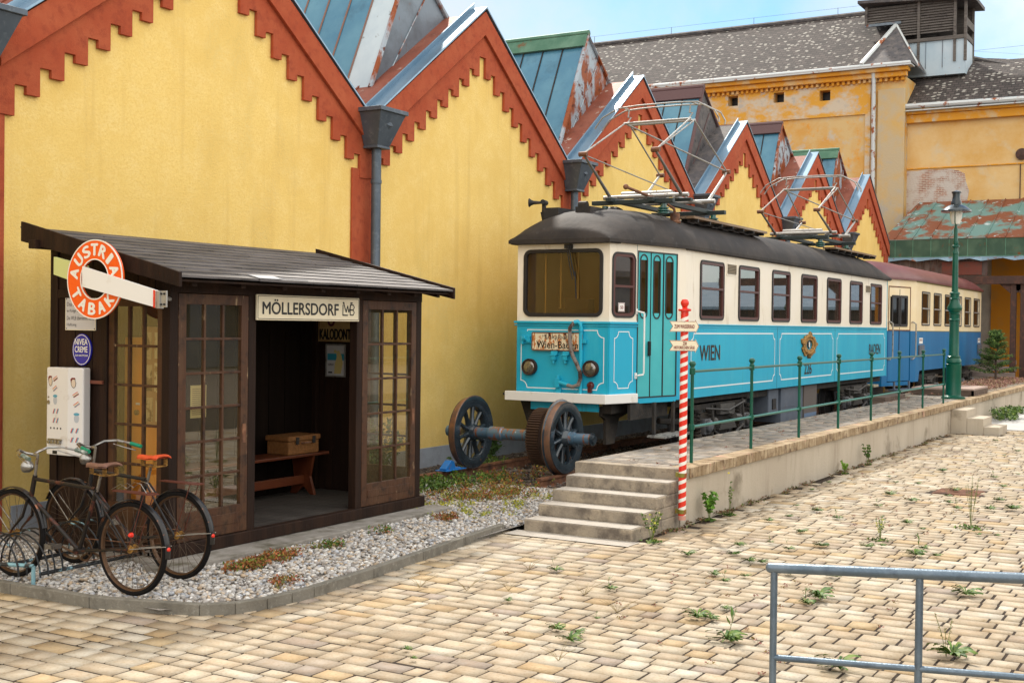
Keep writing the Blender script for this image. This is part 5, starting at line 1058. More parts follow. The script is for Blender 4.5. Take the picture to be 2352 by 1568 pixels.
def bogie(x0, x1, T, y, deep):
    b = MB(); z = .56; xm = (x0+x1)/2
    b.fbox(FY(y+.12), x0-.35, .60, x1+.35, .78, 0, .05).fbox(FY(y+.12), x0-.35, .82, x1+.35, .96, -.3, .03); b.prism(FY(y+.12), [(x0+.35, .6), (x1-.35, .6), (x1-.6, .40), (x0+.6, .40)], 0, .05)
    f = b.build('bogie_frame', M_under, T, bevel=.008)
    for x in (x0, x1):
        lathe_closed(MB(), [(.33, .04), (.42, .05), (.43, -.04), (.46, -.06), (.46, -.08), (.33, -.06)], (x, 8.08, z), (0, -1, 0), 32).lathe([(0, -.06), (.33, -.03), (.33, .01), (.12, .03), (.1, .1), (0, .1)], (x, 8.08, z), (0, -1, 0), 28).build('wheel', M_dark, T, smooth=True)
        a = MB(); a.fbox(FY(y+.06), x-.13, z-.14, x+.13, z+.12, 0, .10).lathe([(.11, 0), (.11, .05), (.06, .08), (0, .085)], (x, y-.04, z), (0, -1, 0), 16); a.build('axle_box', mat('axle_box_paint', (.09, .095, .105), .55, layers=[((.05, .04, .03), 5, .5, .7)]), T, bevel=.01)
        for s in (-1, 1):
            c = MB(); pts = [(x+s*.27+.055*math.cos(q*.6), y+.04+.055*math.sin(q*.6), z-.12+q*.0062) for q in range(60)]; c.tube(pts, .013, 5).cyl((x+s*.27, y+.04, z-.16), (x+s*.27, y+.04, z-.12), .075).cyl((x+s*.27, y+.04, z+.24), (x+s*.27, y+.04, z+.28), .075); c.build('coil_spring', M_under, T)
    m = MB(); rg = random.Random(int(x0*10))
    m.fbox(FY(y+.05), xm-.35, .72, xm+.35, .90, 0, .08)
    for i in range(5): q = xm-.35+i*.16; m.fbox(FY(y+.05), xm-.42+i*.03, .46+i*.03, xm+.42-i*.03, .485+i*.03, 0, .09)
    m.cyl((xm-.3, y, .80), (xm+.3, y+.0, .70), .035).tube([(x0+.2, y-.02, .9), (x0+.35, y-.02, .45), (x0+.5, y-.03, .40)], .02, 6).tube([(x1-.2, y-.02, .95), (x1-.1, y-.02, .5), (x1-.5, y-.02, .38)], .022, 6).tube([(x0-.1, y-.03, .86), (xm, y-.05, .78), (x1-.1, y-.03, .9)], .016, 6)
    m.sph((xm+.55, y-.02, .6), .06, 10, 6).sph((xm-.6, y-.02, .62), .07, 10, 6).cyl((xm+.25, y-.06, .66), (xm+.52, y-.06, .64), .055)
    m.build('brake_rigging', mat('oily_grey_iron', (.075, .07, .065), .5, .3, layers=[((.16, .15, .14), 6, .55, .75)]), T)
def tram_under():
    m = MB(); m.box((TXF+.2, 8.05, .90), (TX1-.2, 8.2, 1.06)).box((TXF+.2, 9.3, .90), (TX1-.2, 9.45, 1.06)).box((TX0-1.5, 7.85, .80), (TX0-.1, 7.9, 1.05)).box((TX0, 7.75, .92), (TX1, 7.82, 1.07))
    m.build('underframe', M_under, TRAM)
    m = MB(); m.prism(FX(16.75), [(-9.62, 1.06), (-9.3, 1.06), (-9.3, .6), (-9.45, .6)], -.1, 0).prism(FY(8.25), [(16.75, 1.0), (17.9, 1.0), (17.9, .90), (17.35, .80), (17.2, .42), (16.9, .42), (16.9, .8), (16.75, .86)], 0, .05)
    m.box((16.7, 8.3, .42), (16.76, 9.55, .50)).box((16.5, 9.2, .52), (16.9, 9.6, .57)); m.build('front_frame', M_under, TRAM)
    MB().add([(16.25, 9.75, .50), (16.6, 9.75, .46), (16.75, 8.9, .48), (16.35, 8.9, .56), (16.4, 9.7, .60), (16.7, 9.0, .62)], [(0, 1, 2, 3), (0, 3, 4), (3, 5, 4), (1, 4, 5, 2), (0, 4, 1), (2, 5, 3)]).box((16.5, 8.75, .60), (17.2, 8.9, .72)).sph((16.45, 8.83, .68), .16, 12, 7, (1, 1.3, .5)).build('coupler', M_greyeq, TRAM, bevel=.01)
    bogie(19.6, 21.5, TRAM, 7.66, 1); bogie(28.2, 30.1, TRAM, 7.66, 1)
    e = MB(); e.box((23.0, 7.72, .55), (23.6, 8.4, 1.04)); e.build('equipment_box', M_greyeq, TRAM, bevel=.02)
    e = MB().box((23.68, 7.70, .36), (25.1, 8.6, 1.04)).box((23.72, 7.69, .66), (25.06, 7.70, .67)); e.build('equipment_box', M_greyeq, TRAM, bevel=.015)
    e = MB().box((25.2, 7.70, .34), (26.1, 8.5, 1.04)); e.build('equipment_box', mat('brownish_box', (.12, .10, .09), .6), TRAM, bevel=.015)
    MB().fbox(FY(7.7), 25.2, .38, 26.05, .46, 0, .006).build('box_step', mat('faded_blue_box', (.12, .18, .28), .6), TRAM)
    MB().fbox(FY(7.72), 23.2, .65, 23.4, .85, 0, .02).build('box_handle', M_dark, TRAM)
    MB().tube([(18.4, 8.0, .7), (18.9, 7.8, .66), (19.1, 7.75, .5)], .05, 6).build('sand_pipe', M_under, TRAM)
tram_under()

# ------------------------------------------------------------------ blue and cream carriage behind
CAR = root('railcar', (39, 8.8, .155), 'cobalt blue and cream carriage with maroon roof behind the turquoise tram', 'railcar')
def car2():
    y0, y1, x0, x1 = 7.6, 9.98, 35.0, 45.0; xf = 33.1; ez, bz, bot = 3.58, 2.19, 1.09; S_ = FY(y0); F = FX(xf)
    A = Fr((xf, 8.05, 0), (x0-xf, y0-8.05, 0), (0, 0, 1)); LA2 = math.hypot(x0-xf, .45)
    wx = [(35.66+1.58*i, 2.345, 36.70+1.58*i, 3.30) for i in range(6)]
    hs = [(a+.06, c+.06, b-.06, d-.06) for a, c, b, d in wx]
    up = MB().holes(S_, x0, bz, x1, ez, hs, -.05, 0).holes(A, 0, bz, LA2, ez, [(.42, 2.36, 1.40, 3.10)], -.05, 0).holes(F, -9.5, bz, -8.05, ez, [(-9.35, 2.36, -8.2, 3.32)], -.05, 0).box((x1-.05, y0+.05, bz), (x1, y1, ez)).box((x0, y1-.05, bz), (x1, y1, ez)).prism(FZ(0), [(xf, 9.5), (x0, y1), (x0, y1-.05), (xf, 9.45)], bz, ez)
    up.build('upper_body', M_cream2, CAR)
    lo = MB().fbox(S_, x0+.5, bot, x1, bz, -.05, 0).prism(S_, [(x0, .80), (x0+.35, .80), (x0+.5, bot), (x0+.5, bz), (x0, bz)], -.05, 0).fbox(A, 0, .72, .30, bz, -.05, 0).fbox(A, 1.62, .80, LA2, bz, -.05, 0).fbox(F, -9.5, .72, -8.05, bz, -.05, 0).box((x1-.05, y0+.05, bot), (x1, y1, bz)).box((x0, y1-.05, bot), (x1, y1, bz)).fbox(A, .30, .72, 1.62, .82, -.05, 0)
    lo.build('lower_body', M_blue2, CAR)
    for a, c, b, d in wx: window(S_, a, c, b, d, CAR, mfr=M_steel, r=.06, mid=.5, gl=G_car2, w=.022)
    window(F, -9.42, 2.33, -8.13, 3.36, CAR, mfr=M_rubber, r=.12, mid=None, gl=G_car2)
    dr = MB().holes(A, .34, .84, 1.58, bz, [], -.03, -.008).build('door', M_blue2, CAR)
    MB().rrect(A, .32, bz, 1.60, 3.38, .01, .03, -.02, .01).build('door_frame', M_rail, dr); MB().fbox(A, .955, .84, .975, 3.3, -.01, .004).build('door_seam', M_dark, dr)
    window(A, .50, 2.30, .955, 3.14, CAR, mfr=M_rubber, r=.05, mid=None, gl=G_car2, name='door_window'); window(A, .975, 2.30, 1.42, 3.14, CAR, mfr=M_rubber, r=.05, mid=None, gl=G_car2, name='door_window')
    for u in (.33, 1.68):
        g = MB(); g.tube([A.p(u, 2.42, 0), A.p(u, 2.43, .05), A.p(u+.09, 2.38, .09), A.p(u+.09, 1.5, .09), A.p(u, 1.42, .05), A.p(u, 1.42, 0)], .02, 8); g.build('grab_handle', M_steel, CAR, smooth=True)
    ya = lambda x: float(np.interp(x, [xf-.1, x0, x1+.1], [8.0, y0-.06, y0-.06])); yb = lambda x: float(np.interp(x, [xf-.1, x0, x1+.1], [9.55, y1+.06, y1+.06]))
    xs = [xf-.12, xf-.1, xf, 33.25, 33.5, 33.9, 34.4, 35]+list(np.arange(36, 44.1, 1))+[44.4, 44.8, 45.0, 45.08]
    en = lambda x: float(np.interp(x, [xf-.12, xf-.1, xf, 33.25, 33.5, 33.9, 34.4, 43.9, 44.4, 44.8, 45.08], [0, .3, .5, .75, .9, .98, 1, 1, .9, .62, .1]))
    vault('roof', None, xs, ya, yb, ez+.03, .48, en, M_maroon, CAR, 16)
    m = MB().fbox(S_, x0, ez-.05, x1, ez, 0, .012).fbox(S_, x0, bz-.01, x1, bz+.01, 0, .005); m.build('drip_strip', mat('olive_drip', (.25, .22, .07), .6), CAR)
    for u, z, nm in ((35.28, 1.78, 'side_box'), (44.3, 1.75, 'side_box')):
        o = MB().fbox(S_, u, z-.28, u+.62, z+.02, .003, .05).build(nm, M_greyeq, CAR, bevel=.01); q = MB().fbox(S_, u+.12, z+.06, u+.55, z+.22, .003, .01).build('side_plate', M_white, o); text('BADEN', S_, u+.15, z+.13, u+.50, z+.19, M_brownb, q, .012, .0)
    MB().lathe([(.09, 0), (.09, .03), (.04, .05), (0, .05)], (xf, 8.3, .95), (-1, 0, 0), 16).build('tail_lamp', mat('red_lens', (.5, .01, .01), .25, coat=.5), CAR)
    MB().box((xf-.12, 8.2, 1.65), (xf, 8.55, 1.95)).build('headlight_box', M_rail, CAR, bevel=.01)
    st = MB().fbox(A, .38, .60, 1.5, .64, 0, .25).fbox(A, .45, .62, .50, .84, .1, .14).fbox(A, 1.3, .62, 1.35, .84, .1, .14).build('footstep', M_greyeq, CAR)
    MB().box((xf-.6, 8.1, .72), (xf-.1, 8.6, .78)).box((xf-.5, 8.2, .3), (xf-.42, 8.3, .72)).build('coupling_step', mat('old_plank', (.38, .34, .24), .8), CAR)
    MB().box((xf+.2, 8.1, .85), (x1-.2, 8.25, 1.08)).build('underframe', M_under, CAR)
    MB().box((x0, 9.85, .45), (x1, 9.9, 1.1)).build('far_skirt', M_under, CAR)
    bogie(36.3, 38.0, CAR, 7.68, 1); bogie(42.0, 43.6, CAR, 7.68, 1)
car2()

# ------------------------------------------------------------------ timber waiting shelter
SX0, SX1, SY0, SY1 = 7.955, 11.88, 8.15, 9.72
SHEL = root('waiting_shelter', (SX0, SY0, .1), 'dark brown timber waiting shelter with glazed doors and shingled lean-to roof', 'shelter')
def glazed(fr, u0, v0, u1, v1, cols, rows, parent, name='window', bot=.10, st=.07, m=None, rail=.0):
    """timber leaf: stiles, rails and glazing bars; glass pane as a child"""
    m = m or M_wood_f; f = MB(); g0, g1, h0, h1 = u0+st, u1-st, v0+bot, v1-st
    f.fbox(fr, u0, v0, g0, v1, -.045, 0).fbox(fr, g1, v0, u1, v1, -.045, 0).fbox(fr, g0, v0, g1, h0, -.045, 0).fbox(fr, g0, h1, g1, v1, -.045, 0)
    if bot > .2: f.fbox(fr, g0+.01, v0+.09, g1-.01, h0-.07, 0, .006)
    o = f.build(name, m, parent, bevel=.004); b = MB()
    for i in range(1, cols): u = g0+(g1-g0)*i/cols; b.fbox(fr, u-.013, h0, u+.013, h1, -.038, -.004)
    for i in range(1, rows): v = h0+(h1-h0)*i/rows; b.fbox(fr, g0, v-.012, g1, v+.012, -.036, -.006)
    b.build('glazing_bar', m, o, bevel=.003)
    MB().add([fr.p(g0-.004, h0-.004, -.022), fr.p(g1+.004, h0-.004, -.022), fr.p(g1+.004, h1+.004, -.022), fr.p(g0-.004, h1+.004, -.022)], [(0, 1, 2, 3)]).build('pane', G_shel, o); return o
def shelter():
    T = SHEL; F = FY(SY0); L = FX(SX0)
    zt = lambda y: 2.60+(y-7.85)*.235
    # sill beams and floor
    MB().box((SX0-.03, SY0-.04, .10), (SX1+.05, SY0+.06, .215)).box((SX0-.03, SY0+.06, .10), (SX0+.09, SY1+.02, .20)).box((SX1-.07, SY0+.06, .10), (SX1+.05, SY1+.02, .20)).build('sill_beam', M_wood_d, T, bevel=.008)
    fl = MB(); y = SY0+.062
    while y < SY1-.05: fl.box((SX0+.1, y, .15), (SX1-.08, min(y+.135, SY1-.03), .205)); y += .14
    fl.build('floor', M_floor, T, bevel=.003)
    # posts
    for n, (x0, y0, x1, y1, z) in enumerate(((SX0-.0, SY0, SX0+.10, SY0+.10, 2.62), (SX1-.10, SY0, SX1, SY0+.10, 2.62), (8.97, SY0, 9.075, SY0+.10, 2.62), (10.66, SY0, 10.76, SY0+.10, 2.62), (SX0, SY1-.10, SX0+.1, SY1, 2.93), (SX1-.1, SY1-.1, SX1, SY1, 2.93), (SX0, 8.95, SX0+.09, 9.04, 2.80), (SX1-.09, 8.95, SX1, 9.04, 2.8))):
        MB().box((x0, y0, .2), (x1, y1, z)).build('post', M_wood_d, T, bevel=.006)
    # header, wall plates
    MB().box((SX0-.004, SY0-.004, 2.46), (SX1+.004, SY0+.10, 2.58)).build('header', M_wood_d, T, bevel=.005)
    MB().box((SX0-.30, SY1-.16, 2.86), (SX1+.25, SY1-.06, 2.94)).build('wall_plate', M_wood_d, T, bevel=.005)
    for x_ in (SX0+.004, SX1-.07): MB().box((x_, SY0+.1, 2.41), (x_+.066, SY1-.1, 2.49)).build('side_rail', M_wood_d, T, bevel=.004)
    # boarded back and side panels
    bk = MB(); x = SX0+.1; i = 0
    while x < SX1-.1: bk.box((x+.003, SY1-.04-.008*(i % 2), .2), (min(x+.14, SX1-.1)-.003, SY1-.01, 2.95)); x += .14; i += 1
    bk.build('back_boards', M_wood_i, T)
    for xa in (SX0+.02, SX1-.05):
        s = MB(); y = 9.045; i = 0
        while y < SY1-.11: s.box((xa-.004*(i % 2), y+.003, .2), (xa+.03, min(y+.115, SY1-.1)-.003, 2.86)); y += .115; i += 1
        s.build('side_boards', M_wood_d, T)
        g = MB(); y = SY0+.1
        while y < SY1-.1: g.prism(FX(xa), [(-y-.105, 2.49), (-y, 2.49), (-y, zt(y)-.04), (-y-.105, zt(y+.105)-.04)], -.03, -.005+.003*(int(y*10) % 2)); y += .11
        g.build('gable_boards', M_wood_d, T)
        glazed(FX(xa), -8.945, .205, -8.255, 2.405, 3, 5, T, bot=.34)
    # front leaves
    glazed(F, 8.06, .22, 8.965, 2.455, 3, 6, T, 'door', bot=.26, st=.095)
    glazed(F, 10.765, .22, 11.775, 2.455, 3, 5, T, 'door', bot=.24, st=.095)
    k = MB().fbox(F, 8.89, 1.06, 8.935, 1.24, 0, .006).fbox(F, 11.70, 1.06, 11.745, 1.24, 0, .006).build('lock_plate', M_rail, T)
    # roof: rafters, boarding in courses, verge boards
    for x in (8.0, 8.62, 9.2, 9.78, 10.35, 10.9, 11.4, 11.85): 
        MB().prism(Fr((x, 0, 0), (0, 1, 0), (0, 0, 1)), [(7.90, zt(7.9)-.05), (7.90, zt(7.9)-.10), (10.0, zt(10)-.15), (10.0, zt(10)-.05)], -.03, .03).build('rafter', M_wood_d, T, bevel=.004)
    X0, X1, Y0, Y1 = 7.74, 12.00, 7.84, 9.83
    MB().prism(Fr((X0, 0, 0), (0, 1, 0), (0, 0, 1)), [(Y0, zt(Y0)-.05), (Y0, zt(Y0)-.03), (Y1, zt(Y1)-.03), (Y1, zt(Y1)-.05)], 0, X1-X0).build('roof_deck', M_wood_d, T)
    n = 11; rf = MB(); rg = random.Random(3)
    for i in range(n):
        y = Y0-.04+(Y1-Y0)*i/n; x = X0-.02-rg.random()*.3
        while x < X1:
            w = rg.uniform(.42, .62); a = max(x, X0-.02); b = min(x+w, X1+.02)
            if b-a > .05:
                j = rg.uniform(-.012, .008); z0 = zt(y+j)-.012+.02; z1 = zt(y+.25)+.002
                rf.add([(a+.003, y+j, z0-.012), (b-.003, y+j, z0-.012), (b-.003, y+.25, z1-.012), (a+.003, y+.25, z1-.012), (a+.003, y+j, z0+.008), (b-.003, y+j, z0+.008), (b-.003, y+.25, z1+.0), (a+.003, y+.25, z1)], [(0, 3, 2, 1), (4, 5, 6, 7), (0, 1, 5, 4), (1, 2, 6, 5), (2, 3, 7, 6), (3, 0, 4, 7)])
            x += w
    rf.build('roof', M_shing, T)
    MB().box((9.0, 7.802, zt(7.84)+.012), (9.42, 7.806, zt(7.84)+.02)).prism(Fr((8.72, 0, 0), (0, 1, 0), (0, 0, 1)), [(7.80, zt(7.8)+.020), (7.94, zt(7.94)+.022), (7.94, zt(7.94)+.026), (7.80, zt(7.8)+.026)], 0, .34).build('roof_patch', mat('pale_new_shingle', (.26, .27, .29), .6), T)
    for x in (X0-.035, X1+.0): 
        MB().prism(Fr((x, 0, 0), (0, 1, 0), (0, 0, 1)), [(Y0-.05, zt(Y0)-.10), (Y1, zt(Y1)-.13), (Y1, zt(Y1)+.055), (Y0-.05, zt(Y0)+.03)], 0, .035).build('verge_board', M_wood_d, T, bevel=.005)
    s = MB(); s.box((7.62, 7.78, -.02), (8.9, 8.12, .10)).box((8.905, 7.80, -.02), (10.1, 8.11, .095)).box((10.105, 7.82, -.02), (11.1, 8.11, .10)).box((11.105, 7.84, -.02), (12.1, 8.14, .095)).box((7.80, 8.12, -.02), (12.0, 9.75, .098))
    tag(s.build('stone_plinth', mat('mossy_grey_slab', (.24, .22, .195), .9, layers=[((.33, .31, .28), 6, .45, .7), ((.09, .08, .05), 3, .52, .7)], bump=(50, .5)), bevel=.012), 'worn grey stone slabs under and in front of the waiting shelter', 'stone slab')
shelter()
def shelter_things():
    F = FY(SY0-.006); L = FX(SX0+.0)
    s = root('station_sign', (9.86, SY0, 2.34), 'cream station sign reading MÖLLERSDORF above the shelter doorway', 'sign')
    MB().fbox(F, 9.05, 2.225, 10.66, 2.475, 0, .022).build('board', M_signc, s, bevel=.006)
    MB().rrect(F, 9.062, 2.237, 10.648, 2.463, .01, .006, .0225, .0235).build('border', M_blk, s)
    text('MÖLLERSDORF', F, 9.13, 2.285, 10.30, 2.43, M_blk, s, .024, .018)
    m = MB(); w = .012; B = .024
    def bar(u0, v0, u1, v1): m.ribbon(F, [(u0, v0), (u1, v1)], w*1.2, B, closed=False)
    for a in ((10.375, 2.40, 10.375, 2.285), (10.37, 2.29, 10.46, 2.29), (10.385, 2.425, 10.43, 2.32), (10.43, 2.32, 10.455, 2.39), (10.455, 2.39, 10.475, 2.32), (10.475, 2.32, 10.52, 2.425), (10.37, 2.42, 10.40, 2.42), (10.50, 2.42, 10.54, 2.42), (10.50, 2.40, 10.50, 2.29)): bar(*a)
    for z in (2.375, 2.32): m.ribbon(F, [(10.50, z+.025), (10.55, z+.025), (10.57, z), (10.55, z-.028), (10.50, z-.028)], w, B, closed=False)
    m.build('monogram', M_blk, s)
    # notice
    n = root('notice_board', (SX0, 9.31, 2.26), 'grey metal notice with black German text screwed to the shelter side', 'notice'); L2 = FX(SX0+.018)
    MB().fbox(L2, -9.515, 2.11, -9.105, 2.42, .002, .010).build('plate', M_paper, n, bevel=.002); MB().rrect(L2, -9.515, 2.11, -9.105, 2.42, .005, .006, .009, .012).build('edge', M_signc, n)
    for t, z in (('Das Einstellen von', 2.335), ('erfolgt auf eigene', 2.27), ('Die WLB übernimmt keine', 2.205), ('Haftung', 2.14)): text(t, L2, -9.495, z, -9.495+.0185*len(t) if len(t) < 20 else -9.13, z+.036, M_blk, n, .011, .0)
    for u, v in ((-9.5, 2.40), (-9.12, 2.40), (-9.5, 2.125), (-9.12, 2.125)): MB().cyl(L2.p(u, v, .01), L2.p(u, v, .015), .005, seg=8).build('screw', M_dark, n)
    # cream tin
    c = root('oval_enamel_sign', (SX0, 9.28, 1.93), 'oval blue enamel sign reading NIVEA CREME above the vending machine', 'sign')
    MB().prism(L2, circ(-9.28, 1.93, .128, .150), .002, .02).build('plate', M_blue, c, bevel=.004)
    MB().ring(L2, circ(-9.28, 1.93, .118, .140), circ(-9.28, 1.93, .113, .135), .020, .0215).build('border', M_whtp, c)
    text('NIVEA', L2, -9.37, 1.975, -9.20, 2.03, M_whtp, c, .022, .015); text('CREME', L2, -9.37, 1.905, -9.20, 1.96, M_whtp, c, .022, .015); text('ZUR HAUTPFLEGE', L2, -9.365, 1.868, -9.195, 1.885, M_whtp, c, .022, .005)
    # tobacco sign
    a = root('tobacconist_sign', (7.6, 8.7, 2.56), 'orange ring sign reading AUSTRIA TABAK pierced by a white bar', 'sign'); G = FX(7.62); cu, cv, ro, ri = -8.70, 2.565, .345, .178
    MB().ring(G, circ(cu, cv, ro, n=64), circ(cu, cv, ri, n=64), 0, .03).build('ring', M_orange, a, smooth=True)
    MB().ring(G, circ(cu, cv, ro+.006, n=64), circ(cu, cv, ro-.004, n=64), .024, .032).ring(G, circ(cu, cv, ri+.004, n=64), circ(cu, cv, ri-.006, n=64), .024, .032).build('rim', M_whtp, a)
    lt = MB(); rm = (ro+ri)/2
    for word, angs, flip in (('AUSTRIA', [168, 139, 113, 90, 66, 43, 17], 0), ('TABAK', [209, 237, 264, 290, 317], 1)):
        for ch, an in zip(word, angs):
            A = R(an); x, y = cu+rm*math.cos(A), cv+rm*math.sin(A); hw = .016 if ch == 'I' else .041; hh = .050
            text_mb(lt, ch, G, x-hw, y-hh, x+hw, y+hh, .032, .045, rot=A-math.pi/2+(math.pi if flip else 0))
    lt.build('lettering', M_whtp, a)
    bar = MB(); d = -.0
    def slab(mb, u0, u1, v0t, v0b, v1t, v1b, d0, d1): return mb.prism(G, [(u0, v0b), (u1, v1b), (u1, v1t), (u0, v0t)], d0, d1)
    slab(MB(), -9.285, -8.86, 2.775, 2.615, 2.688, 2.508, -.05, -.012).build('rear_bar', M_lime, a, bevel=.003)
    slab(MB(), -8.825, -7.90, 2.680, 2.500, 2.462, 2.315, .036, .060).build('front_bar', M_white, a, bevel=.004)
    slab(MB(), -7.925, -7.905, 2.468, 2.32, 2.464, 2.314, .076, .080).build('red_edge', M_redp, a)
    MB().box((7.55, 7.86, 2.31), (7.60, 7.905, 2.46)).box((7.56, 7.79, 2.32), (7.575, 7.87, 2.46)).tube([(7.585, 7.86, 2.40), (7.96, 8.16, 2.40)], .02, 6).build('bracket', M_steel, a, bevel=.003)
    for z in (2.345, 2.435): MB().cyl((7.55, 7.81, z), (7.56, 7.81, z), .009, seg=8).cyl((7.55, 7.845, z), (7.56, 7.845, z), .009, seg=8).build('bolt', M_dark, a)
    # vending machine
    v = root('vending_machine', (7.8, 9.3, .95), 'narrow white chewing-gum vending machine on the shelter corner post', 'vending machine')
    P = [(7.94, 9.60), (7.79, 9.56), (7.79, 9.27), (7.84, 9.12), (7.94, 9.14)]
    MB().prism(FZ(0), P, .955, 1.765).build('cabinet', mat('off_white_enamel', (.68, .66, .64), .35, coat=.3, layers=[((.52, .47, .42), 6, .60, .72)]), v, bevel=.012)
    V = FX(7.79); V2 = Fr((7.79, 9.27, 0), (.05, -.15, 0), (0, 0, 1)); mr = mat('sticker_red', (.55, .06, .04), .5); mt = mat('sticker_teal', (.10, .32, .42), .5); mc = mat('sticker_cream', (.62, .50, .38), .5)
    def pack(fr, u, w, a, m1, m2, par, s=1):
        for q, (mm, hh) in enumerate(((m1, .018*s), (mc, .009*s), (m2, .004*s))):
            c_, s_ = math.cos(a), math.sin(a); off = (0, .002, -.010)[q]*s; Q = [(u+x*c_-(y+off)*s_, w+x*s_+(y+off)*c_) for x, y in ((-.036*s, -hh), (.036*s, -hh), (.036*s, hh), (-.036*s, hh))]
            MB().prism(fr, Q, .001+q*.0006, .0015+q*.0006).build('sticker', mm, par)
    for fr, us in ((V, (-9.44, -9.50)), (V2, (.085, .035))):
        u0 = us[0]; f2 = fr is V2
        pack(fr, u0 if not f2 else .08, 1.66 if not f2 else 1.52, .55, mr, M_blk, v, .85); pack(fr, u0-.005 if not f2 else .09, 1.57 if not f2 else 1.43, .6, mr, mt, v, .85)
        # emblem: a head in profile with swept-back red hair
        hu, hv = (us[1]-.012, 1.64) if not f2 else (.05, 1.63)
        face = [(.012, -.05), (.030, -.03), (.028, -.015), (.034, -.008), (.026, .012), (.024, .03), (-.006, .034), (-.018, .01), (-.015, -.02), (-.004, -.04)]
        MB().prism(fr, [(hu+a, hv+b) for a, b in face], .001, .0016).build('emblem', mc, v); MB().prism(fr, [(hu+a, hv+b) for a, b in [(-.02, .0), (-.024, .03), (-.01, .045), (.02, .045), (.028, .032), (.0, .03), (-.012, .015), (-.014, -.01)]], .0017, .0022).build('emblem_hair', M_brownb, v)
        MB().ribbon(fr, [(hu+a, hv+b) for a, b in face], .004, .0026).build('emblem_outline', M_blk, v)
        for i in range(2):
            for j in range(2):
                for kx in (0, .018): 
                    uu = (us[0]-.02+i*.045+kx*0.6) if not f2 else (.04+i*.05+kx*.6); vv = (1.36 if not f2 else 1.19)-j*.085
                    MB().prism(fr, [(uu-.012, vv-.022), (uu-.004, vv-.024), (uu+.016, vv+.022), (uu+.004, vv+.022)], .001+kx*.05, .0016+kx*.05).build('sticker', mr if kx == 0 else mt, v)
        MB().prism(fr, circ((us[0] if not f2 else .09), 1.46 if not f2 else 1.30, .026, .040, 14), .001, .0016).build('sticker', mat('sticker_grey', (.42, .44, .47), .5), v); MB().prism(fr, circ((us[0] if not f2 else .09), 1.50 if not f2 else 1.34, .03, .014, 12), .0017, .0022).build('sticker', mt, v)
    m = MB()
    for i in range(4): m.fbox(V, -9.505+i*.045, 1.195, -9.49+i*.045, 1.21, 0, .002)
    m.fbox(V, -9.47, .965, -9.41, .995, 0, .003).build('coin_slots', M_blk, v)
    m = MB()
    for i in range(4): m.cyl(V.p(-9.50+i*.045, 1.075, 0), V.p(-9.50+i*.045, 1.075, .03), .017, seg=12)
    m.fbox(V, -9.53, 1.09, -9.34, 1.105, 0, .012).cyl(V.p(-9.53, 1.44, 0), V.p(-9.53, 1.44, .005), .02, seg=16).fbox(V, -9.54, 1.48, -9.52, 1.495, 0, .004); m.build('turn_knobs', M_chrome, v, bevel=.002)
    for z in (1.16, 1.19, 1.40): pass
    MB().box((7.90, 9.61, 1.0), (7.96, 9.66, 1.2)).box((7.93, 9.55, 1.62), (7.95, 8.98, 1.65)).build('mounting_bar', mat('rusty_bracket', (.16, .05, .03), .6), v)
    # bench, suitcase, cabinet, inside signs
    b = root('bench', (11, 9.3, .2), 'red-brown wooden bench inside the waiting shelter', 'bench')
    MB().box((8.3, 9.22, .665), (11.55, 9.60, .70)).build('seat', M_bench, b, bevel=.008)
    for x in (8.6, 11.30): MB().prism(Fr((x, 0, 0), (0, 1, 0), (0, 0, 1)), [(9.24, .205), (9.30, .205), (9.41, .30), (9.52, .205), (9.60, .205), (9.55, .42), (9.58, .66), (9.26, .66), (9.31, .42)], 0, .04).build('leg', M_bench, b, bevel=.004)
    MB().box((8.65, 9.39, .33), (11.30, 9.43, .43)).build('stretcher', M_bench, b, bevel=.004)
    c = root('wicker_suitcase', (11.1, 9.4, .70), 'old wicker suitcase lying on the shelter bench', 'suitcase')
    MB().box((10.84, 9.24, .702), (11.38, 9.56, .855)).build('body', M_wick, c, bevel=.012); MB().box((10.825, 9.225, .857), (11.395, 9.575, .915)).build('lid', M_wick, c, bevel=.012)
    MB().box((10.95, 9.216, .82), (11.0, 9.224, .90)).box((11.24, 9.216, .82), (11.29, 9.224, .90)).build('clasp', M_dark, c); MB().tube([(11.06, 9.235, .83), (11.07, 9.19, .835), (11.17, 9.19, .835), (11.18, 9.235, .83)], .009, 6).build('handle', M_leather, c)
    k = root('orange_cabinet', (8.5, 9.3, .2), 'tall orange ticket cabinet with round lock behind the side window', 'cabinet')
    MB().box((8.25, 8.80, .206), (8.70, 9.04, 2.05)).build('case', M_inko, k, bevel=.01); kf = FX(8.248); MB().cyl(kf.p(-8.86, 1.35, 0), kf.p(-8.86, 1.35, .02), .025, seg=20).build('lock', M_gold, k); MB().fbox(kf, -8.88, 1.42, -8.83, 1.44, 0, .004).build('label_plate', M_white, k)
    w = root('tin_sign', (SX1, 9.4, 2.1), 'yellowed tin sign reading KALODONT high on the inner shelter wall', 'sign'); K = FX(SX1-.062)
    MB().fbox(K, -9.615, 1.985, -9.10, 2.36, 0, .006).build('plate', mat('aged_ochre_tin', (.55, .40, .17), .5, layers=[((.40, .25, .09), 5, .5, .7)]), w); text('KALODONT', K, -9.59, 2.01, -9.125, 2.135, M_blk, w, .0075, .03)
    MB().ring(K, circ(-9.42, 2.24, .06, .075, 24), circ(-9.42, 2.24, .03, .045, 24), .0065, .0085).rrect(K, -9.605, 1.995, -9.11, 2.35, .01, .006, .0065, .008).build('ornament', mat('plum_ink', (.12, .03, .04), .5), w)
    q = root('framed_poster', (SX1, 9.3, 1.75), 'small framed poster with yellow figure on blue on the inner shelter wall', 'poster')
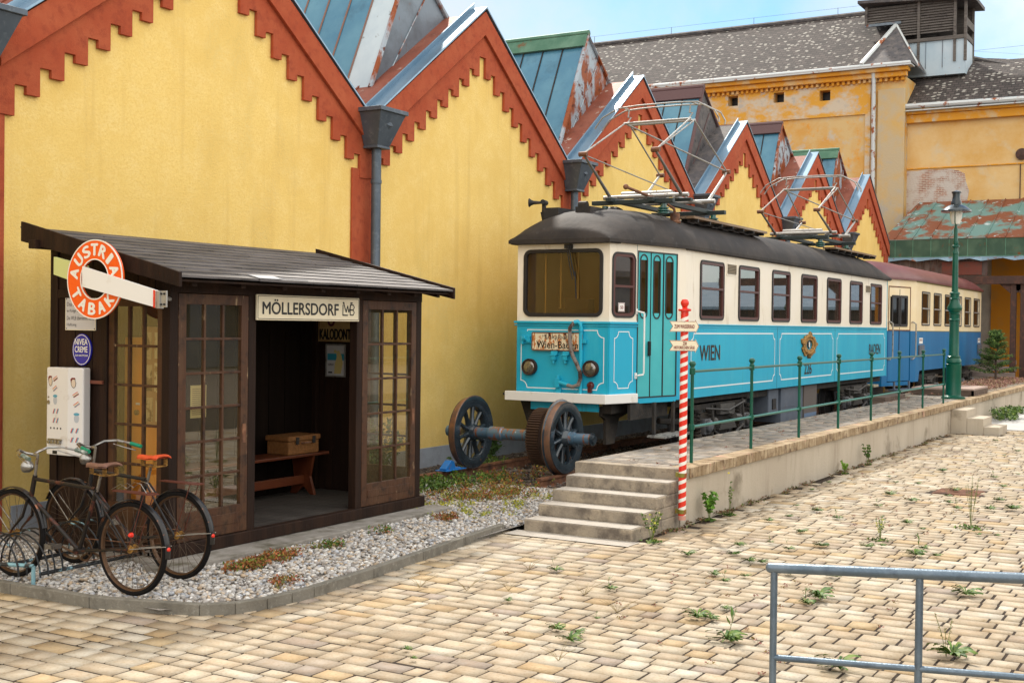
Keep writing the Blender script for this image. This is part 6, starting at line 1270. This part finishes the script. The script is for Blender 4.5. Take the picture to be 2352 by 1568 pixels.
    MB().rrect(K, -9.50, 1.56, -9.20, 1.955, .005, .018, 0, .012).build('frame', M_steel, q); MB().fbox(K, -9.485, 1.575, -9.215, 1.94, 0, .004).build('sheet', M_paper, q)
    MB().fbox(K, -9.475, 1.76, -9.225, 1.84, .004, .005).build('blue_band', mat('poster_blue', (.03, .28, .40), .5), q); MB().prism(K, [(-9.37, 1.60), (-9.27, 1.60), (-9.24, 1.72), (-9.26, 1.82), (-9.30, 1.88), (-9.34, 1.86), (-9.33, 1.80), (-9.36, 1.72)], .0055, .0065).prism(K, circ(-9.355, 1.865, .02, .022, 12), .0055, .0065).build('figure', mat('poster_yellow', (.62, .50, .20), .5), q)
    for z in (1.72, 1.70, 1.64, 1.625): pass
    text('HEIMAT', K, -9.465, 1.695, -9.375, 1.72, M_blk, q, .0065, .01); MB().fbox(K, -9.46, 1.605, -9.40, 1.622, .004, .006).build('caption_box', M_blk, q)
    # photographs seen through the side panes
    ph = root('photo_display', (8.2, 8.5, 1.6), 'sepia board of old tram photographs behind the shelter side window', 'display board'); H = FX(8.19)
    MB().fbox(H, -8.72, 1.25, -8.26, 2.15, -.01, 0).build('backing', mat('sepia_board', (.42, .24, .12), .6), ph)
    sp = [mat('sepia_print', (.55, .42, .24), .5, layers=[((.16, .08, .04), 9, .46, .54)]), mat('pale_sepia_print', (.66, .58, .36), .5, layers=[((.36, .22, .10), 12, .5, .56)])]
    for i, (u0, v0, u1, v1) in enumerate(((-8.70, 1.85, -8.62, 2.10), (-8.58, 1.86, -8.28, 2.10), (-8.70, 1.56, -8.61, 1.80), (-8.58, 1.55, -8.30, 1.82), (-8.70, 1.28, -8.60, 1.50), (-8.56, 1.28, -8.3, 1.50))): MB().fbox(H, u0, v0, u1, v1, .001, .004).build('photograph', sp[i % 2], ph)
    t2 = root('timetable', (8.8, 8.35, 1.5), 'yellowed paper timetable inside the left glazed door', 'timetable'); MB().fbox(FY(8.24), 8.30, 1.32, 8.50, 1.62, 0, .003).build('sheet', mat('yellow_paper', (.62, .55, .28), .7), t2); ln = MB()
    for i in range(14): ln.fbox(FY(8.236), 8.32, 1.35+i*.018, 8.48-.02*(i % 3), 1.354+i*.018, .0, .001)
    ln.build('printed_lines', M_rbeam, t2)
shelter_things()

# ------------------------------------------------------------------ bicycles
def bicycle(loc, rz, label, seed, frame_m, saddle_m, grip_m, wb, rack_wire, step=False):
    T = root('bicycle', loc, label, 'bicycle', rz=rz); r = .365; rg = random.Random(seed); B = lambda mb, nm, m, p=T, sm=True: mb.build(nm, m, p, smooth=sm, world=False)
    for nm, x in (('rear_wheel', 0), ('front_wheel', wb)):
        w = B(lathe_closed(MB(), [(r-.036, -.016), (r-.030, -.021), (r-.012, -.021), (r, -.008), (r, .008), (r-.012, .021), (r-.030, .021), (r-.036, .016)], (x, 0, r), (0, 1, 0), 72), nm, M_tyre)
        B(lathe_closed(MB(), [(r-.050, -.012), (r-.036, -.018), (r-.033, -.012), (r-.033, .012), (r-.036, .018), (r-.050, .012)], (x, 0, r), (0, 1, 0), 72), 'rim', M_rimr, w)
        s = MB()
        for k in range(32):
            a = 2*math.pi*k/32; b = a+(1.1 if k % 4 < 2 else -1.1)*(1); y = .028 if k % 2 else -.028
            s.tube([(x+.024*math.cos(b), y, r+.024*math.sin(b)), (x+(r-.045)*math.cos(a), 0, r+(r-.045)*math.sin(a))], .0016, 4)
        B(s, 'spokes', mat('rusty_spoke', (.10, .07, .05), .5, .5), w)
        B(MB().cyl((x, -.05, r), (x, .05, r), .016, seg=12).cyl((x, -.03, r), (x, -.024, r), .032, seg=16).cyl((x, .024, r), (x, .03, r), .032, seg=16), 'hub', M_gold, w)
        # mudguard
        a0, a1 = (-.15, 2.75) if x == 0 else (.45, 2.95); V = []; F_ = []; n = 26
        if x == 0: a0, a1 = .15, 3.25
        for i in range(n+1):
            a = a0+(a1-a0)*i/n
            for j in range(5): q = -1+j*.5; rr2 = r+.022-.012*q*q; V.append((x+rr2*math.cos(a), q*.028, r+rr2*math.sin(a)))
        F_ = [(i*5+j, (i+1)*5+j, (i+1)*5+j+1, i*5+j+1) for i in range(n) for j in range(4)]
        g = B(MB().add(V, F_), 'mudguard', mat('chipped_mudguard', (.014, .013, .013), .35, .1, coat=.2, layers=[((.28, .10, .04), 9, .60, .66), ((.5, .5, .5), 5, .68, .72)]))
        aa = a1-.25 if x == 0 else a0+.3; B(MB().tube([(x, .045, r), (x+(r+.02)*math.cos(aa), .03, r+(r+.02)*math.sin(aa))], .0035, 5).tube([(x, -.045, r), (x+(r+.02)*math.cos(aa), -.03, r+(r+.02)*math.sin(aa))], .0035, 5), 'mudguard_stay', M_steel, g)
    bb = (.50*wb/1.15, .29); seat = (.335*wb/1.15, .80); hd1 = (wb-.245, .86); hd0 = (wb-.20, .68); R3 = lambda p, y=0: (p[0], y, p[1])
    f = MB()
    f.tube([R3(seat), R3(bb)], .0165, 10).tube([R3(hd1), R3(hd0)], .020, 10).tube([R3(hd0, 0), R3(bb)], .0175, 10)
    f.tube([(seat[0]+.02, 0, seat[1]+.0), (hd1[0], 0, hd1[1]-.03)], .0155, 10)
    for y in (-.05, .05): f.tube([(bb[0], y*.5, bb[1]), (0, y, r)], .010, 8).tube([(seat[0], y*.4, seat[1]-.03), (0, y, r)], .008, 8)
    f.cyl((bb[0], -.04, bb[1]), (bb[0], .04, bb[1]), .026, seg=14); fr = B(f, 'frame', frame_m)
    k = MB()
    for y in (-.048, .048): k.tube([(hd0[0]+.01, y*.6, hd0[1]-.02), (hd0[0]+.045, y, .52), (wb-.04, y, r+.05), (wb, y, r)], [.013, .012, .009, .008], 8)
    k.tube([(hd0[0]+.01, -.045, hd0[1]-.02), (hd0[0]+.01, .045, hd0[1]-.02)], .014, 8); B(k, 'fork', frame_m)
    # cranks, chain case, pedals
    c = MB(); lathe_closed(c, [(.075, -.002), (.092, -.002), (.092, .002), (.075, .002)], (bb[0], -.05, bb[1]), (0, 1, 0), 28)
    for a in range(5): c.tube([(bb[0], -.05, bb[1]), (bb[0]+.08*math.cos(a*1.257), -.05, bb[1]+.08*math.sin(a*1.257))], .005, 5)
    an = -.55+seed*.8
    for s_, y in ((1, .065), (-1, -.075)): c.tube([(bb[0], y, bb[1]), (bb[0]+s_*.165*math.cos(an), y, bb[1]+s_*.165*math.sin(an))], .009, 8)
    cr = B(c, 'crankset', M_rimr)
    for s_, y in ((1, .075), (-1, -.175)):
        px, pz = bb[0]+s_*.165*math.cos(an), bb[1]+s_*.165*math.sin(an); p = MB(); p.box((px-.045, y, pz-.018), (px-.030, y+.10, pz+.018)).box((px+.030, y, pz-.018), (px+.045, y+.10, pz+.018)).box((px-.045, y+.09, pz-.015), (px+.045, y+.10, pz+.015)).cyl((px, y, pz), (px, y+.1, pz), .008); B(p, 'pedal', M_chrome, cr, False)
    B(MB().tube([(0, -.05, r+.035), (bb[0], -.05, bb[1]+.092)], .004, 5).tube([(0, -.05, r-.035), (bb[0], -.05, bb[1]-.092)], .004, 5), 'chain', M_rail)
    # saddle with springs
    sx, sz = seat[0]-.06, seat[1]+.15; B(MB().tube([(seat[0], 0, seat[1]-.02), (seat[0]-.045, 0, sz-.02)], .0125, 8), 'seat_post', M_chrome)
    prof = [(.17, .016, -.002), (.13, .024, .004), (.06, .036, .0), (.0, .062, .002), (-.06, .098, .012), (-.10, .105, .018), (-.13, .085, .014)]; V = []
    for u, w_, h in prof:
        for j in range(9): q = -1+j*.25; V.append((sx+u, q*w_, sz+.055+h-.020*abs(q)**2.5-(.0 if abs(q) < .99 else .004)))
    F_ = [(i*9+j, i*9+j+1, (i+1)*9+j+1, (i+1)*9+j) for i in range(len(prof)-1) for j in range(8)]; n = len(V); V2 = V+[(a, b, c_-.012) for a, b, c_ in V]
    sd_ = MB().add(V2, F_+[tuple(x+n for x in q[::-1]) for q in F_]+[(j, j+n, j+1+n, j+1) for j in range(8)]+[((len(prof)-1)*9+j, (len(prof)-1)*9+j+1, (len(prof)-1)*9+j+1+n, (len(prof)-1)*9+j+n) for j in range(8)]); sd_ = B(sd_, 'saddle', saddle_m)
    s = MB()
    for x_, y in ((-.09, .06), (-.09, -.06), (.12, 0)): s.tube([(sx+x_+.016*math.cos(q*.9), y+.016*math.sin(q*.9), sz-.03+q*.0017) for q in range(38)], .0034, 4)
    s.tube([(sx-.10, .06, sz-.03), (sx+.0, .02, sz-.035), (sx+.13, 0, sz-.03), (sx, -.02, sz-.035), (sx-.10, -.06, sz-.03), (sx-.10, .06, sz-.03)], .006, 5); B(s, 'saddle_spring', M_gold, sd_)
    # handlebar
    hx, hz = hd1[0]-.03, 1.03; hb = MB(); hb.tube([(hd1[0], 0, hd1[1]), (hx, 0, hz)], .0125, 8).tube([(hx, 0, hz), (hx+.05, 0, hz+.0)], .014, 8)
    for s_ in (-1, 1): hb.tube([(hx+.05, 0, hz), (hx+.07, s_*.06, hz+.015), (hx+.05, s_*.14, hz+.045), (hx-.03, s_*.22, hz+.05), (hx-.12, s_*.265, hz+.03), (hx-.22, s_*.285, hz+.01)], .011, 8)
    hbo = B(hb, 'handlebar', M_chrome)
    for s_ in (-1, 1):
        B(MB().tube([(hx-.14, s_*.268, hz+.027), (hx-.25, s_*.288, hz+.004)], [.017, .0165], 10), 'grip', grip_m, hbo); B(MB().tube([(hx-.0, s_*.20, hz+.02), (hx-.10, s_*.245, hz-.01), (hx-.20, s_*.27, hz-.03)], .005, 6), 'brake_lever', M_chrome, hbo)
    # lamp, carrier, rear light
    B(MB().lathe([(.0, 0), (.025, .01), (.05, .05), (.055, .08), (.05, .085), (0, .09)], (hd1[0]+.03, 0, hd1[1]+.06), (1, 0, .1), 18), 'headlamp', M_chrome)
    cz = 2*r+.075; c = MB(); cx0, cx1 = -.20, .20
    c.prism(FZ(0), [(cx1, -.03), (cx0, -.055), (cx0-.05, -.03), (cx0-.05, .03), (cx0, .055), (cx1, .03)], cz-.004, cz+.004)
    for y in (-.05, .05): c.tube([(cx0+.03, y, cz), (0, y, r)], .004, 5)
    co = B(c, 'luggage_carrier', mat('rust_red_carrier', (.12, .035, .022), .5, .3), T, False)
    if rack_wire: 
        for y in (-.035, .035): B(MB().tube([(.20, y, cz+.01), (.10, y, cz+.06), (.03, y, cz+.03), (-.05, y, cz+.085), (-.12, y, cz+.075), (-.18, y, cz+.01)], .0028, 5), 'spring_clip', M_chrome, co)
    B(MB().lathe([(0, 0), (.018, .0), (.018, .012), (.012, .02), (0, .022)], (-r*.96-.02, 0, r+.03), (-1, 0, 0), 12), 'rear_light', M_redp)
    if step: B(MB().lathe([(0, 0), (.02, .0), (.02, .012), (.012, .03), (0, .034)], (-.05, .055, r+.12), (0, 1, 0), 12), 'side_light', M_redp)
    return T, fr
GZ = .065
b1, f1 = bicycle((6.85, 7.40, GZ), R(91), 'rusty black bicycle with brown sprung saddle and wire carrier, nearest the kerb', 1, M_bike1, M_leather, mat('mottled_grip', (.10, .14, .12), .5, layers=[((.4, .42, .38), 20, .5, .6)]), 1.36, True, True)
b2, f2 = bicycle((7.50, 7.56, GZ), R(90), 'black bicycle with orange-red saddle and green grips, nearer the shelter', 2, M_bike2, M_redsad, M_ggrip, 1.28, False)
def rack():
    t = root('bicycle_rack', (6.7, 8.8, GZ), 'low black and pale blue tubular bicycle rack holding the front wheels', 'bicycle rack')
    zb = .13
    mt = mat('chipped_rack_paint', (.02, .022, .025), .4, .3, layers=[((.22, .38, .45), 6, .58, .64)])
    MB().tube([(6.68, 8.34, zb+.09), (6.30, 9.6, zb+.09), (6.2, 10.2, zb+.09)], .017, 8).tube([(6.68, 8.34, zb+.09), (6.68, 8.34, .03)], .017, 8).build('front_bar', mat('pale_blue_bar', (.22, .40, .46), .4, .2, layers=[((.03, .03, .03), 7, .5, .58)]), t, smooth=True)
    MB().tube([(6.80, 8.40, zb), (8.3, 8.50, zb-.02)], .016, 8).tube([(7.0, 8.95, zb), (8.3, 9.0, zb)], .016, 8).tube([(6.5, 9.1, zb), (7.0, 8.95, zb)], .016, 8).build('base_bar', mt, t, smooth=True)
    for x, y in ((6.74, 8.62), (6.66, 8.78), (6.95, 8.7), (7.40, 8.75), (7.62, 8.75)):
        for s in (-.04, .04):
            pts = [(x+s, y+.34*math.cos(R(a)), zb+.32*math.sin(R(a))) for a in range(0, 181, 15)]; MB().tube(pts, .0075, 6).build('loop', mt, t, smooth=True)
rack()

# ------------------------------------------------------------------ foreground handrail
def handrail():
    t = root('handrail', (5.5, 1.8, 0), 'galvanised tube handrail in the near right foreground', 'handrail')
    a = lambda y: 1.108+(1.815-y)*.068
    MB().tube([(5.5, 1.825, a(1.825)), (5.5, -1.2, a(-1.2))], .0235, 16).sph((5.5, 1.825, a(1.825)), .0235, 12, 8).build('top_rail', M_galv, t, smooth=True)
    for y in (1.808, 1.162, .515, -.13): MB().tube([(5.5, y, -.05), (5.5, y, a(y))], .0165, 14).build('post', M_galv, t, smooth=True)
    MB().tube([(5.5, 1.81, a(1.81)-.41), (5.5, -1.2, a(-1.2)-.41)], .0145, 12).build('middle_rail', M_galv, t, smooth=True)
handrail()
tag(MB().lathe([(0, 0), (.016, 0), (.016, .56), (.014, .57), (0, .575)], (4.2, .645, 0), (0, 0, 1), 16).build('dark_post', M_dark, smooth=True), 'short black post at the lower right edge beside the handrail', 'post')

# ------------------------------------------------------------------ plants
WEEDS = 0
GR = [(.055, .12, .014), (.09, .17, .02), (.035, .08, .012), (.14, .20, .03)]
SED = [(.30, .09, .03), (.20, .14, .03), (.36, .16, .04), (.12, .13, .03), (.24, .06, .03)]
YEL = [(.30, .30, .02), (.48, .42, .02), (.18, .24, .03), (.35, .34, .03)]
def rosette(name, n, L, seed, stalk=0):
    rg = np.random.default_rng(seed); V = []; F = []
    for i in range(n):
        a = rg.uniform(0, 2*np.pi); l = L*rg.uniform(.5, 1.1); w = l*rg.uniform(.05, .095); rise = rg.uniform(.2, 1.5); k = len(V)
        d = np.array([math.cos(a), math.sin(a), 0]); s = np.array([-math.sin(a), math.cos(a), 0])
        for q, ww in ((0, .25), (.35, .8), (.65, 1), (.85, .7), (1.0, .05)):
            c = d*l*q+np.array([0, 0, l*rise*(q-.75*q*q)+.004]); V += [c-s*w*ww, c+s*w*ww+np.array([0, 0, .004])]
        F += [(k+2*j, k+2*j+1, k+2*j+3, k+2*j+2) for j in range(4)]
    for i in range(stalk):
        a = rg.uniform(0, 6.28); h = L*rg.uniform(1.2, 2.4); k = len(V); b = np.array([0, 0, 0.]); e = np.array([math.cos(a)*h*.35, math.sin(a)*h*.35, h]); s = np.array([.0012, .0012, 0])
        for q in (0, .5, 1): V += [b+(e-b)*q-s, b+(e-b)*q+s]
        F += [(k, k+1, k+3, k+2), (k+2, k+3, k+5, k+4)]
        for m in range(4): c = b+(e-b)*(.45+.15*m); o = rg.normal(0, .01, 3); kk = len(V); V += [c, c+o+[.005, 0, .006], c+o*2+[0, 0, .014], c+o-[.005, 0, -.004]]; F += [(kk, kk+1, kk+2, kk+3)]
    V = np.array(V); c = np.array(GR)[rg.integers(0, 4, len(V)//2+1)].repeat(2, 0)[:len(V)]
    return np_mesh(name, V, np.array(F), M_grass, c)
def weeds():
    W = [(13.66, 4.57, 1), (14.09, 4.47, 0.8), (14.74, 4.32, 1.2), (14.3, 3.96, 1), (16.64, 4.97, 0.7), (13.09, 4.02, 1.1), (12.38, 3.58, 1.2), (12.31, 4.09, 0.6), (11.94, 4.3, 1.1), (11.15, 4.53, 1.2), (11.44, 4.17, 1), (12.01, 3.8, 1), (9.18, 3.41, 0.8), (11.18, 3.92, 1), (11.19, 3.8, 0.9), (10.8, 3.42, 0.9), (10.91, 3.06, 1.3), (11.25, 2.75, 0.9), (9.98, 2.91, 2.0), (9.72, 2.93, 1.2), (11.13, 3.4, 1), (11.22, 3.05, 1), (10.39, 3.97, 1), (10.17, 3.79, 0.9), (10.48, 3.71, 0.8), (8.77, 3.48, 1.6), (8.8, 3.38, 1), (8.26, 3.05, 2.0), (7.98, 2.19, 2.2), (8.68, 1.61, 2.2), (10.76, 1.9, 1.8), (12.4, 2.67, 1.8), (12.82, 2.67, 1), (12.47, 2.48, 0.8), (12.59, 3.18, 1.1), (12.75, 3.07, 0.7), (14.4, 3.19, 1.2), (14.08, 2.96, 0.6), (14.03, 2.36, 0.6), (14.1, 2.18, 0.6), (16.77, 3.95, 1.4), (16.29, 3.56, 1.3), (18.17, 3.88, 0.9), (18.82, 4.45, 0.6), (17.73, 3.3, 1.2), (20.09, 3.93, 1.2), (16.42, 3.12, 1), (15.95, 2.94, 1), (16.11, 2.59, 1.3), (16.28, 2.35, 1.6), (17.04, 2.62, 1.2), (19.67, 3.1, 1), (18.6, 2.82, 1), (24.22, 3.43, 1), (26.31, 4.13, 0.8), (15.59, 3.81, 0.9), (17.59, 5.01, 0.7), (15.02, 4.67, 0.6), (18.17, 4.2, 0.7), (17.06, 3.26, 0.9), (20.34, 2.86, 0.6), (21.92, 3.8, 0.6), (23.28, 3.51, 0.5), (9.78, 5.23, 1.1), (7.88, 4.2, 1.2), (7.65, 3.97, 1.3), (7.86, 4.02, 0.9), (9.34, 4.48, 1), (6.68, 4.62, 0.5), (6.84, 4.79, 0.6), (8.49, 4.97, 0.7), (8.34, 4.11, 0.5)]
    bt = [rosette('weed', 44, .080, 21+i, 1 if i == 3 else 0) for i in range(4)]
    G = 'weeds in the paving joints'
    for i, (x, y, s) in enumerate(W):
        k = i % 4; o = bt[k] if i < 4 else bt[k].copy()
        if i >= 4: COL.objects.link(o)
        o.location = (x, y, .014); o.rotation_euler.z = i*1.7; o.scale = (s*.92,)*3
        tag(o, 'green weed tuft sprouting from a joint in the sandstone paving', 'weed', G)
    # tall thin weeds, with their own looks
    def stalks(name, loc, h, n, seed, label, pal, leaf=.03, spread=.3, base=.12, yellow=None):
        rg = np.random.default_rng(seed); t = root(name, loc, label, 'weed'); t.scale = (.8, .8, .8 if name != 'tall_weed' else .95); m = MB(); C = []
        for i in range(n):
            a = rg.uniform(0, 6.28); hh = h*rg.uniform(.6, 1.); e = (math.cos(a)*hh*spread*rg.random(), math.sin(a)*hh*spread*rg.random(), hh); m.tube([(0, 0, 0), (e[0]*.4, e[1]*.4, hh*.5), e], .0028, 4); C += [tuple(np.array(e)*q) for q in (.5, .65, .8, .95)]
        m.build('stem', mat('weed_stem', (.14, .17, .05), .7), t, world=False); leaves('foliage', C, 5, (.02, .02, .02), leaf, pal, t, seed=seed)
        if base: leaves('basal_leaves', [(0, 0, .015)], 60, (base, base, .015), .06, GR, t, seed=seed+1)
        if yellow: leaves('flower', yellow, 14, (.014, .014, .012), .02, [(.8, .7, .01)], t, seed=seed+2, asp=1.3)
        return t
    stalks('tall_weed', (14.51, 2.52, .0), .62, 9, 3, 'tall spindly weed with a leafy base standing beyond the handrail', [(.2, .2, .07), (.13, .17, .04)], .022, .3, .22)
    stalks('mullein_weed', (13.16, 3.19, .0), .34, 7, 4, 'grey-green feathery weed in the middle of the paving', [(.16, .24, .12), (.12, .2, .1), (.5, .5, .05)], .03, .5, .17)
    stalks('broadleaf_weed', (13.40, 5.18, .0), .42, 8, 5, 'bushy bright green weed against the platform wall beside the pole', [(.14, .30, .03), (.09, .22, .03)], .10, .35, .10)
    stalks('yellow_flower', (13.9, 5.12, .0), .60, 3, 6, 'thin weed with a single yellow flower by the platform wall', GR, .04, .12, .09, [(.02, .03, .62)])
    stalks('wall_sprig', (20.4, 5.16, .0), .45, 7, 7, 'leafy sprig growing at the foot of the platform wall halfway along', GR, .07, .35, .07)
    stalks('small_wall_sprig', (18.9, 5.12, .0), .26, 5, 8, 'small bright sprig at the foot of the wall, in front of the leafy one', [(.16, .3, .03)], .06, .4, .07)
    stalks('stair_foot_plant', (11.72, 5.15, .0), .40, 9, 9, 'toadflax with pale yellow spikes at the corner of the concrete steps', GR+[(.6, .6, .1)], .045, .4, .17)
    stalks('leaning_weed', (8.72, 1.66, .0), .42, 3, 10, 'long thin leaning weed between the near handrail posts', [(.2, .16, .05)], .02, .8, .0)
    for i, (x, y) in enumerate(((8.69, 5.48), (8.88, 5.19), (9.74, 5.48), (7.2, 3.82), (8.57, 5.87), (9.07, 4.58), (8.65, 4.08))):
        m = MB(); rg = random.Random(i)
        for k in range(12): a = rg.uniform(0, 6.28); l = rg.uniform(.05, .16); m.tube([(0, 0, 0), (math.cos(a)*l*.5, math.sin(a)*l*.5, l*.5), (math.cos(a)*l*1.1, math.sin(a)*l*1.1, l*.8)], .0012, 3)
        o = m.build('dry_grass', mat('straw', (.26, .20, .09), .8)); o.location = (x, y, .0); tag(o, 'wispy dry grass tuft in the open paving before the gravel bed', 'grass tuft', 'dry grass tufts')
    rg = np.random.default_rng(11)
    base = [(x, 5.22+rg.normal(0, .04), .02) for x in rg.uniform(12.0, 27, 70)]
    tag(leaves('wall_foot_moss', base, 22, (.12, .05, .025), .035, [(.10, .12, .03), (.20, .10, .05), (.13, .08, .04)], seed=13), kind='stuff')
    red = [(x, y, .015) for x, y in zip(rg.uniform(7, 28, 150), rg.uniform(2.2, 5.1, 150)) if y > x*.12+.8]+[(x, y, PZ+.01) for x, y in zip(rg.uniform(13, 30, 60), rg.uniform(5.4, 6.6, 60))]
    tag(leaves('red_sedum_sprinkle', red, 12, (.035, .035, .012), .022, [(.30, .12, .10), (.22, .09, .06), (.24, .17, .05)], seed=15), kind='stuff')
weeds()
def ground_cover():
    rg = np.random.default_rng(31)
    def cl(pts, k, sx, sy): return [(x+rg.normal(0, sx), y+rg.normal(0, sy), z) for x, y, z in pts for _ in range(k)]
    z = .075
    A = leaves('red_sedum', cl([(8.15, 7.50, z), (8.45, 7.52, z), (8.75, 7.52, z), (8.30, 7.44, z)], 16, .14, .06), 40, (.075, .075, .06), .036, SED+[(.16, .22, .03)], seed=41, up=1.2); tag(A, kind='stuff')
    for i, (x, y, n, lab) in enumerate(((7.86, 6.72, 9, 'dark red sedum clump alone on the gravel near the kerb'), (9.35, 7.46, 12, 'sparse green sedum clump on gravel in front of the shelter door'), (10.43, 7.56, 5, 'tiny green clump on gravel before the right shelter window'), (11.5, 7.5, 14, 'pinkish sedum clump on gravel near the shelter corner'))):
        tag(leaves('sedum_clump', cl([(x, y, z)], n, .09, .05), 42, (.065, .065, .065), .032, SED if i in (0, 3) else GR+SED[:2], seed=50+i, up=1.2), lab, 'plant', 'sedum clumps on the gravel')
    B = cl([(12.9, 8.2, z), (13.3, 7.9, z), (13.7, 8.0, z), (13.9, 8.5, z), (14.3, 8.4, z), (13.2, 8.6, z)], 30, .22, .2)+cl([(14.6, 8.9, .1), (15.2, 8.9, .1), (15.8, 8.7, .1)], 14, .25, .2)
    tag(leaves('track_sedum', B, 26, (.08, .08, .06), .036, SED+[(.10, .16, .03), (.22, .2, .03), (.3, .22, .03)], seed=61, up=1.3), kind='stuff')
    Y = cl([(13.0, 8.35, z), (13.6, 8.1, z), (12.25, 8.15, z), (12.5, 7.95, z), (12.9, 7.6, z), (12.4, 7.3, z), (11.9, 7.55, z), (13.4, 7.5, z)], 9, .2, .14)
    tag(leaves('yellow_stonecrop', Y, 22, (.06, .05, .04), .030, YEL, seed=62, up=1.3), kind='stuff')
    Gn = cl([(12.9, 9.3, .1), (13.4, 9.2, .1), (14.1, 9.3, .1), (14.6, 9.2, .1), (13.7, 9.0, .1), (16.3, 10.1, .1)], 18, .25, .22)
    tag(leaves('green_undergrowth', Gn, 28, (.10, .10, .09), .05, GR, seed=63, up=1.2), kind='stuff')
    def shrub(loc, h, w, n, label, seed, pal):
        t = root('shrub', loc, label, 'shrub', 'shrubs at the hall wall'); rg = np.random.default_rng(seed); m = MB(); C = []
        for i in range(n):
            a = rg.uniform(0, 6.28); hh = h*rg.uniform(.45, 1.05); e = np.array([math.cos(a)*w*rg.uniform(.3, 1), math.sin(a)*w*.6*rg.random(), hh]); m.tube([(0, 0, 0), tuple(e*[.3, .3, .55]), tuple(e)], .004, 4)
            C += [tuple(e*[q*.9, q*.9, q]) for q in (.35, .5, .65, .8, .92, 1.0)]
        m.build('stem', mat('thorny_stem', (.10, .09, .04), .8), t, world=False); leaves('foliage', C, 9, (.07, .07, .05), .055, pal, t, seed=seed, asp=1.7)
    shrub((13.9, 10.2, .05), .85, .55, 26, 'leafy rose bush at the yellow wall left of the far spoked wheel', 71, [(.05, .12, .03), (.08, .17, .05), (.03, .08, .02)])
    shrub((12.9, 10.1, .05), .60, .5, 12, 'low green bush at the wall beside the shelter corner', 72, [(.06, .14, .03), (.04, .09, .02)])
    shrub((17.0, 10.3, .05), .48, .5, 12, 'wispy green shrub at the wall behind the wheelset axle', 73, [(.08, .16, .04), (.05, .10, .02)])
    shrub((19.2, 10.35, .05), .55, .7, 14, 'dull green shrub under the tram front at the grey plinth', 74, [(.10, .13, .04), (.06, .09, .03)])
    t = root('conifer', (42.5, 6.7, .6), 'young spruce growing beside the far end of the blue carriage', 'tree'); MB().tube([(0, 0, 0), (.03, 0, 1.0), (.12, -.15, 2.25)], [.05, .035, .012], 8).build('trunk', M_sleeper, t, world=False); rg = np.random.default_rng(81); C = []; br = MB()
    for i in range(110):
        q = rg.random()**.8; hh = .25+1.95*q; L = (.95*(1-q)**.8+.10)*rg.uniform(.6, 1); a = rg.uniform(0, 6.28); e = (math.cos(a)*L, math.sin(a)*L, hh+.10*L+.12); br.tube([(.03*q, -.05*q, hh), e], .008, 4)
        C += [(.03+(e[0]-.03)*s, e[1]*s, hh+(e[2]-hh)*s) for s in (.3, .5, .65, .8, .92, 1)]
    br.build('branch', M_sleeper, t, world=False); leaves('crown', C, 24, (.11, .11, .07), .08, [(.05, .12, .03), (.08, .17, .04), (.03, .07, .02), (.22, .32, .07)], t, seed=82, asp=4); t.scale = (.8, .8, .72)
    t = root('hedge_plant', (32.6, 4.95, 0), 'low dark green bush against the far platform wall beyond the small steps', 'shrub'); leaves('foliage', [(rg.uniform(-.8, 1.5), rg.uniform(-.3, .2), rg.uniform(.05, .28)) for _ in range(60)], 30, (.14, .12, .08), .07, GR, t, seed=84)
ground_cover()
